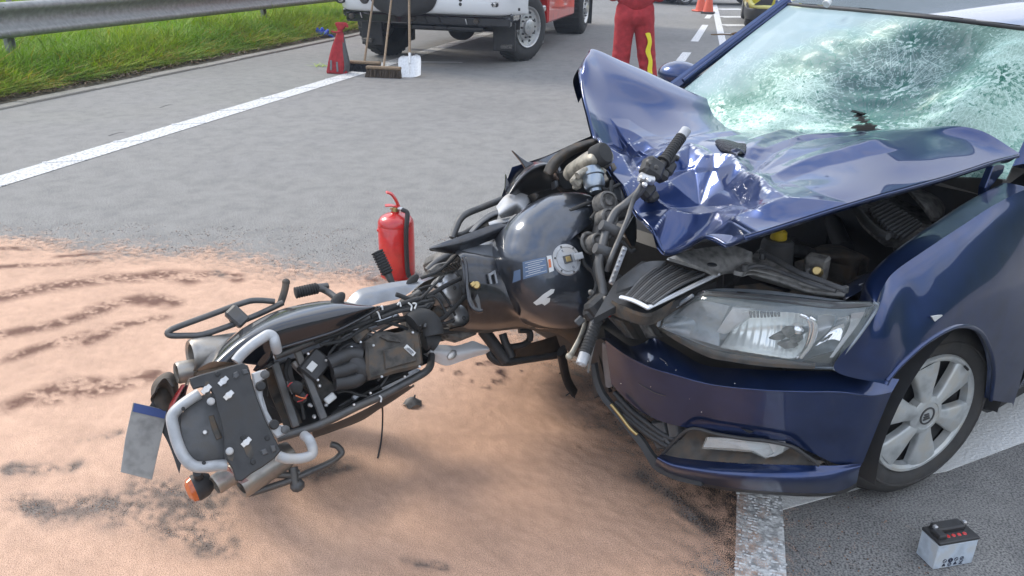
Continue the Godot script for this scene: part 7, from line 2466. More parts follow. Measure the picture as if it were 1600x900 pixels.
	skin_patch(st, [V(0.68,0.996,-0.086),V(0.688,0.996,-0.085),V(0.682,0.996,-0.062),V(0.674,0.996,-0.063)], rows, 0.002)
	obj("warning_mark", st, M.orange_lens, tank)
	st = mb()
	skin_patch(st, [V(0.622,0.97,0.014),V(0.642,0.97,0.002),V(0.664,0.97,-0.004),V(0.674,0.97,0),V(0.669,0.97,0.009),V(0.654,0.97,0.009),V(0.643,0.97,0.018),V(0.659,0.97,0.019),V(0.657,0.97,0.029),V(0.645,0.97,0.034),V(0.639,0.97,0.026),V(0.628,0.97,0.025)], rows, 0.0015)
	obj("scraped_paint", st, M.label_white, tank)
	# the panel between tank and saddle, its keyed flank and emblem
	st = mb()
	surf(st, [[V(0.502,0.8,-0.211),V(0.518,0.8,-0.211),V(0.538,0.8,-0.202),V(0.573,0.8,-0.184),V(0.608,0.8,-0.166),V(0.638,0.8,-0.151)], [V(0.49,0.85,-0.182),V(0.509,0.85,-0.185),V(0.54,0.85,-0.174),V(0.569,0.85,-0.16),V(0.594,0.85,-0.147),V(0.604,0.85,-0.129)], [V(0.472,0.86,-0.127),V(0.491,0.86,-0.126),V(0.522,0.86,-0.116),V(0.552,0.86,-0.104),V(0.58,0.86,-0.086),V(0.588,0.86,-0.062)], [V(0.463,0.84,-0.065),V(0.483,0.84,-0.058),V(0.514,0.84,-0.048),V(0.548,0.84,-0.03),V(0.576,0.84,-0.01),V(0.599,0.84,0.02)], [V(0.476,0.78,-0.006),V(0.497,0.78,0.002),V(0.533,0.78,0.015),V(0.576,0.78,0.03),V(0.621,0.78,0.041),V(0.649,0.78,0.049)], [V(0.466,0.72,0.009),V(0.507,0.72,0.027),V(0.549,0.72,0.043),V(0.594,0.72,0.056),V(0.652,0.72,0.071),V(0.695,0.72,0.093)]], 36, 24)
	var flank := obj("tank_side_panel", st, M.flank_paint, bike)
	st = mb()
	surf(st, [[V(0.525,0.775,-0.215),V(0.555,0.775,-0.217),V(0.608,0.775,-0.211),V(0.666,0.775,-0.201)], [V(0.511,0.81,-0.203),V(0.544,0.81,-0.198),V(0.587,0.81,-0.185),V(0.632,0.81,-0.162)], [V(0.514,0.84,-0.185),V(0.545,0.84,-0.175),V(0.575,0.84,-0.161),V(0.608,0.84,-0.141)]], 24, 8)
	obj("panel_shoulder", st, M.silver_paint, flank)
	st = mb()
	tube(st, [V(0.496,0.86,-0.183),V(0.493,0.86,-0.158),V(0.482,0.86,-0.124),V(0.471,0.86,-0.091),V(0.462,0.86,-0.057),V(0.464,0.86,-0.035),V(0.476,0.86,-0.022),V(0.489,0.86,-0.019)], 0.006, 8)
	obj("panel_edge", st, M.gloss_black, flank)
	st = mb()
	plate(st, [V(0.478,0.866,-0.055),V(0.493,0.866,-0.069),V(0.493,0.866,-0.05),V(0.484,0.866,-0.017),V(0.474,0.866,-0.023),V(0.463,0.866,-0.035),V(0.462,0.866,-0.061),V(0.472,0.866,-0.089),V(0.476,0.866,-0.088),V(0.47,0.866,-0.064),V(0.471,0.866,-0.036),V(0.478,0.866,-0.03)], -up * 0.006, 0.002)
	obj("panel_blade", st, M.grey_plastic, flank)
	st = mb()
	for q in [[V(0.544,0.873,-0.112),V(0.55,0.873,-0.112),V(0.545,0.873,-0.081),V(0.539,0.873,-0.082)], [V(0.55,0.873,-0.112),V(0.566,0.873,-0.115),V(0.566,0.873,-0.107),V(0.549,0.873,-0.104)], [V(0.564,0.873,-0.115),V(0.57,0.873,-0.115),V(0.563,0.873,-0.077),V(0.557,0.873,-0.077)]]:
		plate(st, q, -up * 0.008)
	obj("emblem", st, M.silver_paint, flank)
	st = mb()
	rod(st, V(0.506,0.85,-0.093), V(0.495,0.875,-0.093), 0.0125, 0.011, 14)
	rbox(st, Transform3D(Basis(up, 0.3), V(0.487,0.872,-0.099)), Vector3(0.016, 0.008, 0.012), 0.002)
	obj("lock", st, M.brass, flank)
	# lower rim of the fairing
	st = mb()
	thick(st, [[V(0.425,0.735,-0.001),V(0.484,0.735,0.008),V(0.539,0.735,0.021),V(0.607,0.735,0.038),V(0.667,0.735,0.048),V(0.694,0.735,0.077)], [V(0.432,0.72,0.003),V(0.486,0.72,0.018),V(0.54,0.72,0.036),V(0.607,0.72,0.057),V(0.665,0.72,0.071),V(0.706,0.72,0.097)], [V(0.448,0.69,0.01),V(0.501,0.69,0.029),V(0.554,0.69,0.051),V(0.618,0.69,0.066),V(0.688,0.69,0.086),V(0.752,0.69,0.122)]], 30, 8, -up * 0.008)
	obj("fairing_rim", st, M.dusty_plastic, bike)
	st = mb()
	surf(st, [[V(0.637,0.8,0.038),V(0.685,0.8,0.044),V(0.735,0.8,0.051),V(0.785,0.8,0.057),V(0.836,0.8,0.063)], [V(0.674,0.74,0.071),V(0.727,0.74,0.084),V(0.773,0.74,0.101),V(0.818,0.74,0.123),V(0.851,0.74,0.141)], [V(0.724,0.66,0.101),V(0.77,0.66,0.122),V(0.812,0.66,0.152),V(0.842,0.66,0.193),V(0.852,0.66,0.227)]], 24, 14)
	obj("fairing_flank", st, M.dirty_black, bike)
	# crash bars
	st = mb()
	tube(st, [V(0.632,0.5,0.045),V(0.644,0.5,0.081),V(0.661,0.5,0.137),V(0.674,0.5,0.172)], 0.022, 10)
	tube(st, [V(0.644,0.47,0.114),V(0.641,0.47,0.138),V(0.658,0.47,0.163),V(0.693,0.47,0.178),V(0.745,0.47,0.19),V(0.811,0.47,0.206),V(0.878,0.47,0.222),V(0.914,0.47,0.227)], 0.0165, 10)
	tube(st, [V(0.686,0.52,0.08),V(0.684,0.52,0.11),V(0.688,0.52,0.149),V(0.687,0.52,0.167)], 0.014, 10)
	tube(st, [V(0.785,0.52,0.104),V(0.779,0.52,0.127),V(0.762,0.52,0.14),V(0.733,0.52,0.141),V(0.689,0.52,0.131)], 0.011, 10)
	tube(st, [V(0.738,0.54,0.091),V(0.773,0.54,0.106),V(0.775,0.54,0.122),V(0.764,0.54,0.138)], 0.009, 8)
	obj("crash_bar", st, M.black_plastic, bike)
	st = mb()
	surf(st, [[V(0.69,0.53,0.132),V(0.749,0.53,0.142),V(0.816,0.53,0.152),V(0.872,0.53,0.157)], [V(0.701,0.5,0.158),V(0.758,0.5,0.173),V(0.824,0.5,0.188),V(0.887,0.5,0.197)], [V(0.716,0.48,0.18),V(0.78,0.48,0.197),V(0.847,0.48,0.211),V(0.907,0.48,0.221)]], 18, 8)
	obj("engine_guard", st, M.dirty_black, bike)
	st = mb()
	tube(st, [V(0.604,0.6,-0.273),V(0.63,0.6,-0.3),V(0.653,0.6,-0.321),V(0.684,0.6,-0.334),V(0.753,0.6,-0.339),V(0.83,0.6,-0.344)], 0.0115, 10)
	tube(st, [V(0.479,0.6,-0.199),V(0.522,0.6,-0.215),V(0.585,0.6,-0.227),V(0.638,0.6,-0.241),V(0.737,0.6,-0.245)], 0.012, 10)
	tube(st, [V(0.619,0.58,-0.289),V(0.65,0.58,-0.277),V(0.716,0.58,-0.288),V(0.789,0.58,-0.285)], 0.009, 8)
	obj("crash_bar", st, M.dark_steel, bike)
	# left spear of the fairing and the torn white mirror
	st = mb()
	thick(st, [[V(0.436,0.8,-0.248),V(0.511,0.8,-0.249),V(0.6,0.8,-0.251),V(0.668,0.8,-0.251),V(0.703,0.8,-0.243)], [V(0.428,0.81,-0.241),V(0.51,0.81,-0.231),V(0.597,0.81,-0.229),V(0.665,0.81,-0.231),V(0.705,0.81,-0.233)], [V(0.439,0.79,-0.238),V(0.516,0.79,-0.205),V(0.608,0.79,-0.208),V(0.678,0.79,-0.211),V(0.706,0.79,-0.222)]], 24, 8, -up * 0.008)
	obj("fairing_spear", st, M.flank_paint, bike)
	st = mb()
	surf(st, [[V(0.732,0.72,-0.311),V(0.779,0.72,-0.336),V(0.816,0.72,-0.337),V(0.856,0.72,-0.315),V(0.858,0.72,-0.292)], [V(0.706,0.77,-0.29),V(0.754,0.77,-0.308),V(0.785,0.77,-0.309),V(0.807,0.77,-0.292),V(0.813,0.77,-0.28)], [V(0.698,0.78,-0.273),V(0.742,0.78,-0.283),V(0.77,0.78,-0.287),V(0.781,0.78,-0.273),V(0.782,0.78,-0.265)], [V(0.734,0.72,-0.27),V(0.773,0.72,-0.267),V(0.787,0.72,-0.269),V(0.797,0.72,-0.266),V(0.801,0.72,-0.263)]], 20, 14)
	obj("torn_mirror", st, M.white_silver, bike)
	st = mb()
	surf(st, [[V(0.676,0.74,-0.269),V(0.704,0.74,-0.269),V(0.738,0.74,-0.263),V(0.756,0.74,-0.262)], [V(0.664,0.76,-0.257),V(0.693,0.76,-0.254),V(0.722,0.76,-0.25),V(0.734,0.76,-0.251)], [V(0.682,0.73,-0.251),V(0.706,0.73,-0.246),V(0.73,0.73,-0.245),V(0.743,0.73,-0.247)]], 12, 8)
	obj("mirror_shard", st, M.white_silver, bike)
	st = mb()
	surf(st, [[V(0.638,0.66,-0.269),V(0.681,0.66,-0.291),V(0.736,0.66,-0.307),V(0.775,0.66,-0.307)], [V(0.649,0.68,-0.261),V(0.689,0.68,-0.277),V(0.721,0.68,-0.284),V(0.748,0.68,-0.285)], [V(0.7,0.62,-0.261),V(0.725,0.62,-0.266),V(0.744,0.62,-0.272),V(0.764,0.62,-0.272)]], 12, 8)
	obj("inner_fairing", st, M.flank_paint, bike)
	# the nose fairing, split open
	st = mb()
	surf(st, [[V(0.772,0.74,-0.34),V(0.808,0.74,-0.367),V(0.855,0.74,-0.39),V(0.902,0.74,-0.409),V(0.946,0.74,-0.404),V(0.985,0.74,-0.386)], [V(0.751,0.8,-0.325),V(0.792,0.8,-0.352),V(0.838,0.8,-0.373),V(0.879,0.8,-0.381),V(0.916,0.8,-0.378),V(0.944,0.8,-0.357)], [V(0.821,0.72,-0.323),V(0.859,0.72,-0.339),V(0.901,0.72,-0.348),V(0.941,0.72,-0.35),V(0.976,0.72,-0.341),V(0.992,0.72,-0.322)], [V(0.924,0.6,-0.322),V(0.958,0.6,-0.327),V(1,0.6,-0.329),V(1.04,0.6,-0.325),V(1.062,0.6,-0.319),V(1.082,0.6,-0.306)]], 30, 18)
	obj("nose_fairing", st, M.flank_paint, bike)
	for q in [[V(0.823,0.79,-0.457),V(0.84,0.79,-0.433),V(0.86,0.79,-0.409),V(0.884,0.79,-0.398),V(0.86,0.79,-0.393),V(0.845,0.79,-0.39),V(0.838,0.79,-0.418)], [V(0.799,0.74,-0.399),V(0.798,0.74,-0.382),V(0.798,0.74,-0.362),V(0.779,0.74,-0.342),V(0.775,0.74,-0.35)]]:
		st = mb()
		plate(st, q, -up * 0.008, 0.002)
		obj("fairing_shard", st, M.gloss_black, bike)
	st = mb()
	thick(st, [[V(0.888,0.82,-0.359),V(0.913,0.82,-0.381),V(0.953,0.82,-0.401),V(1.005,0.82,-0.414),V(1.061,0.82,-0.416),V(1.123,0.82,-0.412),V(1.146,0.82,-0.396)], [V(0.896,0.83,-0.34),V(0.917,0.83,-0.364),V(0.953,0.83,-0.382),V(0.997,0.83,-0.394),V(1.054,0.83,-0.398),V(1.11,0.83,-0.396),V(1.133,0.83,-0.378)], [V(0.929,0.8,-0.344),V(0.951,0.8,-0.355),V(0.979,0.8,-0.371),V(1.018,0.8,-0.381),V(1.069,0.8,-0.389),V(1.124,0.8,-0.384),V(1.155,0.8,-0.364)]], 34, 10, -up * 0.01)
	obj("screen_frame", st, M.dusty_plastic, bike)
	st = mb()
	surf(st, [[V(0.92,0.76,-0.406),V(0.986,0.76,-0.414),V(1.051,0.76,-0.417),V(1.134,0.76,-0.42)], [V(0.95,0.79,-0.372),V(0.992,0.79,-0.381),V(1.04,0.79,-0.382),V(1.117,0.79,-0.39)], [V(0.988,0.74,-0.358),V(1.029,0.74,-0.361),V(1.074,0.74,-0.37),V(1.142,0.74,-0.373)]], 20, 10)
	obj("torn_screen", st, M.flank_paint, bike)
	for q in [[[V(0.985,0.72,-0.359),V(1.023,0.72,-0.355),V(1.051,0.72,-0.327),V(1.048,0.72,-0.286),V(1.002,0.72,-0.292),V(0.982,0.72,-0.318)], M.black_plastic], [[V(0.961,0.78,-0.367),V(0.977,0.78,-0.368),V(0.978,0.78,-0.351),V(0.963,0.78,-0.345)], M.silver_paint], [[V(0.957,0.75,-0.33),V(0.969,0.75,-0.329),V(0.964,0.75,-0.307),V(0.951,0.75,-0.307)], M.silver_paint], [[V(0.847,0.76,-0.31),V(0.87,0.76,-0.31),V(0.878,0.76,-0.295),V(0.859,0.76,-0.287)], M.dusty_plastic]]:
		st = mb()
		plate(st, q[0], -up * 0.03, 0.004)
		obj("broken_inner", st, q[1], bike)
	# silver lamp body with its black cap and chromed barrel
	var lamp := Node3D.new()
	lamp.name = "lamp_body"
	bike.add_child(lamp)
	st = mb()
	dome(st, [V(0.923,0.95,-0.326),V(0.948,0.95,-0.351),V(0.982,0.95,-0.358),V(1.01,0.95,-0.355),V(1.043,0.95,-0.343),V(1.048,0.95,-0.318),V(1.035,0.95,-0.296),V(1.009,0.95,-0.287),V(0.983,0.95,-0.297),V(0.952,0.95,-0.295),V(0.93,0.95,-0.301)], V(0.939,1.02,-0.317), up, 40, 10, 0.1, 0.8)
	obj("shell", st, M.beige_metal, lamp)
	st = mb()
	var bc := V(0.978,1.005,-0.326)
	lathe(st, [Vector2(0.036, -0.02), Vector2(0.036, 0.012), Vector2(0.03, 0.02), Vector2(0.0, 0.022)], Transform3D(Basis(Vector3.FORWARD, 0.3), bc), 28)
	obj("cap", st, M.rubber, lamp)
	st = mb()
	var b0 := V(0.943,0.98,-0.298)
	var b1 := V(0.924,0.99,-0.236)
	var bl := b0.distance_to(b1)
	lathe(st, [Vector2(0.03, 0.0), Vector2(0.031, bl * 0.25), Vector2(0.036, bl * 0.28), Vector2(0.036, bl * 0.4), Vector2(0.032, bl * 0.45), Vector2(0.033, bl * 0.85), Vector2(0.028, bl), Vector2(0.018, bl + 0.003), Vector2(0.017, bl + 0.012), Vector2(0, bl + 0.012)], along(b0, b1), 28)
	obj("barrel", st, M.steel_blue, lamp)
	st = mb()
	tube(st, [V(0.88,0.99,-0.29),V(0.912,0.99,-0.297),V(0.949,0.99,-0.296),V(0.966,0.99,-0.286),V(0.976,0.99,-0.273)], 0.011, 8)
	rbox(st, Transform3D(Basis(up, 0.5), V(0.898,0.96,-0.282)), Vector3(0.045, 0.03, 0.035), 0.006)
	rbox(st, Transform3D(Basis(up, 0.9), V(0.894,0.95,-0.266)), Vector3(0.02, 0.03, 0.02), 0.004)
	rbox(st, Transform3D(Basis(up, 0.2), V(0.981,0.96,-0.261)), Vector3(0.03, 0.03, 0.03), 0.005)
	obj("bracket", st, M.beige_metal, lamp)
	# shrouds and broken panels right of the lamp
	for q in [[[[V(1.058,0.93,-0.303),V(1.089,0.93,-0.295),V(1.109,0.93,-0.27),V(1.109,0.93,-0.237)], [V(1.038,0.95,-0.276),V(1.067,0.95,-0.262),V(1.081,0.95,-0.232),V(1.081,0.95,-0.206)], [V(1.056,0.9,-0.248),V(1.069,0.9,-0.225),V(1.082,0.9,-0.201),V(1.093,0.9,-0.192)]], M.dusty_plastic], [[[V(1.006,0.97,-0.227),V(1.02,0.97,-0.226),V(1.027,0.97,-0.209),V(1.028,0.97,-0.183)], [V(1.004,0.96,-0.206),V(1.012,0.96,-0.19),V(1.019,0.96,-0.176),V(1.023,0.96,-0.168)]], M.silver_paint], [[[V(1.009,0.93,-0.084),V(1.049,0.93,-0.111),V(1.071,0.93,-0.124),V(1.064,0.93,-0.093)], [V(1.018,0.92,-0.065),V(1.044,0.92,-0.07),V(1.061,0.92,-0.078),V(1.064,0.92,-0.077)], [V(1.029,0.91,-0.038),V(1.042,0.91,-0.034),V(1.052,0.91,-0.044),V(1.06,0.91,-0.054)]], M.flank_paint]]:
		st = mb()
		thick(st, q[0], 14, 8, -up * 0.006)
		obj("broken_panel", st, q[1], bike)
	# fork legs, yokes
	st = mb()
	for q in [[0.89, 0.10], [0.86, -0.1]]:
		rod(st, Vector3(q[0] + 0.0, 1.0, -q[1]), Vector3(q[0] + 0.16, 0.62, -q[1]), 0.026)
		rod(st, Vector3(q[0] + 0.13, 0.66, -q[1]), Vector3(q[0] + 0.30, 0.28, -q[1]), 0.031)
	obj("fork_leg", st, M.dark_steel, bike)
	st = mb()
	plate(st, [V(0.894,1.02,-0.206),V(0.938,1.02,-0.206),V(0.941,1.02,-0.15),V(0.911,1.02,-0.116),V(0.875,1.02,-0.072),V(0.854,1.02,-0.043),V(0.818,1.02,-0.042),V(0.82,1.02,-0.078),V(0.847,1.02,-0.105),V(0.882,1.02,-0.149)], -up * 0.03, 0.005)
	obj("top_yoke", st, M.black_plastic, bike)
	for q in [[V(0.918,1.03,-0.183), 0.031], [V(0.897,1.035,-0.137), 0.0285], [V(0.834,1.03,-0.082), 0.025]]:
		st = mb()
		lathe(st, [Vector2(q[1] * 1.1, -0.03), Vector2(q[1] * 1.08, 0.004), Vector2(q[1], 0.01), Vector2(q[1] * 0.8, 0.012), Vector2(q[1] * 0.72, 0.006), Vector2(q[1] * 0.5, 0.006), Vector2(q[1] * 0.42, 0.014), Vector2(0, 0.015)], Transform3D(Basis.IDENTITY, q[0]), 28)
		obj("fork_cap", st, M.engine_grey, bike)
	st = mb()
	var ring := []
	for k in 10:
		var w := TAU * k / 10
		ring.append(V(0.828,1,-0.088) + Vector3(cos(w) * 0.026, 0, sin(w) * 0.03))
	tube(st, ring, 0.006, 8, 4, -1.0, true)
	rod(st, V(0.848,0.97,-0.089), V(0.831,0.995,-0.088), 0.022, 0.02, 18)
	obj("ignition_switch", st, M.engine_grey, bike)
	st = mb()
	tube(st, [V(0.843,0.94,-0.158),V(0.87,0.94,-0.152),V(0.905,0.94,-0.148),V(0.936,0.94,-0.149)], 0.033, 14, 5)
	rod(st, V(0.841,0.95,-0.119), V(0.824,0.99,-0.118), 0.008, 0.006, 8)
	obj("steering_head", st, M.black_plastic, bike)
	for q in [[V(0.822,0.97,-0.199),V(0.852,0.97,-0.202),V(0.89,0.97,-0.204),V(0.925,0.97,-0.2)], [V(0.826,0.96,-0.176),V(0.809,0.96,-0.157),V(0.812,0.96,-0.137),V(0.819,0.96,-0.117)], [V(0.862,1,-0.154),V(0.891,1,-0.17),V(0.914,1,-0.188)], [V(0.793,0.99,-0.069),V(0.791,0.99,-0.034),V(0.806,0.99,-0.005),V(0.804,0.99,0.031),V(0.777,0.99,0.058)], [V(0.818,1.02,-0.042),V(0.797,1.02,-0.013),V(0.789,1.02,0.02),V(0.768,1.02,0.049),V(0.741,1.02,0.063)], [V(0.962,1.03,-0.239),V(0.944,1.03,-0.208),V(0.943,1.03,-0.183),V(0.94,1.03,-0.16)], [V(0.937,1,-0.237),V(0.952,1,-0.221),V(0.974,1,-0.221),V(1.006,1,-0.224)], [V(0.906,1.04,-0.058),V(0.914,1.04,-0.043),V(0.925,1.04,-0.021),V(0.941,1.04,-0.022)], [V(0.851,1.02,0.041),V(0.866,1.02,0.034),V(0.87,1.02,0.041),V(0.857,1.02,0.048)]]:
		st = mb()
		tube(st, q, 0.006, 8)
		obj("cable", st, M.rubber, bike)
	# the handlebar
	var bar := Node3D.new()
	bar.name = "handlebar"
	bike.add_child(bar)
	st = mb()
	tube(st, [V(1.159,1.14,-0.275),V(1.096,1.14,-0.239),V(1.038,1.14,-0.211),V(0.987,1.14,-0.19),V(0.953,1.13,-0.168),V(0.907,1.12,-0.152),V(0.879,1.1,-0.141),V(0.836,1.1,-0.108),V(0.814,1.1,-0.086),V(0.789,1.1,-0.056),V(0.766,1.1,-0.026),V(0.754,1.1,0.008),V(0.747,1.1,0.043),V(0.738,1.1,0.068),V(0.723,1.09,0.089),V(0.699,1.08,0.116),V(0.642,1.08,0.178)], 0.0125, 12)
	obj("bar", st, M.dark_steel, bar)
	st = mb()
	tube(st, [V(0.966,1.155,-0.191),V(0.939,1.15,-0.17),V(0.919,1.135,-0.146),V(0.887,1.135,-0.112),V(0.852,1.135,-0.082),V(0.813,1.135,-0.049),V(0.782,1.135,-0.022),V(0.774,1.11,0.004)], 0.0075, 10)
	obj("cross_bar", st, M.dark_steel, bar)
	for q in [[V(0.816,1.105,-0.122),V(0.846,1.105,-0.098),V(0.862,1.105,-0.083)], [V(0.768,1.105,-0.067),V(0.788,1.105,-0.053),V(0.809,1.105,-0.039)]]:
		st = mb()
		tube(st, q, 0.0155, 12)
		obj("bar_clamp", st, M.grey_plastic, bar)
	for q in [[[V(1.176,1.14,-0.285),V(1.081,1.14,-0.233)], "left"], [[V(0.707,1.08,0.119),V(0.628,1.08,0.193)], "right"]]:
		st = mb()
		var a: Vector3 = q[0][0]
		var b: Vector3 = q[0][1]
		if q[1] == "right":
			var s := a
			a = b
			b = s
		var L := a.distance_to(b)
		var prof := [Vector2(0.0, 0.0), Vector2(0.016, 0.0)]
		for k in 12:
			prof.append_array([Vector2(0.0172, L * (k + 0.1) / 12), Vector2(0.0172, L * (k + 0.65) / 12), Vector2(0.0155, L * (k + 0.75) / 12), Vector2(0.0155, L * (k + 0.95) / 12)])
		prof.append_array([Vector2(0.022, L), Vector2(0.022, L + 0.006), Vector2(0.0, L + 0.006)])
		lathe(st, prof, along(a, b), 20)
		obj("grip", st, M.rubber, bar)
		st = mb()
		var e := a + (a - b).normalized() * 0.036
		lathe(st, [Vector2(0.0, 0.0), Vector2(0.006, 0.0), Vector2(0.007, 0.003), Vector2(0.0125, 0.002), Vector2(0.0155, 0.005), Vector2(0.0155, 0.036)], along(e, a), 20)
		obj("bar_end", st, M.white_silver, bar)
	# switch blocks, brake and clutch perches
	for q in [[V(1.024,1.145,-0.221), 0.75, Vector3(0.06, 0.05, 0.062)], [V(1.055,1.13,-0.2), 0.75, Vector3(0.035, 0.045, 0.05)], [V(0.717,1.09,0.088), 0.30, Vector3(0.07, 0.05, 0.055)], [V(0.695,1.075,0.099), 0.30, Vector3(0.035, 0.04, 0.04)]]:
		st = mb()
		rbox(st, Transform3D(Basis(up, q[1]), q[0]), q[2], 0.01)
		obj("switch_block", st, M.black_plastic, bar)
	st = mb()
	tube(st, [V(0.962,1.16,-0.21),V(0.978,1.16,-0.198),V(0.998,1.16,-0.187)], 0.014, 10)
	for q in [V(0.955,1.175,-0.203), V(0.972,1.175,-0.191), V(0.958,1.17,-0.183)]:
		lathe(st, [Vector2(0.0, 0.006), Vector2(0.006, 0.006), Vector2(0.009, 0.0)], Transform3D(Basis.IDENTITY, q), 10)
	obj("clutch_perch", st, M.silver, bar)
	for q in [[V(0.73,1.12,0.074), 0.006], [V(0.7,1.11,0.043), 0.006], [V(1.004,1.17,-0.239), 0.008], [V(1.019,1.17,-0.22), 0.006]]:
		st = mb()
		lathe(st, [Vector2(0.0, 0.006), Vector2(q[1], 0.005), Vector2(q[1] * 1.4, -0.003)], Transform3D(Basis.IDENTITY, q[0]), 10)
		obj("switch_button", st, M.engine_grey, bar)
	st = mb()
	rod(st, V(0.751,1.07,0.116), V(0.743,1.09,0.114), 0.008, 0.007, 10)
	obj("red_switch", st, M.red_paint, bar)
	# levers
	st = mb()
	tube(st, [V(0.692,1.045,0.107),V(0.681,1.045,0.123),V(0.658,1.045,0.146),V(0.632,1.045,0.166),V(0.61,1.045,0.181),V(0.599,1.045,0.186)], 0.0065, 8, 6, 0.0085, false, 0.7)
	ball(st, V(0.599,1.045,0.186), Vector3(0.011, 0.009, 0.011), Basis.IDENTITY, 10, 8)
	obj("brake_lever", st, M.beige_metal, bar)
	st = mb()
	box_at(st, V(0.649,1.06,0.111), V(0.67,1.07,0.101), 0.022, 0.01, 0.003)
	obj("lever_pivot", st, M.grey_plastic, bar)
	st = mb()
	box_at(st, V(0.89,1.07,-0.04), V(0.8,1.065,0.045), 0.017, 0.009, 0.003)
	for k in 7:
		var p := V(0.886,1.076,-0.04).lerp(V(0.796,1.071,0.044), (k + 0.5) / 7.0)
		rod(st, p, p + up * 0.003, 0.005, 0.004, 8)
	obj("clutch_lever", st, M.silver, bar)
	st = mb()
	thick(st, [[V(0.731,1.03,0.15),V(0.711,1.03,0.174),V(0.684,1.03,0.205),V(0.647,1.03,0.252)], [V(0.727,1.02,0.157),V(0.7,1.02,0.184),V(0.677,1.02,0.211),V(0.651,1.02,0.248)]], 16, 4, -up * 0.004)
	obj("hand_guard_shard", st, M.silver_paint, bar)
	st = mb()
	tube(st, [V(1.096,1.12,-0.232),V(1.118,1.12,-0.226),V(1.14,1.12,-0.235),V(1.15,1.12,-0.228)], 0.009, 8)
	rbox(st, Transform3D(Basis(up, 0.6), V(1.111,1.11,-0.216)), Vector3(0.05, 0.03, 0.045), 0.008)
	obj("mirror_mount", st, M.black_plastic, bar)
	st = mb()
	rbox(st, Transform3D(Basis(up, 0.5), V(1.013,1.1,-0.172)), Vector3(0.05, 0.04, 0.04), 0.008)
	rbox(st, Transform3D(Basis(up, 0.2), V(1.037,1.08,-0.149)), Vector3(0.04, 0.04, 0.03), 0.008)
	obj("choke_block", st, M.black_plastic, bar)
	# the hose hanging by the bumper, wheels
	st = mb()
	tube(st, [V(0.857,0.55,0.21), to_bike(V(0.195,0.2,-2.561)), to_bike(V(0.215,0.12,-2.611)), to_bike(V(0.245,0.05,-2.657))], 0.024, 12, 6, 0.019, false, 0.45)
	obj("torn_duct", st, M.black_plastic, bike)
	st = mb()
	for q in [[to_bike(V(0.222,0.05,-2.849)), to_bike(V(0.197,0.03,-2.842))], [to_bike(V(0.236,0.02,-2.718)), to_bike(V(0.216,0.01,-2.705))], [to_bike(V(0.245,0.02,-2.709)), to_bike(V(0.247,0.01,-2.687))]]:
		tube(st, [q[0], q[0].lerp(q[1], 0.6) + Vector3(0, 0.004, 0), q[1]], 0.003, 6)
	obj("frayed_end", st, M.rubber, bike)
	bike_wheel(bike, "rear_wheel", Vector3(-0.0, 0.31, 0.0), 0.0, 0.31, 0.15)
	bike_wheel(bike, "front_wheel", Vector3(1.08, 0.28, 0.0), 0.0, 0.30, 0.11)


func skin_patch(st: SurfaceTool, outline: Array, rows: Array, lift: float) -> void:
	# a thin sticker laid on the crown of the tank: each point takes the height of the surface below it
	var pts := []
	var mid := Vector3.ZERO
	for k in outline.size():
		var a: Vector3 = outline[k]
		var b: Vector3 = outline[(k + 1) % outline.size()]
		mid += a / outline.size()
		for i in 5:
			pts.append(a.lerp(b, i / 5.0))
	var rings := []
	for j in 5:
		var r := PackedVector3Array()
		for p in pts:
			var q: Vector3 = p.lerp(mid, j / 4.0)
			q.y = height_on(rows, q) + lift
			r.append(q)
		rings.append(r)
	sheet(st, rings, true)


func height_on(rows: Array, q: Vector3) -> float:
	var p := Vector2(q.x, q.z)
	var best := -1e9
	for j in rows.size() - 1:
		var n: int = rows[j].size()
		for i in n:
			var a: Vector3 = rows[j][i]
			if absf(a.x - q.x) > 0.06 or absf(a.z - q.z) > 0.06:
				continue
			var b: Vector3 = rows[j][(i + 1) % n]
			var c: Vector3 = rows[j + 1][(i + 1) % n]
			var d: Vector3 = rows[j + 1][i]
			for t in [[a, b, c], [a, c, d]]:
				var e0 := Vector2(t[1].x - t[0].x, t[1].z - t[0].z)
				var e1 := Vector2(t[2].x - t[0].x, t[2].z - t[0].z)
				var det := e0.cross(e1)
				if absf(det) < 1e-10:
					continue
				var w := p - Vector2(t[0].x, t[0].z)
				var s := w.cross(e1) / det
				var u := e0.cross(w) / det
				if s >= -0.01 and u >= -0.01 and s + u <= 1.01:
					best = maxf(best, lerpf(t[0].y, t[1].y, s) + (t[2].y - t[0].y) * u)
	return best if best > -1e8 else q.y


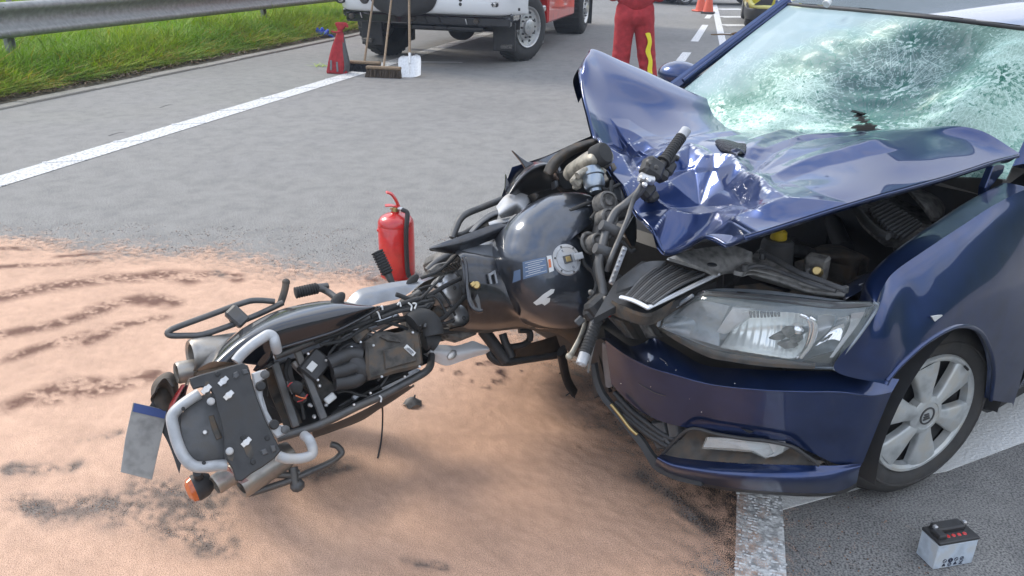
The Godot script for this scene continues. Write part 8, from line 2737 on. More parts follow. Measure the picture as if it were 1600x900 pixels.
func make_bike() -> void:
	textured(mat("tank_paint", lin(0.06, 0.07, 0.09), 0.32, 0.7, 1.0), noise_tex(0.012, 3, [[0.0, grey(0.8)], [0.5, grey(1.0)], [0.75, Color(1.0, 0.97, 0.93)]], 512, 5), 2.0)
	textured(mat("flank_paint", lin(0.03, 0.032, 0.038), 0.32, 0.5, 0.8), noise_tex(0.02, 13, [[0.0, grey(0.6)], [0.5, grey(1.0)], [0.8, Color(1.0, 0.9, 0.8)]], 512, 5), 2.0)
	textured(mat("dirty_black", lin(0.04, 0.034, 0.028), 0.5, 0.0, 0.3), noise_tex(0.02, 14, [[0.0, grey(0.4)], [0.5, grey(0.9)], [0.8, Color(1.0, 0.85, 0.7)]], 512, 5), 2.0)
	textured(mat("beige_metal", lin(0.34, 0.31, 0.25), 0.45, 0.3), noise_tex(0.02, 15, [[0.0, grey(0.6)], [0.6, grey(1.0)]], 512, 4), 2.5)
	textured(mat("dirty_plate", lin(0.3, 0.29, 0.27), 0.7), noise_tex(0.012, 16, [[0.0, grey(0.8)], [0.6, grey(1.0)]], 512, 5), 3.0)
	mat("steel_blue", lin(0.3, 0.34, 0.38), 0.3, 0.8)
	var bike := thing("fallen_motorcycle", "black motorcycle lying on its side with silver rear carrier and no saddle", "motorcycle", Transform3D(Basis(Vector3(0.822371, 0.130247, -0.553843), Vector3(0.422016, 0.513233, 0.747325), Vector3(0.381588, -0.848308, 0.367102)), Vector3(-0.843289, 0.106995, -2.486890)))
	make_bike_tail(bike)
	make_bike_middle(bike)
	make_bike_front(bike)



# ---------- things standing and lying about ----------
func make_extinguisher() -> void:
	var t := thing("fire_extinguisher", "red fire extinguisher with black hose standing behind the motorcycle", "fire extinguisher", Transform3D(Basis(Vector3.UP, 0.2).scaled(Vector3(0.98, 0.86, 0.98)), EXT))
	var st := mb()
	lathe(st, [Vector2(0.0, 0.02), Vector2(0.08, 0.02), Vector2(0.088, 0.0), Vector2(0.092, 0.0), Vector2(0.092, 0.02), Vector2(0.0945, 0.03), Vector2(0.0945, 0.325), Vector2(0.0925, 0.328), Vector2(0.0925, 0.332), Vector2(0.0945, 0.335), Vector2(0.092, 0.352), Vector2(0.08, 0.374), Vector2(0.055, 0.389), Vector2(0.026, 0.397), Vector2(0.022, 0.40), Vector2(0.022, 0.412)], Transform3D.IDENTITY, 48)
	obj("cylinder", st, M.red_paint, t)
	st = mb()
	rod(st, Vector3(0, 0.405, 0), Vector3(0, 0.435, 0), 0.019, 0.016, 16)
	rod(st, Vector3(-0.028, 0.425, 0.0), Vector3(-0.005, 0.427, 0.0), 0.005, 0.005, 8)
	obj("valve", st, M.brass, t)
	st = mb()
	rod(st, Vector3(0.016, 0.43, 0.01), Vector3(0.04, 0.428, 0.03), 0.011, 0.01, 12)
	obj("hose_union", st, M.silver, t)
	st = mb()
	thick(st, [[Vector3(0.02, 0.435, -0.014), Vector3(0.008, 0.475, -0.016), Vector3(-0.012, 0.515, -0.017), Vector3(-0.036, 0.53, -0.016)], [Vector3(0.028, 0.435, 0.0), Vector3(0.014, 0.478, 0.0), Vector3(-0.008, 0.52, 0.0), Vector3(-0.038, 0.537, 0.0)], [Vector3(0.02, 0.435, 0.014), Vector3(0.008, 0.475, 0.016), Vector3(-0.012, 0.515, 0.017), Vector3(-0.036, 0.53, 0.016)]], 16, 8, Vector3(-0.008, -0.004, 0))
	obj("squeeze_handle", st, M.red_paint, t)
	st = mb()
	thick(st, [[Vector3(0.012, 0.442, -0.012), Vector3(-0.02, 0.452, -0.013), Vector3(-0.052, 0.452, -0.012)], [Vector3(0.012, 0.438, 0.012), Vector3(-0.02, 0.448, 0.013), Vector3(-0.052, 0.447, 0.012)]], 8, 4, Vector3(0, -0.005, 0))
	obj("carry_handle", st, M.red_paint, t)
	st = mb()
	tube(st, [Vector3(0.034, 0.428, 0.03), Vector3(0.058, 0.415, 0.052), Vector3(0.052, 0.37, 0.085), Vector3(0.046, 0.31, 0.103), Vector3(0.044, 0.2, 0.106), Vector3(0.046, 0.08, 0.104), Vector3(0.055, 0.03, 0.1)], 0.0125, 12)
	obj("hose", st, M.rubber, t)
	st = mb()
	rbox(st, Transform3D(Basis.IDENTITY, Vector3(-0.094, 0.3, 0.01)), Vector3(0.012, 0.016, 0.022), 0.004)
	obj("hook", st, M.red_paint, t)


var EXT := V(-0.604,0,-3.937)


func make_debris() -> void:
	var st := mb()
	var p := V(-0.363,0.012,-2.604)
	var t := thing("grey_fragment", "grey crumpled metal fragment lying on the sand below the motorcycle", "debris", Transform3D(Basis(Vector3.UP, 0.4), p))
	surf(st, [[Vector3(-0.035, 0, -0.02), Vector3(-0.01, 0.02, -0.028), Vector3(0.03, 0.006, -0.02)], [Vector3(-0.03, 0.012, 0.0), Vector3(0.0, 0.034, -0.006), Vector3(0.034, 0.016, 0.002)], [Vector3(-0.02, 0.0, 0.02), Vector3(0.008, 0.014, 0.022), Vector3(0.03, 0.0, 0.018)]], 10, 10)
	obj("casting", st, M.engine_grey, t)
	st = mb()
	rod(st, Vector3(0.005, 0.02, -0.004), Vector3(0.012, 0.042, -0.006), 0.006, 0.003, 8)
	obj("stud", st, M.dark_steel, t)


func make_battery() -> void:
	# upright motorcycle battery at the right edge of the road
	var a := V(1.204,0,-1.794)
	var b := V(1.331,0,-1.826)
	var c := V(1.185,0,-1.864)
	var x := (b - a).normalized()
	var z := -(c - a - x * (c - a).dot(x)).normalized()
	var w := a.distance_to(b)
	var d := absf((c - a).dot(z))
	var h := 0.105
	var t := thing("loose_battery", "white and black battery standing on the asphalt beside the car's front wheel", "battery", Transform3D(Basis(x, Vector3.UP, x.cross(Vector3.UP)), (b + c) / 2))
	var zz := signf(z.dot(x.cross(Vector3.UP)))
	var st := mb()
	rbox(st, Transform3D(Basis.IDENTITY, Vector3(0, h * 0.4, 0)), Vector3(w, h * 0.8, d), 0.003)
	obj("case", st, M.battery_case, t)
	st = mb()
	rbox(st, Transform3D(Basis.IDENTITY, Vector3(0, h * 0.85, 0)), Vector3(w + 0.003, h * 0.11, d + 0.003), 0.003)
	rbox(st, Transform3D(Basis.IDENTITY, Vector3(0, h * 0.97, -zz * d * 0.22)), Vector3(w * 0.72, h * 0.16, d * 0.5), 0.004)
	rbox(st, Transform3D(Basis.IDENTITY, Vector3(-w * 0.36, h * 0.96, zz * d * 0.1)), Vector3(w * 0.2, h * 0.14, d * 0.5), 0.003)
	obj("lid", st, M.black_plastic, t)
	for k in 4:
		st = mb()
		rod(st, Vector3(-w * 0.18 + k * w * 0.14, h * 0.9, zz * d * 0.22), Vector3(-w * 0.18 + k * w * 0.14, h * 0.925, zz * d * 0.22), 0.0062, 0.0055, 12)
		obj("cell_plug", st, M.red_paint, t)
	for k in 2:
		st = mb()
		rbox(st, Transform3D(Basis.IDENTITY, Vector3(w * (0.38 if k else -0.36), h * 1.05, -zz * d * 0.15)), Vector3(0.012, 0.01, 0.012), 0.002)
		obj("terminal", st, M.silver, t)
	# the row of warning symbols printed on the front
	var f := zz * (d / 2 + 0.0008)
	for k in 8:
		st = mb()
		var cx := -w * 0.26 + (k % 4) * w * 0.145
		var cy := h * (0.26 if k < 4 else 0.12)
		var r := 0.0058
		if k in [4, 6]:
			for e in 3:
				var w0 := PI / 2 + TAU * e / 3
				var w1 := PI / 2 + TAU * (e + 1) / 3
				box_at(st, Vector3(cx + cos(w0) * r, cy + sin(w0) * r, f), Vector3(cx + cos(w1) * r, cy + sin(w1) * r, f), 0.0016, 0.0016, 0.0002)
			box_at(st, Vector3(cx, cy - r * 0.3, f), Vector3(cx, cy + r * 0.4, f), 0.0014, 0.0014, 0.0002, Vector3.BACK)
		elif k == 7:
			box_at(st, Vector3(cx - r, cy - r, f), Vector3(cx + r, cy + r, f), 0.0016, 0.0016, 0.0002)
			box_at(st, Vector3(cx - r, cy + r, f), Vector3(cx + r, cy - r, f), 0.0016, 0.0016, 0.0002)
			box_at(st, Vector3(cx - r * 0.5, cy - r, f), Vector3(cx + r * 0.5, cy - r, f), 0.0014, 0.0014, 0.0002)
		else:
			var ring := []
			for e in 12:
				ring.append(Vector3(cx + cos(TAU * e / 12) * r, cy + sin(TAU * e / 12) * r, f))
			tube(st, ring, 0.0008 if k != 1 else 0.0022, 6, 1, -1.0, true)
			box_at(st, Vector3(cx - r * 0.7, cy - r * 0.6 * (1 if k % 2 else -1), f), Vector3(cx + r * 0.7, cy + r * 0.6 * (1 if k % 2 else -1), f), 0.0014, 0.0014, 0.0002)
		obj("warning_symbol", st, M.print_dark, t)


func make_tools() -> void:
	var g := "brooms leaning on the truck"
	for k in 2:
		var q: Array = [[TOOL[0], TOOL[1], "dark-bristled broom leaning on the white truck bumper, nearer the red bag", M.dark_bristle, M.dark_steel], [TOOL[2], TOOL[3], "brown-bristled broom with pale wooden head, beside the white shovel", M.bristle, M.wood]][k]
		var base: Vector3 = q[0]
		var top: Vector3 = q[1]
		var t := thing("broom", q[2], "broom", Transform3D(Basis.IDENTITY, base), g)
		var st := mb()
		var d := top - base
		rod(st, Vector3(0, 0.12, 0), d, 0.0155, 0.0145, 10)
		obj("handle", st, M.wood, t)
		st = mb()
		var w := 0.24
		var ax: Vector3 = [Vector3(0.94, 0.0, 0.2), Vector3(0.985, 0, 0.16)][k].normalized()
		rbox(st, Transform3D(Basis(ax, Vector3.UP, ax.cross(Vector3.UP)), Vector3(0.0, 0.125, 0)), Vector3(w * 2, 0.04, 0.07), 0.01)
		obj("head", st, M.wood, t)
		st = mb()
		var rng := RandomNumberGenerator.new()
		rng.seed = 40 + k
		flat(st)
		var back := ax.cross(Vector3.UP)
		for i in 900:
			var p := ax * rng.randf_range(-w + 0.008, w - 0.008) + back * rng.randf_range(-0.026, 0.026) + Vector3.UP * 0.11
			var e := p + ax * rng.randf_range(-0.02, 0.02) + back * (rng.randf_range(-0.02, 0.02) + 0.035) + Vector3.DOWN * 0.107
			var s := ax.rotated(Vector3.UP, rng.randf() * 3.0) * 0.004
			quad(st, p - s, p + s, e + s, e - s)
		rbox(st, Transform3D(Basis(ax, Vector3.UP, back), Vector3(0, 0.07, 0)), Vector3(w * 1.96, 0.09, 0.045), 0.004)
		obj("bristles", st, q[3], t)
	# shovel
	var base := TOOL[4] as Vector3
	var t2 := thing("shovel", "white aluminium shovel with wooden handle leaning on the truck bumper", "shovel", Transform3D(Basis.IDENTITY, base))
	var d2 := (TOOL[5] as Vector3) - base
	var y := d2.normalized()
	var x := Vector3(0.985, 0, 0.12)
	x = (x - y * x.dot(y)).normalized()
	var n := x.cross(y)
	if n.z < 0:
		n = -n
	var st := mb()
	var rows := []
	for q in [[0.0, 0.13, 0.022], [0.012, 0.148, 0.026], [0.1, 0.152, 0.03], [0.2, 0.156, 0.032], [0.28, 0.15, 0.03], [0.312, 0.12, 0.024], [0.325, 0.08, 0.02]]:
		var r := []
		for e in [-1.0, -0.9, -0.5, -0.12, 0.0, 0.12, 0.5, 0.9, 1.0]:
			var bow := 0.03 * pow(absf(e), 4.0) + (0.014 if e == 0.0 and q[0] > 0.03 else 0.0)
			r.append(x * e * q[1] + y * q[0] + n * bow)
		rows.append(r)
	thick(st, rows, 40, 20, -n * 0.003)
	obj("blade", st, M.shovel_metal, t2)
	st = mb()
	rod(st, y * 0.2 + n * 0.02, y * 0.36 + n * 0.012, 0.012, 0.02, 12)
	obj("socket", st, M.shovel_metal, t2)
	st = mb()
	rod(st, y * 0.30 + n * 0.014, d2, 0.0175, 0.0165, 12)
	obj("handle", st, M.wood, t2)


var TOOL := [V(-2.111,0,-11.484), V(-2.021,1.033,-12.05), V(-1.765,0,-10.978), V(-1.746,1.044,-11.9), V(-1.42,0,-11.025), V(-1.508,1.051,-11.85)]


func make_bag() -> void:
	# red folding bag standing on its base, tied at the neck
	var t := thing("red_bag", "red bag with a dark side panel standing on the shoulder by the brooms", "bag", Transform3D(Basis(Vector3.UP, 0.0).scaled(Vector3(0.88, 1.0, 0.7)), V(-2.458,0,-11.307)))
	var st := mb()
	var rows := []
	var crease := noise(7.0, 55, 3)
	for q in [[0.0, 0.15, 0.12], [0.03, 0.16, 0.13], [0.18, 0.145, 0.115], [0.34, 0.105, 0.085], [0.48, 0.062, 0.055], [0.555, 0.04, 0.04], [0.58, 0.045, 0.042], [0.62, 0.075, 0.045], [0.655, 0.08, 0.04], [0.665, 0.06, 0.03]]:
		var r := PackedVector3Array()
		for k in 28:
			var w := TAU * k / 28
			var sq := pow(absf(cos(w)), 0.32) * signf(cos(w))
			var sz := pow(absf(sin(w)), 0.32) * signf(sin(w))
			var p := Vector3(sq * q[1] + 0.16 * q[0], q[0], sz * q[2])
			p += Vector3(cos(w), 0, sin(w)) * 0.025 * crease.get_noise_3d(p.x * 2.0, p.y, p.z * 2.0)
			r.append(p)
		rows.append(r)
	surf(st, rows, 84, 44, true)
	obj("bag_body", st, M.red_cloth, t)
	st = mb()
	thick(st, [[Vector3(0.12, 0.02, 0.13), Vector3(0.17, 0.02, 0.06), Vector3(0.18, 0.02, -0.06)], [Vector3(0.15, 0.1, 0.15), Vector3(0.205, 0.12, 0.07), Vector3(0.2, 0.12, -0.06)], [Vector3(0.135, 0.3, 0.11), Vector3(0.18, 0.3, 0.06), Vector3(0.17, 0.3, -0.04)], [Vector3(0.13, 0.46, 0.05), Vector3(0.15, 0.48, 0.03), Vector3(0.14, 0.47, -0.02)]], 14, 14, Vector3(-0.01, 0, -0.005))
	obj("dark_panel", st, M.grey_plastic, t)
	st = mb()
	tube(st, [Vector3(0.15, 0.63, 0.0), Vector3(0.19, 0.635, 0.01), Vector3(0.2, 0.6, 0.01)], 0.022, 8)
	tube(st, [Vector3(-0.04, 0.55, 0.05), Vector3(0.03, 0.54, 0.075), Vector3(0.1, 0.55, 0.05)], 0.012, 8)
	obj("strap", st, M.red_cloth, t)
	for q in [[Vector3(-0.07, 0.05, 0.146), Vector3(-0.06, 0.18, 0.138)], [Vector3(0.03, 0.03, 0.15), Vector3(0.03, 0.16, 0.145)]]:
		st = mb()
		box_at(st, q[0], q[1], 0.03, 0.006, 0.002, Vector3.BACK)
		obj("reflective_tab", st, M.silver_paint, t)
	# crumpled blue cloth on the kerb
	var c := thing("blue_cloth", "small crumpled blue cloth lying on the kerb by the grass", "cloth", Transform3D(Basis(Vector3.UP, 0.5), V(-3.648,0,-15.806)))
	st = mb()
	var f := noise(9.0, 57, 2)
	rows = []
	for j in 13:
		var v := PI * j / 12
		var r := PackedVector3Array()
		for k in 20:
			var w := TAU * k / 20
			var p := Vector3(sin(v) * cos(w) * 0.11, 0.075 + cos(v) * 0.09, sin(v) * sin(w) * 0.08)
			r.append(p * (1.0 + 0.7 * f.get_noise_3dv(p)))
		rows.append(r)
	sheet(st, rows, true)
	obj("crumpled_cloth", st, M.blue_cloth, c)
	st = mb()
	tube(st, [Vector3(0.05, 0.06, 0.05), Vector3(0.12, 0.05, 0.09), Vector3(0.15, 0.02, 0.1)], 0.025, 8)
	tube(st, [Vector3(-0.04, 0.1, 0.02), Vector3(-0.1, 0.15, 0.02), Vector3(-0.11, 0.19, 0.0)], 0.022, 8)
	obj("cloth_end", st, M.blue_cloth, c)



# ---------- the fire engine ----------
func truck_wheel(truck: Node3D, at: Vector3, steer: float, out: float, twin := false) -> void:
	var root := Node3D.new()
	root.name = "wheel" if not truck.has_node("wheel") else "wheel_%03d" % truck.get_child_count()
	truck.add_child(root, true)
	var o := Vector3(out, 0, 0)
	root.transform = Transform3D(Basis(Vector3.UP, steer) * Basis(Vector3(0, 0, 1), o, Vector3(0, 0, 1).cross(o)), at)
	var st := mb()
	var w := 0.62 if twin else 0.33
	lathe(st, [Vector2(0.3, -w), Vector2(0.42, -w - 0.005), Vector2(0.485, -w + 0.03), Vector2(0.51, -w + 0.07), Vector2(0.512, -0.07), Vector2(0.487, -0.025), Vector2(0.42, 0.005), Vector2(0.33, 0.0), Vector2(0.3, -0.02)], Transform3D.IDENTITY, 56)
	for k in 36:
		var a := TAU * k / 36
		var c := Vector3(cos(a), 0, sin(a))
		rbox(st, Transform3D(Basis(c.cross(Vector3.UP), c, Vector3.UP), c * 0.51 + Vector3.UP * (-w / 2)), Vector3(0.055, 0.02, w - 0.1), 0.005)
	obj("tyre", st, M.rubber, root)
	st = mb()
	lathe(st, [Vector2(0.305, -0.02), Vector2(0.3, 0.012), Vector2(0.285, 0.006), Vector2(0.27, -0.03), Vector2(0.2, -0.045), Vector2(0.19, -0.02), Vector2(0.12, -0.01), Vector2(0.115, 0.03), Vector2(0.07, 0.045), Vector2(0.0, 0.045)], Transform3D.IDENTITY, 40)
	obj("rim", st, M.silver, root)
	for k in 10:
		st = mb()
		var a := TAU * k / 10
		rod(st, Vector3(cos(a) * 0.155, -0.02, sin(a) * 0.155), Vector3(cos(a) * 0.155, 0.02, sin(a) * 0.155), 0.016, 0.014, 8)
		obj("wheel_nut", st, M.dark_steel, root)
	for k in 8:
		st = mb()
		var a := TAU * (k + 0.5) / 8
		rod(st, Vector3(cos(a) * 0.235, -0.042, sin(a) * 0.235), Vector3(cos(a) * 0.235, -0.036, sin(a) * 0.235), 0.03, 0.03, 12)
		obj("hand_hole", st, M.rubber, root)


func make_truck() -> void:
	var truck := thing("fire_engine", "red and white fire engine parked on the shoulder line, only its lower part in view", "fire engine", Transform3D(Basis(ROAD_R, Vector3.UP, -ROAD_D), Vector3(-1.02, 0, -13.3)))
	# local axes: x to the right of the picture, y up, z towards the camera; front axle at the origin
	var st := mb()
	# white bumper
	var rows := []
	for q in [[1.12, 1.28], [1.02, 1.33], [0.88, 1.35], [0.77, 1.33], [0.745, 1.27]]:
		var r := []
		for x in [-1.4, -1.36, -1.1, -0.5, 0.0, 0.5, 1.1, 1.38, 1.43]:
			var back := 0.5 * pow(clampf((absf(x) - 1.0) / 0.43, 0.0, 1.0), 3.0)
			r.append(Vector3(x, q[0] + 0.02 * clampf(absf(x) - 0.9, 0.0, 1.0), q[1] - back))
		rows.append(r)
	surf(st, rows, 50, 14)
	obj("bumper", st, M.white_paint, truck)
	for x in [-1.28, 1.04]:
		st = mb()
		ball(st, Vector3(x, 0.9, 1.325 if x > 0 else 1.27), Vector3(0.09, 0.062, 0.03), Basis.IDENTITY, 20, 10)
		var fog := obj("fog_lamp", st, M.black_plastic, truck)
		st = mb()
		ball(st, Vector3(x + 0.01, 0.9, 1.347 if x > 0 else 1.292), Vector3(0.045, 0.045, 0.015), Basis.IDENTITY, 16, 8)
		obj("lens", st, M.silver, fog)
		st = mb()
		rbox(st, Transform3D(Basis.IDENTITY, Vector3(x + 0.01, 0.9, 1.362 if x > 0 else 1.307)), Vector3(0.05, 0.012, 0.004), 0.001)
		rbox(st, Transform3D(Basis.IDENTITY, Vector3(x + 0.01, 0.9, 1.366 if x > 0 else 1.311)), Vector3(0.012, 0.05, 0.004), 0.001)
		obj("cross_guard", st, M.black_plastic, fog)
	for x in [-0.98, 0.58]:
		for y in [0.89, 0.95]:
			st = mb()
			rod(st, Vector3(x, y, 1.33), Vector3(x, y, 1.355), 0.028, 0.026, 14)
			obj("bumper_socket", st, M.black_plastic, truck)
	st = mb()
	rbox(st, Transform3D(Basis(Vector3.UP, 0.6), Vector3(1.36, 1.0, 1.19)), Vector3(0.07, 0.05, 0.02), 0.006)
	obj("side_marker", st, M.black_plastic, truck)
	st = mb()
	rbox(st, Transform3D(Basis(Vector3.UP, 0.6), Vector3(1.38, 0.84, 1.17)), Vector3(0.03, 0.04, 0.02), 0.006)
	obj("side_marker", st, M.black_plastic, truck)
	st = mb()
	ball(st, Vector3(-0.86, 0.92, 1.36), Vector3(0.075, 0.07, 0.05), Basis.IDENTITY, 18, 10)
	obj("tow_coupling", st, M.dark_steel, truck)
	# dark winch cover hanging in the middle
	st = mb()
	rows = []
	for q in [[1.3, 0.5], [1.1, 0.52], [0.92, 0.5], [0.80, 0.42], [0.735, 0.28], [0.71, 0.1]]:
		var r := []
		for k in 9:
			var e := -1.0 + k / 4.0
			r.append(Vector3(-0.27 + e * q[1], q[0], 1.36 + 0.17 * (1.0 - e * e)))
		rows.append(r)
	surf(st, rows, 28, 16)
	obj("winch_cover", st, M.black_plastic, truck)
	# underrun bar with round end caps, lower apron
	st = mb()
	rbox(st, Transform3D(Basis.IDENTITY, Vector3(0.02, 0.66, 1.18)), Vector3(2.5, 0.13, 0.12), 0.02)
	rbox(st, Transform3D(Basis.IDENTITY, Vector3(0.0, 0.72, 1.0)), Vector3(2.6, 0.12, 0.4), 0.03)
	rbox(st, Transform3D(Basis.IDENTITY, Vector3(0.30, 0.555, 1.1)), Vector3(1.1, 0.09, 0.16), 0.03)
	obj("underrun_bar", st, M.gloss_black, truck)
	for x in [-1.13, -0.18, 0.78]:
		st = mb()
		rod(st, Vector3(x, 0.67, 1.22), Vector3(x, 0.665, 1.275), 0.045, 0.038, 16)
		obj("bar_end_cap", st, M.dusty_plastic, truck)
	st = mb()
	tube(st, [Vector3(0.62, 0.69, 1.245), Vector3(0.63, 0.66, 1.25), Vector3(0.64, 0.62, 1.245)], 0.008, 6)
	obj("bar_clip", st, M.silver, truck)
	st = mb()
	tube(st, [Vector3(-0.99, 0.72, 1.245), Vector3(-0.98, 0.69, 1.25), Vector3(-0.97, 0.65, 1.245)], 0.008, 6)
	obj("bar_clip", st, M.silver, truck)
	st = mb()
	rod(st, Vector3(-1.0, 0.5, 0.0), Vector3(1.0, 0.5, 0.0), 0.08)
	ball(st, Vector3(0.15, 0.45, 0.0), Vector3(0.22, 0.18, 0.2))
	rbox(st, Transform3D(Basis.IDENTITY, Vector3(0, 0.75, -3.0)), Vector3(0.9, 0.3, 8.0), 0.03)
	obj("chassis", st, M.black_plastic, truck)
	# mudflaps and steps
	for sg in [-1.0, 1.0]:
		st = mb()
		rbox(st, Transform3D(Basis.IDENTITY, Vector3(sg * 1.05, 0.42, 0.72)), Vector3(0.34, 0.4, 0.05), 0.01)
		obj("front_step", st, M.black_plastic, truck)
		st = mb()
		rbox(st, Transform3D(Basis.IDENTITY, Vector3(sg * 1.1, 0.29, 0.78)), Vector3(0.16, 0.06, 0.09), 0.01)
		obj("tread_plate", st, M.engine_grey, truck)
		st = mb()
		rbox(st, Transform3D(Basis.IDENTITY, Vector3(sg * 1.1, 0.42, -0.86)), Vector3(0.22, 0.55, 0.14), 0.02)
		obj("cab_step", st, M.black_plastic, truck)
		st = mb()
		rbox(st, Transform3D(Basis.IDENTITY, Vector3(sg * 1.16, 0.2, -0.86)), Vector3(0.22, 0.04, 0.2), 0.01)
		obj("tread_plate", st, M.engine_grey, truck)
		for k in 3:
			st = mb()
			rbox(st, Transform3D(Basis.IDENTITY, Vector3(sg * 1.2, 0.72 + 0.2 * k, -0.9)), Vector3(0.1, 0.1, 0.5), 0.02)
			obj("step_louvre", st, M.silver_paint if k % 2 == 0 else M.black_plastic, truck)
		st = mb()
		rows = []
		for k in 9:
			var w := PI * (k / 8.0)
			rows.append([Vector3(sg * 0.98, 0.52 + sin(w) * 0.6, cos(w) * 0.64), Vector3(sg * 1.26, 0.52 + sin(w) * 0.6, cos(w) * 0.64)])
		surf(st, rows, 3, 24)
		obj("wheel_arch", st, M.black_plastic, truck)
	# lower red lockers between and behind the wheels
	for sg in [-1.0, 1.0]:
		st = mb()
		rbox(st, Transform3D(Basis.IDENTITY, Vector3(sg * 1.0, 0.9, -2.5)), Vector3(0.5, 0.86, 2.3), 0.03)
		obj("lower_locker", st, M.truck_red, truck)
		st = mb()
		rbox(st, Transform3D(Basis.IDENTITY, Vector3(sg * 1.0, 1.0, -7.3)), Vector3(0.5, 0.8, 1.5), 0.03)
		obj("lower_locker", st, M.truck_red, truck)
		st = mb()
		rbox(st, Transform3D(Basis.IDENTITY, Vector3(sg * 1.25, 1.5, -2.5)), Vector3(0.02, 0.12, 2.2), 0.005)
		obj("yellow_stripe", st, M.yellow_paint, truck)
	# cab and body
	st = mb()
	rows = []
	for q in [[1.12, 1.27, 1.25], [1.5, 1.3, 1.27], [1.7, 1.29, 1.27], [2.5, 1.12, 1.2], [2.85, 0.98, 1.15], [2.95, 0.7, 1.05]]:
		rows.append([Vector3(-q[2], q[0], -1.3), Vector3(-q[2], q[0], 0.2), Vector3(-q[2] + 0.02, q[0], q[1] - 0.25), Vector3(-q[2] + 0.2, q[0], q[1]), Vector3(0, q[0], q[1] + 0.05), Vector3(q[2] - 0.2, q[0], q[1]), Vector3(q[2] - 0.02, q[0], q[1] - 0.25), Vector3(q[2], q[0], 0.2), Vector3(q[2], q[0], -1.3)])
	surf(st, rows, 48, 20)
	rbox(st, Transform3D(Basis.IDENTITY, Vector3(0, 2.9, -0.35)), Vector3(2.1, 0.1, 1.9), 0.04)
	obj("cab", st, M.truck_red, truck)
	st = mb()
	surf(st, [[Vector3(-1.0, 1.75, 1.27), Vector3(0, 1.75, 1.36), Vector3(1.0, 1.75, 1.27)], [Vector3(-0.98, 2.5, 1.12), Vector3(0, 2.5, 1.2), Vector3(0.98, 2.5, 1.12)]], 16, 6)
	obj("cab_windscreen", st, M.dark_pane, truck)
	for k in 5:
		st = mb()
		rbox(st, Transform3D(Basis.IDENTITY, Vector3(0, 1.2 + k * 0.1, 1.365)), Vector3(1.5, 0.06, 0.03), 0.01)
		obj("grille_bar", st, M.black_plastic, truck)
	for sg in [-1.0, 1.0]:
		st = mb()
		rbox(st, Transform3D(Basis.IDENTITY, Vector3(sg * 1.255, 2.1, -0.2)), Vector3(0.02, 0.7, 0.8), 0.01)
		obj("cab_window", st, M.dark_pane, truck)
		st = mb()
		rbox(st, Transform3D(Basis.IDENTITY, Vector3(sg * 0.95, 1.0, 1.345)), Vector3(0.36, 0.16, 0.04), 0.02)
		obj("headlamp", st, M.lamp_white, truck)
	st = mb()
	rbox(st, Transform3D(Basis.IDENTITY, Vector3(0, 2.25, -4.85)), Vector3(2.5, 1.85, 6.4), 0.04)
	obj("body_box", st, M.truck_red, truck)
	for sg in [-1.0, 1.0]:
		for k in 4:
			st = mb()
			var slat := []
			for j in 33:
				slat.append([Vector3(sg * (1.252 + 0.008 * (j % 2)), 1.55 + 0.04 * j, -1.85 - 1.5 * k), Vector3(sg * (1.252 + 0.008 * (j % 2)), 1.55 + 0.04 * j, -3.15 - 1.5 * k)])
			surf(st, slat, 2, 64)
			obj("roller_shutter", st, M.silver_paint, truck)
	truck_wheel(truck, Vector3(1.23, 0.51, 0.0), -0.42, 1.0)
	truck_wheel(truck, Vector3(-1.23, 0.51, 0.0), -0.42, -1.0)
	truck_wheel(truck, Vector3(1.24, 0.51, -5.0), 0.0, 1.0, true)
	truck_wheel(truck, Vector3(-1.24, 0.51, -5.0), 0.0, -1.0, true)
	for sg in [-1.0, 1.0]:
		st = mb()
		rbox(st, Transform3D(Basis.IDENTITY, Vector3(sg * 1.0, 0.5, -5.75)), Vector3(0.5, 0.7, 0.02), 0.004)
		obj("mudflap", st, M.rubber, truck)


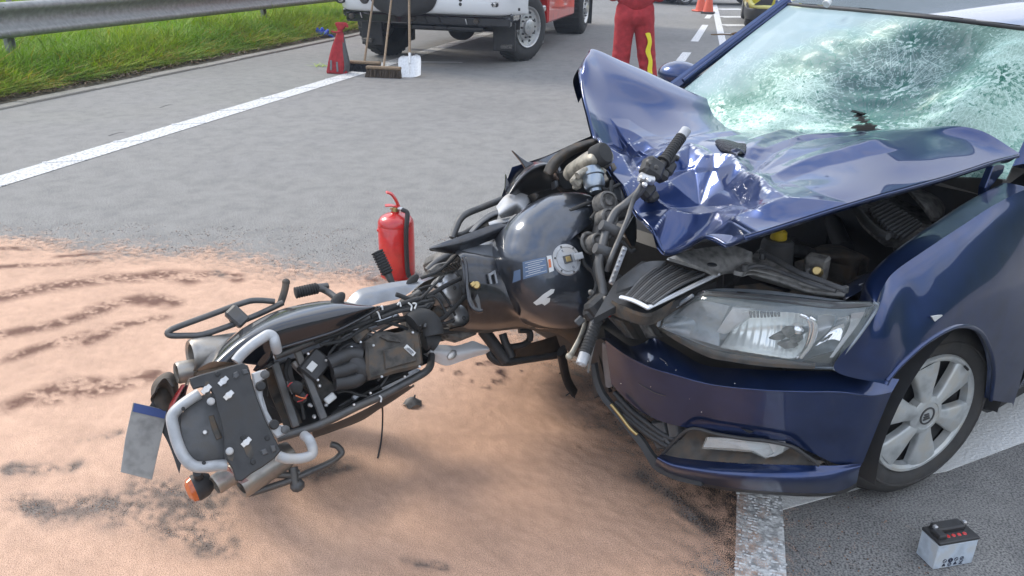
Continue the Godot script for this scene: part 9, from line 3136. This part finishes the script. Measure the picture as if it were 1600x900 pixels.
# ---------- cars further up the road ----------
func far_car(called: String, label: String, category: String, paint: Material, at: Vector3, turn: float, tall := 1.5) -> Node3D:
	# local axes as for the blue car: x forward, z to the right
	var car := thing(called, label, category, Transform3D(Basis(Vector3.UP, turn), at))
	var st := mb()
	var rows := []
	for q in [[0.34, 0.80, 0.98], [0.55, 0.88, 1.0], [0.8, 0.9, 0.995], [tall * 0.63, 0.86, 0.96]]:
		var r := []
		for e in [[2.2, 0.0], [2.18, 0.45], [2.05, 0.75], [1.8, 0.9], [0.8, 1.0], [-0.8, 1.0], [-1.9, 0.94], [-2.1, 0.7], [-2.15, 0.0], [-2.1, -0.7], [-1.9, -0.94], [-0.8, -1.0], [0.8, -1.0], [1.8, -0.9], [2.05, -0.75], [2.18, -0.45]]:
			r.append(Vector3(e[0] * q[2], q[0], e[1] * q[1]))
		rows.append(r)
	var deck := []
	for p in rows[3]:
		deck.append(Vector3(p.x * 0.9, tall * 0.665, p.z * 0.9))
	rows.append(deck)
	var mid := []
	for p in rows[3]:
		mid.append(Vector3(p.x * 0.1, tall * 0.68, p.z * 0.2))
	rows.append(mid)
	surf(st, rows, 96, 20, true)
	obj("body", st, paint, car)
	st = mb()
	var cab := []
	for q in [[tall * 0.65, 1.25, -1.85, 0.8], [tall * 0.8, 0.85, -1.75, 0.73], [tall * 0.97, 0.4, -1.55, 0.62]]:
		cab.append([Vector3(q[1], q[0], 0), Vector3(q[1] - 0.06, q[0], q[3] * 0.8), Vector3(q[1] - 0.4, q[0], q[3]), Vector3(q[2] + 0.3, q[0], q[3]), Vector3(q[2], q[0], q[3] * 0.7), Vector3(q[2], q[0], -q[3] * 0.7), Vector3(q[2] + 0.3, q[0], -q[3]), Vector3(q[1] - 0.4, q[0], -q[3]), Vector3(q[1] - 0.06, q[0], -q[3] * 0.8)])
	surf(st, cab, 54, 10, true)
	obj("windows", st, M.dark_pane, car)
	st = mb()
	rbox(st, Transform3D(Basis.IDENTITY, Vector3(-0.6, tall * 0.975, 0)), Vector3(1.9, 0.06, 1.22), 0.025)
	obj("roof", st, paint, car)
	# lower black apron, bumper corners
	st = mb()
	rows = []
	for q in [[0.20, 0.96], [0.3, 1.0], [0.44, 1.005], [0.46, 0.99]]:
		var r := []
		for e in [[2.2, 0.0], [2.18, 0.45], [2.06, 0.72], [1.8, 0.86], [1.36, 0.9]]:
			r.append(Vector3(e[0] * q[1] + 0.015, q[0], e[1] * q[1]))
		var l := []
		for p in r:
			l.append(Vector3(p.x, p.y, -p.z))
		l.reverse()
		rows.append(l + r.slice(1))
	surf(st, rows, 48, 10)
	obj("front_apron", st, M.black_plastic, car)
	for sg in [-1.0, 1.0]:
		st = mb()
		rbox(st, Transform3D(Basis(Vector3.UP, -sg * 0.5), Vector3(2.07, 0.74, sg * 0.6)), Vector3(0.1, 0.14, 0.34), 0.04)
		obj("headlight", st, M.lamp_white, car)
		st = mb()
		rbox(st, Transform3D(Basis(Vector3.UP, -sg * 0.2), Vector3(-2.08, 0.78, sg * 0.66)), Vector3(0.08, 0.2, 0.24), 0.03)
		obj("tail_lamp", st, M.red_lens, car)
		st = mb()
		ball(st, Vector3(0.85, tall * 0.68, sg * 0.98), Vector3(0.07, 0.08, 0.11))
		obj("door_mirror", st, M.black_plastic, car)
	make_wheel(car, Vector3(1.35, 0.302, -0.83), 0.0)
	make_wheel(car, Vector3(1.35, 0.302, 0.83), 0.0, true)
	make_wheel(car, Vector3(-1.3, 0.302, -0.83), 0.0)
	make_wheel(car, Vector3(-1.3, 0.302, 0.83), 0.0, true)
	return car


func make_far_things() -> void:
	var face := atan2(-ROAD_D.z, -ROAD_D.x) # heading towards the camera
	var turn := atan2(ROAD_D.z, -ROAD_D.x)
	# yellow ambulance car on the hatched wedge; its front faces the camera
	var amb := far_car("ambulance_car", "bright yellow ambulance car with black lower bumper on the hatched road wedge", "car", M.yellow_paint, AMB + ROAD_D * 2.0 + ROAD_R * 0.9, -PI / 2 - 0.22, 1.75)
	var st := mb()
	var fx := 2.235
	rbox(st, Transform3D(Basis.IDENTITY, Vector3(fx - 0.03, 0.60, 0.0)), Vector3(0.03, 0.13, 0.52), 0.004)
	var plate_ := obj("number_plate", st, M.label_white, amb)
	st = mb()
	rbox(st, Transform3D(Basis.IDENTITY, Vector3(fx - 0.012, 0.60, 0.235)), Vector3(0.01, 0.125, 0.05), 0.002)
	obj("blue_band", st, M.plate_blue, plate_)
	for sg in [-1.0, 1.0]:
		st = mb()
		plate(st, [Vector3(2.16, 0.70, sg * 0.30), Vector3(2.15, 0.70, sg * 0.52), Vector3(2.1, 0.54, sg * 0.72), Vector3(2.16, 0.54, sg * 0.34)], Vector3(0.06, 0, 0))
		obj("bumper_grille", st, M.black_plastic, amb)
		st = mb()
		tube(st, [Vector3(2.22, 0.5, 0.0), Vector3(2.21, 0.5, sg * 0.4), Vector3(2.09, 0.52, sg * 0.72), Vector3(1.98, 0.7, sg * 0.84), Vector3(1.9, 0.9, sg * 0.86)], 0.045, 10)
		obj("bumper_edge", st, M.pale_yellow, amb)
	far_car("dark_car", "dark blue car standing far up the road beyond the person in red trousers", "car", M.blue_paint, CAR_B - Vector3(0, 0, 2.3), PI / 2 - 0.2, 1.5)
	far_car("grey_car", "dark grey car behind the traffic cones, left of the yellow ambulance car", "car", M.grey_car_paint, CAR_C - Vector3(0, 0, 1.0), 0.12, 1.5)
	var g := "traffic cones on the lane line"
	for k in 2:
		var t := thing("traffic_cone", ["left of the two red-orange traffic cones far up the lane line", "right of the two red-orange traffic cones, nearer the grey car"][k], "traffic cone", Transform3D(Basis.IDENTITY, [CONES[0], CONES[1]][k]), g)
		st = mb()
		rbox(st, Transform3D(Basis(Vector3.UP, 0.3 + k), Vector3(0, 0.025, 0)), Vector3(0.4, 0.05, 0.4), 0.02)
		obj("base", st, M.rubber if k else M.orange_cone, t)
		st = mb()
		lathe(st, [Vector2(0.16, 0.04), Vector2(0.15, 0.07), Vector2(0.045, 0.68), Vector2(0.035, 0.7), Vector2(0.0, 0.7)], Transform3D.IDENTITY, 24)
		obj("cone", st, M.orange_cone, t)
		st = mb()
		lathe(st, [Vector2(0.085, 0.45), Vector2(0.0865, 0.452), Vector2(0.0695, 0.55), Vector2(0.068, 0.552)], Transform3D.IDENTITY, 24)
		obj("white_band", st, M.label_white, t)
	# a straw-coloured twig lying across the wedge
	var tw := thing("twig", "short twig lying across the hatched wedge line in front of the ambulance car", "twig", Transform3D(Basis.IDENTITY, V(4.512,0.01,-18.072)))
	st = mb()
	tube(st, [Vector3(-0.35, 0, 0.0), Vector3(0.0, 0.015, 0.03), Vector3(0.3, 0.0, 0.0)], 0.015, 6)
	tube(st, [Vector3(0.05, 0.01, 0.03), Vector3(0.2, 0.06, 0.1), Vector3(0.4, 0.02, 0.08)], 0.02, 6)
	obj("stalk", st, M.dry_litter, tw)


var AMB := V(5.276,0,-19.993)
var CAR_B := V(5.297,0,-29.51)
var CAR_C := V(6.874,0,-28.95)
var CONES := [V(5.533,0,-25.748), V(5.593,0,-24.952)]


# ---------- the person ----------
func body_mesh(st: SurfaceTool, bones: Array, cell: float, k: float) -> void:
	# one skin over tapered limbs: surface nets on the smooth union of tapered capsules
	var lo := Vector3.INF
	var hi := -Vector3.INF
	for b in bones:
		for e in [[b[0], b[2]], [b[1], b[3]]]:
			var p: Vector3 = e[0]
			var r: float = e[1] + cell * 2.0
			lo = Vector3(minf(lo.x, p.x - r), minf(lo.y, p.y - r), minf(lo.z, p.z - r))
			hi = Vector3(maxf(hi.x, p.x + r), maxf(hi.y, p.y + r), maxf(hi.z, p.z + r))
	var n := Vector3i(((hi - lo) / cell).ceil()) + Vector3i.ONE
	var f := PackedFloat32Array()
	f.resize(n.x * n.y * n.z)
	f.fill(1.0)
	for b in bones:
		var a: Vector3 = b[0]
		var c: Vector3 = b[1]
		var e := c - a
		var ee := maxf(e.length_squared(), 1e-9)
		var m: float = maxf(b[2], b[3]) + k + cell * 2.0
		var l0 := Vector3i(((Vector3(minf(a.x, c.x), minf(a.y, c.y), minf(a.z, c.z)) - Vector3.ONE * m - lo) / cell).floor()).clamp(Vector3i.ZERO, n - Vector3i.ONE)
		var l1 := Vector3i(((Vector3(maxf(a.x, c.x), maxf(a.y, c.y), maxf(a.z, c.z)) + Vector3.ONE * m - lo) / cell).ceil()).clamp(Vector3i.ZERO, n - Vector3i.ONE)
		for z in range(l0.z, l1.z + 1):
			for y in range(l0.y, l1.y + 1):
				for x in range(l0.x, l1.x + 1):
					var p := lo + Vector3(x, y, z) * cell
					var t := clampf((p - a).dot(e) / ee, 0.0, 1.0)
					var d: float = p.distance_to(a + e * t) - lerpf(b[2], b[3], t)
					var i := (z * n.y + y) * n.x + x
					var h := maxf(k - absf(f[i] - d), 0.0) / k
					f[i] = minf(f[i], d) - h * h * k * 0.25
	var vert := {}
	var step := [1, n.x, n.x * n.y]
	for z in n.z - 1:
		for y in n.y - 1:
			for x in n.x - 1:
				var i := (z * n.y + y) * n.x + x
				var sum := Vector3.ZERO
				var cnt := 0
				var inside := 0
				for q in 8:
					if f[i + (q & 1) * step[0] + ((q >> 1) & 1) * step[1] + ((q >> 2) & 1) * step[2]] < 0.0:
						inside += 1
				if inside == 0 or inside == 8:
					continue
				for ax in 3:
					var u := (ax + 1) % 3
					var v := (ax + 2) % 3
					for q in 4:
						var o := Vector3.ZERO
						o[u] = q & 1
						o[v] = q >> 1
						var j: int = i + int(o.x) * step[0] + int(o.y) * step[1] + int(o.z) * step[2]
						var d0 := f[j]
						var d1 := f[j + step[ax]]
						if (d0 < 0.0) != (d1 < 0.0):
							o[ax] = d0 / (d0 - d1)
							sum += o
							cnt += 1
				vert[i] = lo + (Vector3(x, y, z) + sum / cnt) * cell
	smooth(st)
	for i in vert:
		for ax in 3:
			var u: int = step[(ax + 1) % 3]
			var v: int = step[(ax + 2) % 3]
			var j: int = i + step[ax]
			if (f[i] < 0.0) == (f[j] < 0.0):
				continue
			if not (vert.has(i - u) and vert.has(i - v) and vert.has(i - u - v)):
				continue
			if f[i] < 0.0:
				quad(st, vert[i], vert[i - v], vert[i - u - v], vert[i - u])
			else:
				quad(st, vert[i], vert[i - u], vert[i - u - v], vert[i - v])


func make_person() -> void:
	# stands with the back to the camera; local x to the right of the picture, z towards the camera
	var p := thing("person", "person in red work trousers with a yellow stripe, standing beyond the bonnet", "person", Transform3D(Basis.IDENTITY, Vector3(1.28, 0, -9.25)))
	var hips := [Vector3(-0.10, 0.93, 0), Vector3(0.10, 0.93, 0)]
	var knees := [Vector3(-0.115, 0.50, -0.02), Vector3(0.165, 0.50, -0.03)]
	var ankles := [Vector3(-0.11, 0.09, 0.02), Vector3(0.235, 0.09, 0.02)]
	var body := []
	for k in 2:
		body.append([hips[k], knees[k], 0.085, 0.058])
		body.append([knees[k], ankles[k], 0.056, 0.036])
		body.append([ankles[k] - Vector3(0, 0.03, 0.02), ankles[k] + Vector3(0.01, -0.05, -0.17), 0.036, 0.028])
		var s := -1.0 if k == 0 else 1.0
		var sh := Vector3(0.19 * s, 1.44, 0.0)
		var el := Vector3(0.25 * s, 1.17, 0.02)
		var wr := Vector3(0.1 * s, 1.2, -0.2)
		body.append([sh, el, 0.052, 0.04])
		body.append([el, wr, 0.04, 0.026])
		var palm := wr + Vector3(-0.06 * s, 0.0, -0.05)
		body.append([wr, palm, 0.026, 0.032])
		for j in 4:
			var b0 := palm + Vector3(0.0, 0.03 - 0.02 * j, 0.0)
			var len: float = [0.06, 0.075, 0.08, 0.07][j]
			body.append([b0, b0 + Vector3(-len * 0.5 * s, -0.012, -0.012), 0.0095, 0.009])
			body.append([b0 + Vector3(-len * 0.5 * s, -0.012, -0.012), b0 + Vector3(-len * 0.9 * s, -0.035, -0.008), 0.009, 0.0075])
		body.append([wr + Vector3(-0.02 * s, 0.025, -0.01), wr + Vector3(-0.07 * s, 0.06, -0.03), 0.011, 0.009])
	body.append([Vector3(0, 0.97, 0), Vector3(0, 1.2, 0.0), 0.12, 0.115])
	body.append([Vector3(0, 1.2, 0.0), Vector3(0, 1.42, 0.0), 0.125, 0.11])
	body.append([Vector3(-0.16, 1.44, 0), Vector3(0.16, 1.44, 0), 0.06, 0.06])
	body.append([Vector3(0, 1.45, 0), Vector3(0, 1.58, -0.02), 0.055, 0.05])
	body.append([Vector3(0, 1.66, 0.0), Vector3(0, 1.70, -0.01), 0.085, 0.088])
	body.append([Vector3(0, 1.62, -0.05), Vector3(0, 1.585, -0.065), 0.05, 0.035])
	body.append([Vector3(0, 1.66, -0.09), Vector3(0, 1.635, -0.11), 0.012, 0.014])
	var st := mb()
	body_mesh(st, body, 0.013, 0.02)
	for s in [-1.0, 1.0]:
		ball(st, Vector3(0.085 * s, 1.66, 0.0), Vector3(0.012, 0.032, 0.02), Basis.IDENTITY, 10, 8)
	obj("body", st, M.skin, p)
	st = mb()
	ball(st, Vector3(0, 1.70, 0.012), Vector3(0.095, 0.098, 0.1), Basis.IDENTITY, 20, 12)
	obj("hair", st, M.hair, p)
	# loose trousers with folds
	st = mb()
	var legs := []
	for k in 2:
		legs.append([hips[k] + Vector3(0, 0.1, 0), hips[k], 0.105, 0.115])
		legs.append([hips[k], knees[k] + Vector3(0, 0.05, 0), 0.113, 0.098])
		legs.append([knees[k] + Vector3(0, 0.05, 0), ankles[k] + Vector3(0, 0.08, 0), 0.096, 0.092])
		var s := -1.0 if k == 0 else 1.0
		for j in 5:
			# folds behind the knee and at the hem
			var y: float = [0.62, 0.55, 0.44, 0.3, 0.24][j]
			var c: Vector3 = knees[k] + (ankles[k] - knees[k]) * clampf((0.5 - y) / 0.41, 0.0, 1.0) + (hips[k] - knees[k]) * clampf((y - 0.5) / 0.43, 0.0, 1.0)
			legs.append([c + Vector3(-0.06 * s, 0.03 * (j % 2), 0.062), c + Vector3(0.06 * s, 0.05 - 0.05 * (j % 2), 0.058), 0.03, 0.026])
	legs.append([Vector3(-0.1, 1.02, 0), Vector3(0.1, 1.02, 0), 0.10, 0.10])
	legs.append([Vector3(-0.06, 0.96, 0.05), Vector3(0.06, 0.96, 0.05), 0.10, 0.10])
	body_mesh(st, legs, 0.014, 0.022)
	var trousers := obj("trousers", st, M.red_cloth, p)
	# yellow reflective stripe down the outer right leg, seams
	st = mb()
	var path := [Vector3(0.165, 0.79, 0.083), Vector3(0.19, 0.70, 0.078), Vector3(0.185, 0.6, 0.075), Vector3(0.215, 0.5, 0.068), Vector3(0.222, 0.4, 0.073), Vector3(0.245, 0.3, 0.078), Vector3(0.25, 0.2, 0.083)]
	var rows := []
	for i in path.size():
		var q: Vector3 = path[i]
		rows.append([q + Vector3(-0.05 + 0.012 * (i % 2), 0, 0.042), q + Vector3(-0.015, 0.008, 0.03), q + Vector3(0.008, 0.0, 0.0)])
	thick(st, rows, 8, 24, Vector3(-0.004, 0, -0.008))
	obj("yellow_stripe", st, M.yellow_tape, trousers)
	st = mb()
	for k in 2:
		body_mesh(st, [[ankles[k] + Vector3(0, 0.12, 0), ankles[k] + Vector3(0, -0.02, 0), 0.062, 0.055], [ankles[k] + Vector3(0, -0.035, 0.02), ankles[k] + Vector3(0.01, -0.045, -0.19), 0.052, 0.042]], 0.014, 0.02)
	obj("boots", st, M.rubber, p)
	st = mb()
	var coat := [[Vector3(0, 1.12, 0), Vector3(0, 1.25, 0), 0.15, 0.15], [Vector3(0, 1.2, 0), Vector3(0, 1.42, 0), 0.16, 0.14], [Vector3(-0.17, 1.43, 0), Vector3(0.17, 1.43, 0), 0.08, 0.08], [Vector3(-0.07, 1.15, 0), Vector3(-0.08, 1.38, 0), 0.13, 0.13], [Vector3(0.07, 1.15, 0), Vector3(0.08, 1.38, 0), 0.13, 0.13]]
	for s in [-1.0, 1.0]:
		coat.append([Vector3(0.19 * s, 1.44, 0), Vector3(0.25 * s, 1.17, 0.02), 0.072, 0.058])
		coat.append([Vector3(0.25 * s, 1.17, 0.02), Vector3(0.13 * s, 1.2, -0.18), 0.056, 0.045])
	body_mesh(st, coat, 0.018, 0.03)
	obj("jacket", st, M.red_cloth, p)


func _ready() -> void:
	set_view()
	make_materials()
	mat("pale_yellow", lin(0.66, 0.62, 0.2), 0.4, 0.0, 0.5)
	mat("grey_car_paint", lin(0.06, 0.065, 0.07), 0.35, 0.3, 1.0)
	make_ground()
	make_markings()
	make_verge()
	make_guardrail()
	make_truck()
	make_far_things()
	make_person()
	make_car()
	make_bike()
	make_sand()
	make_tools()
	make_bag()
	make_extinguisher()
	make_battery()
	make_debris()
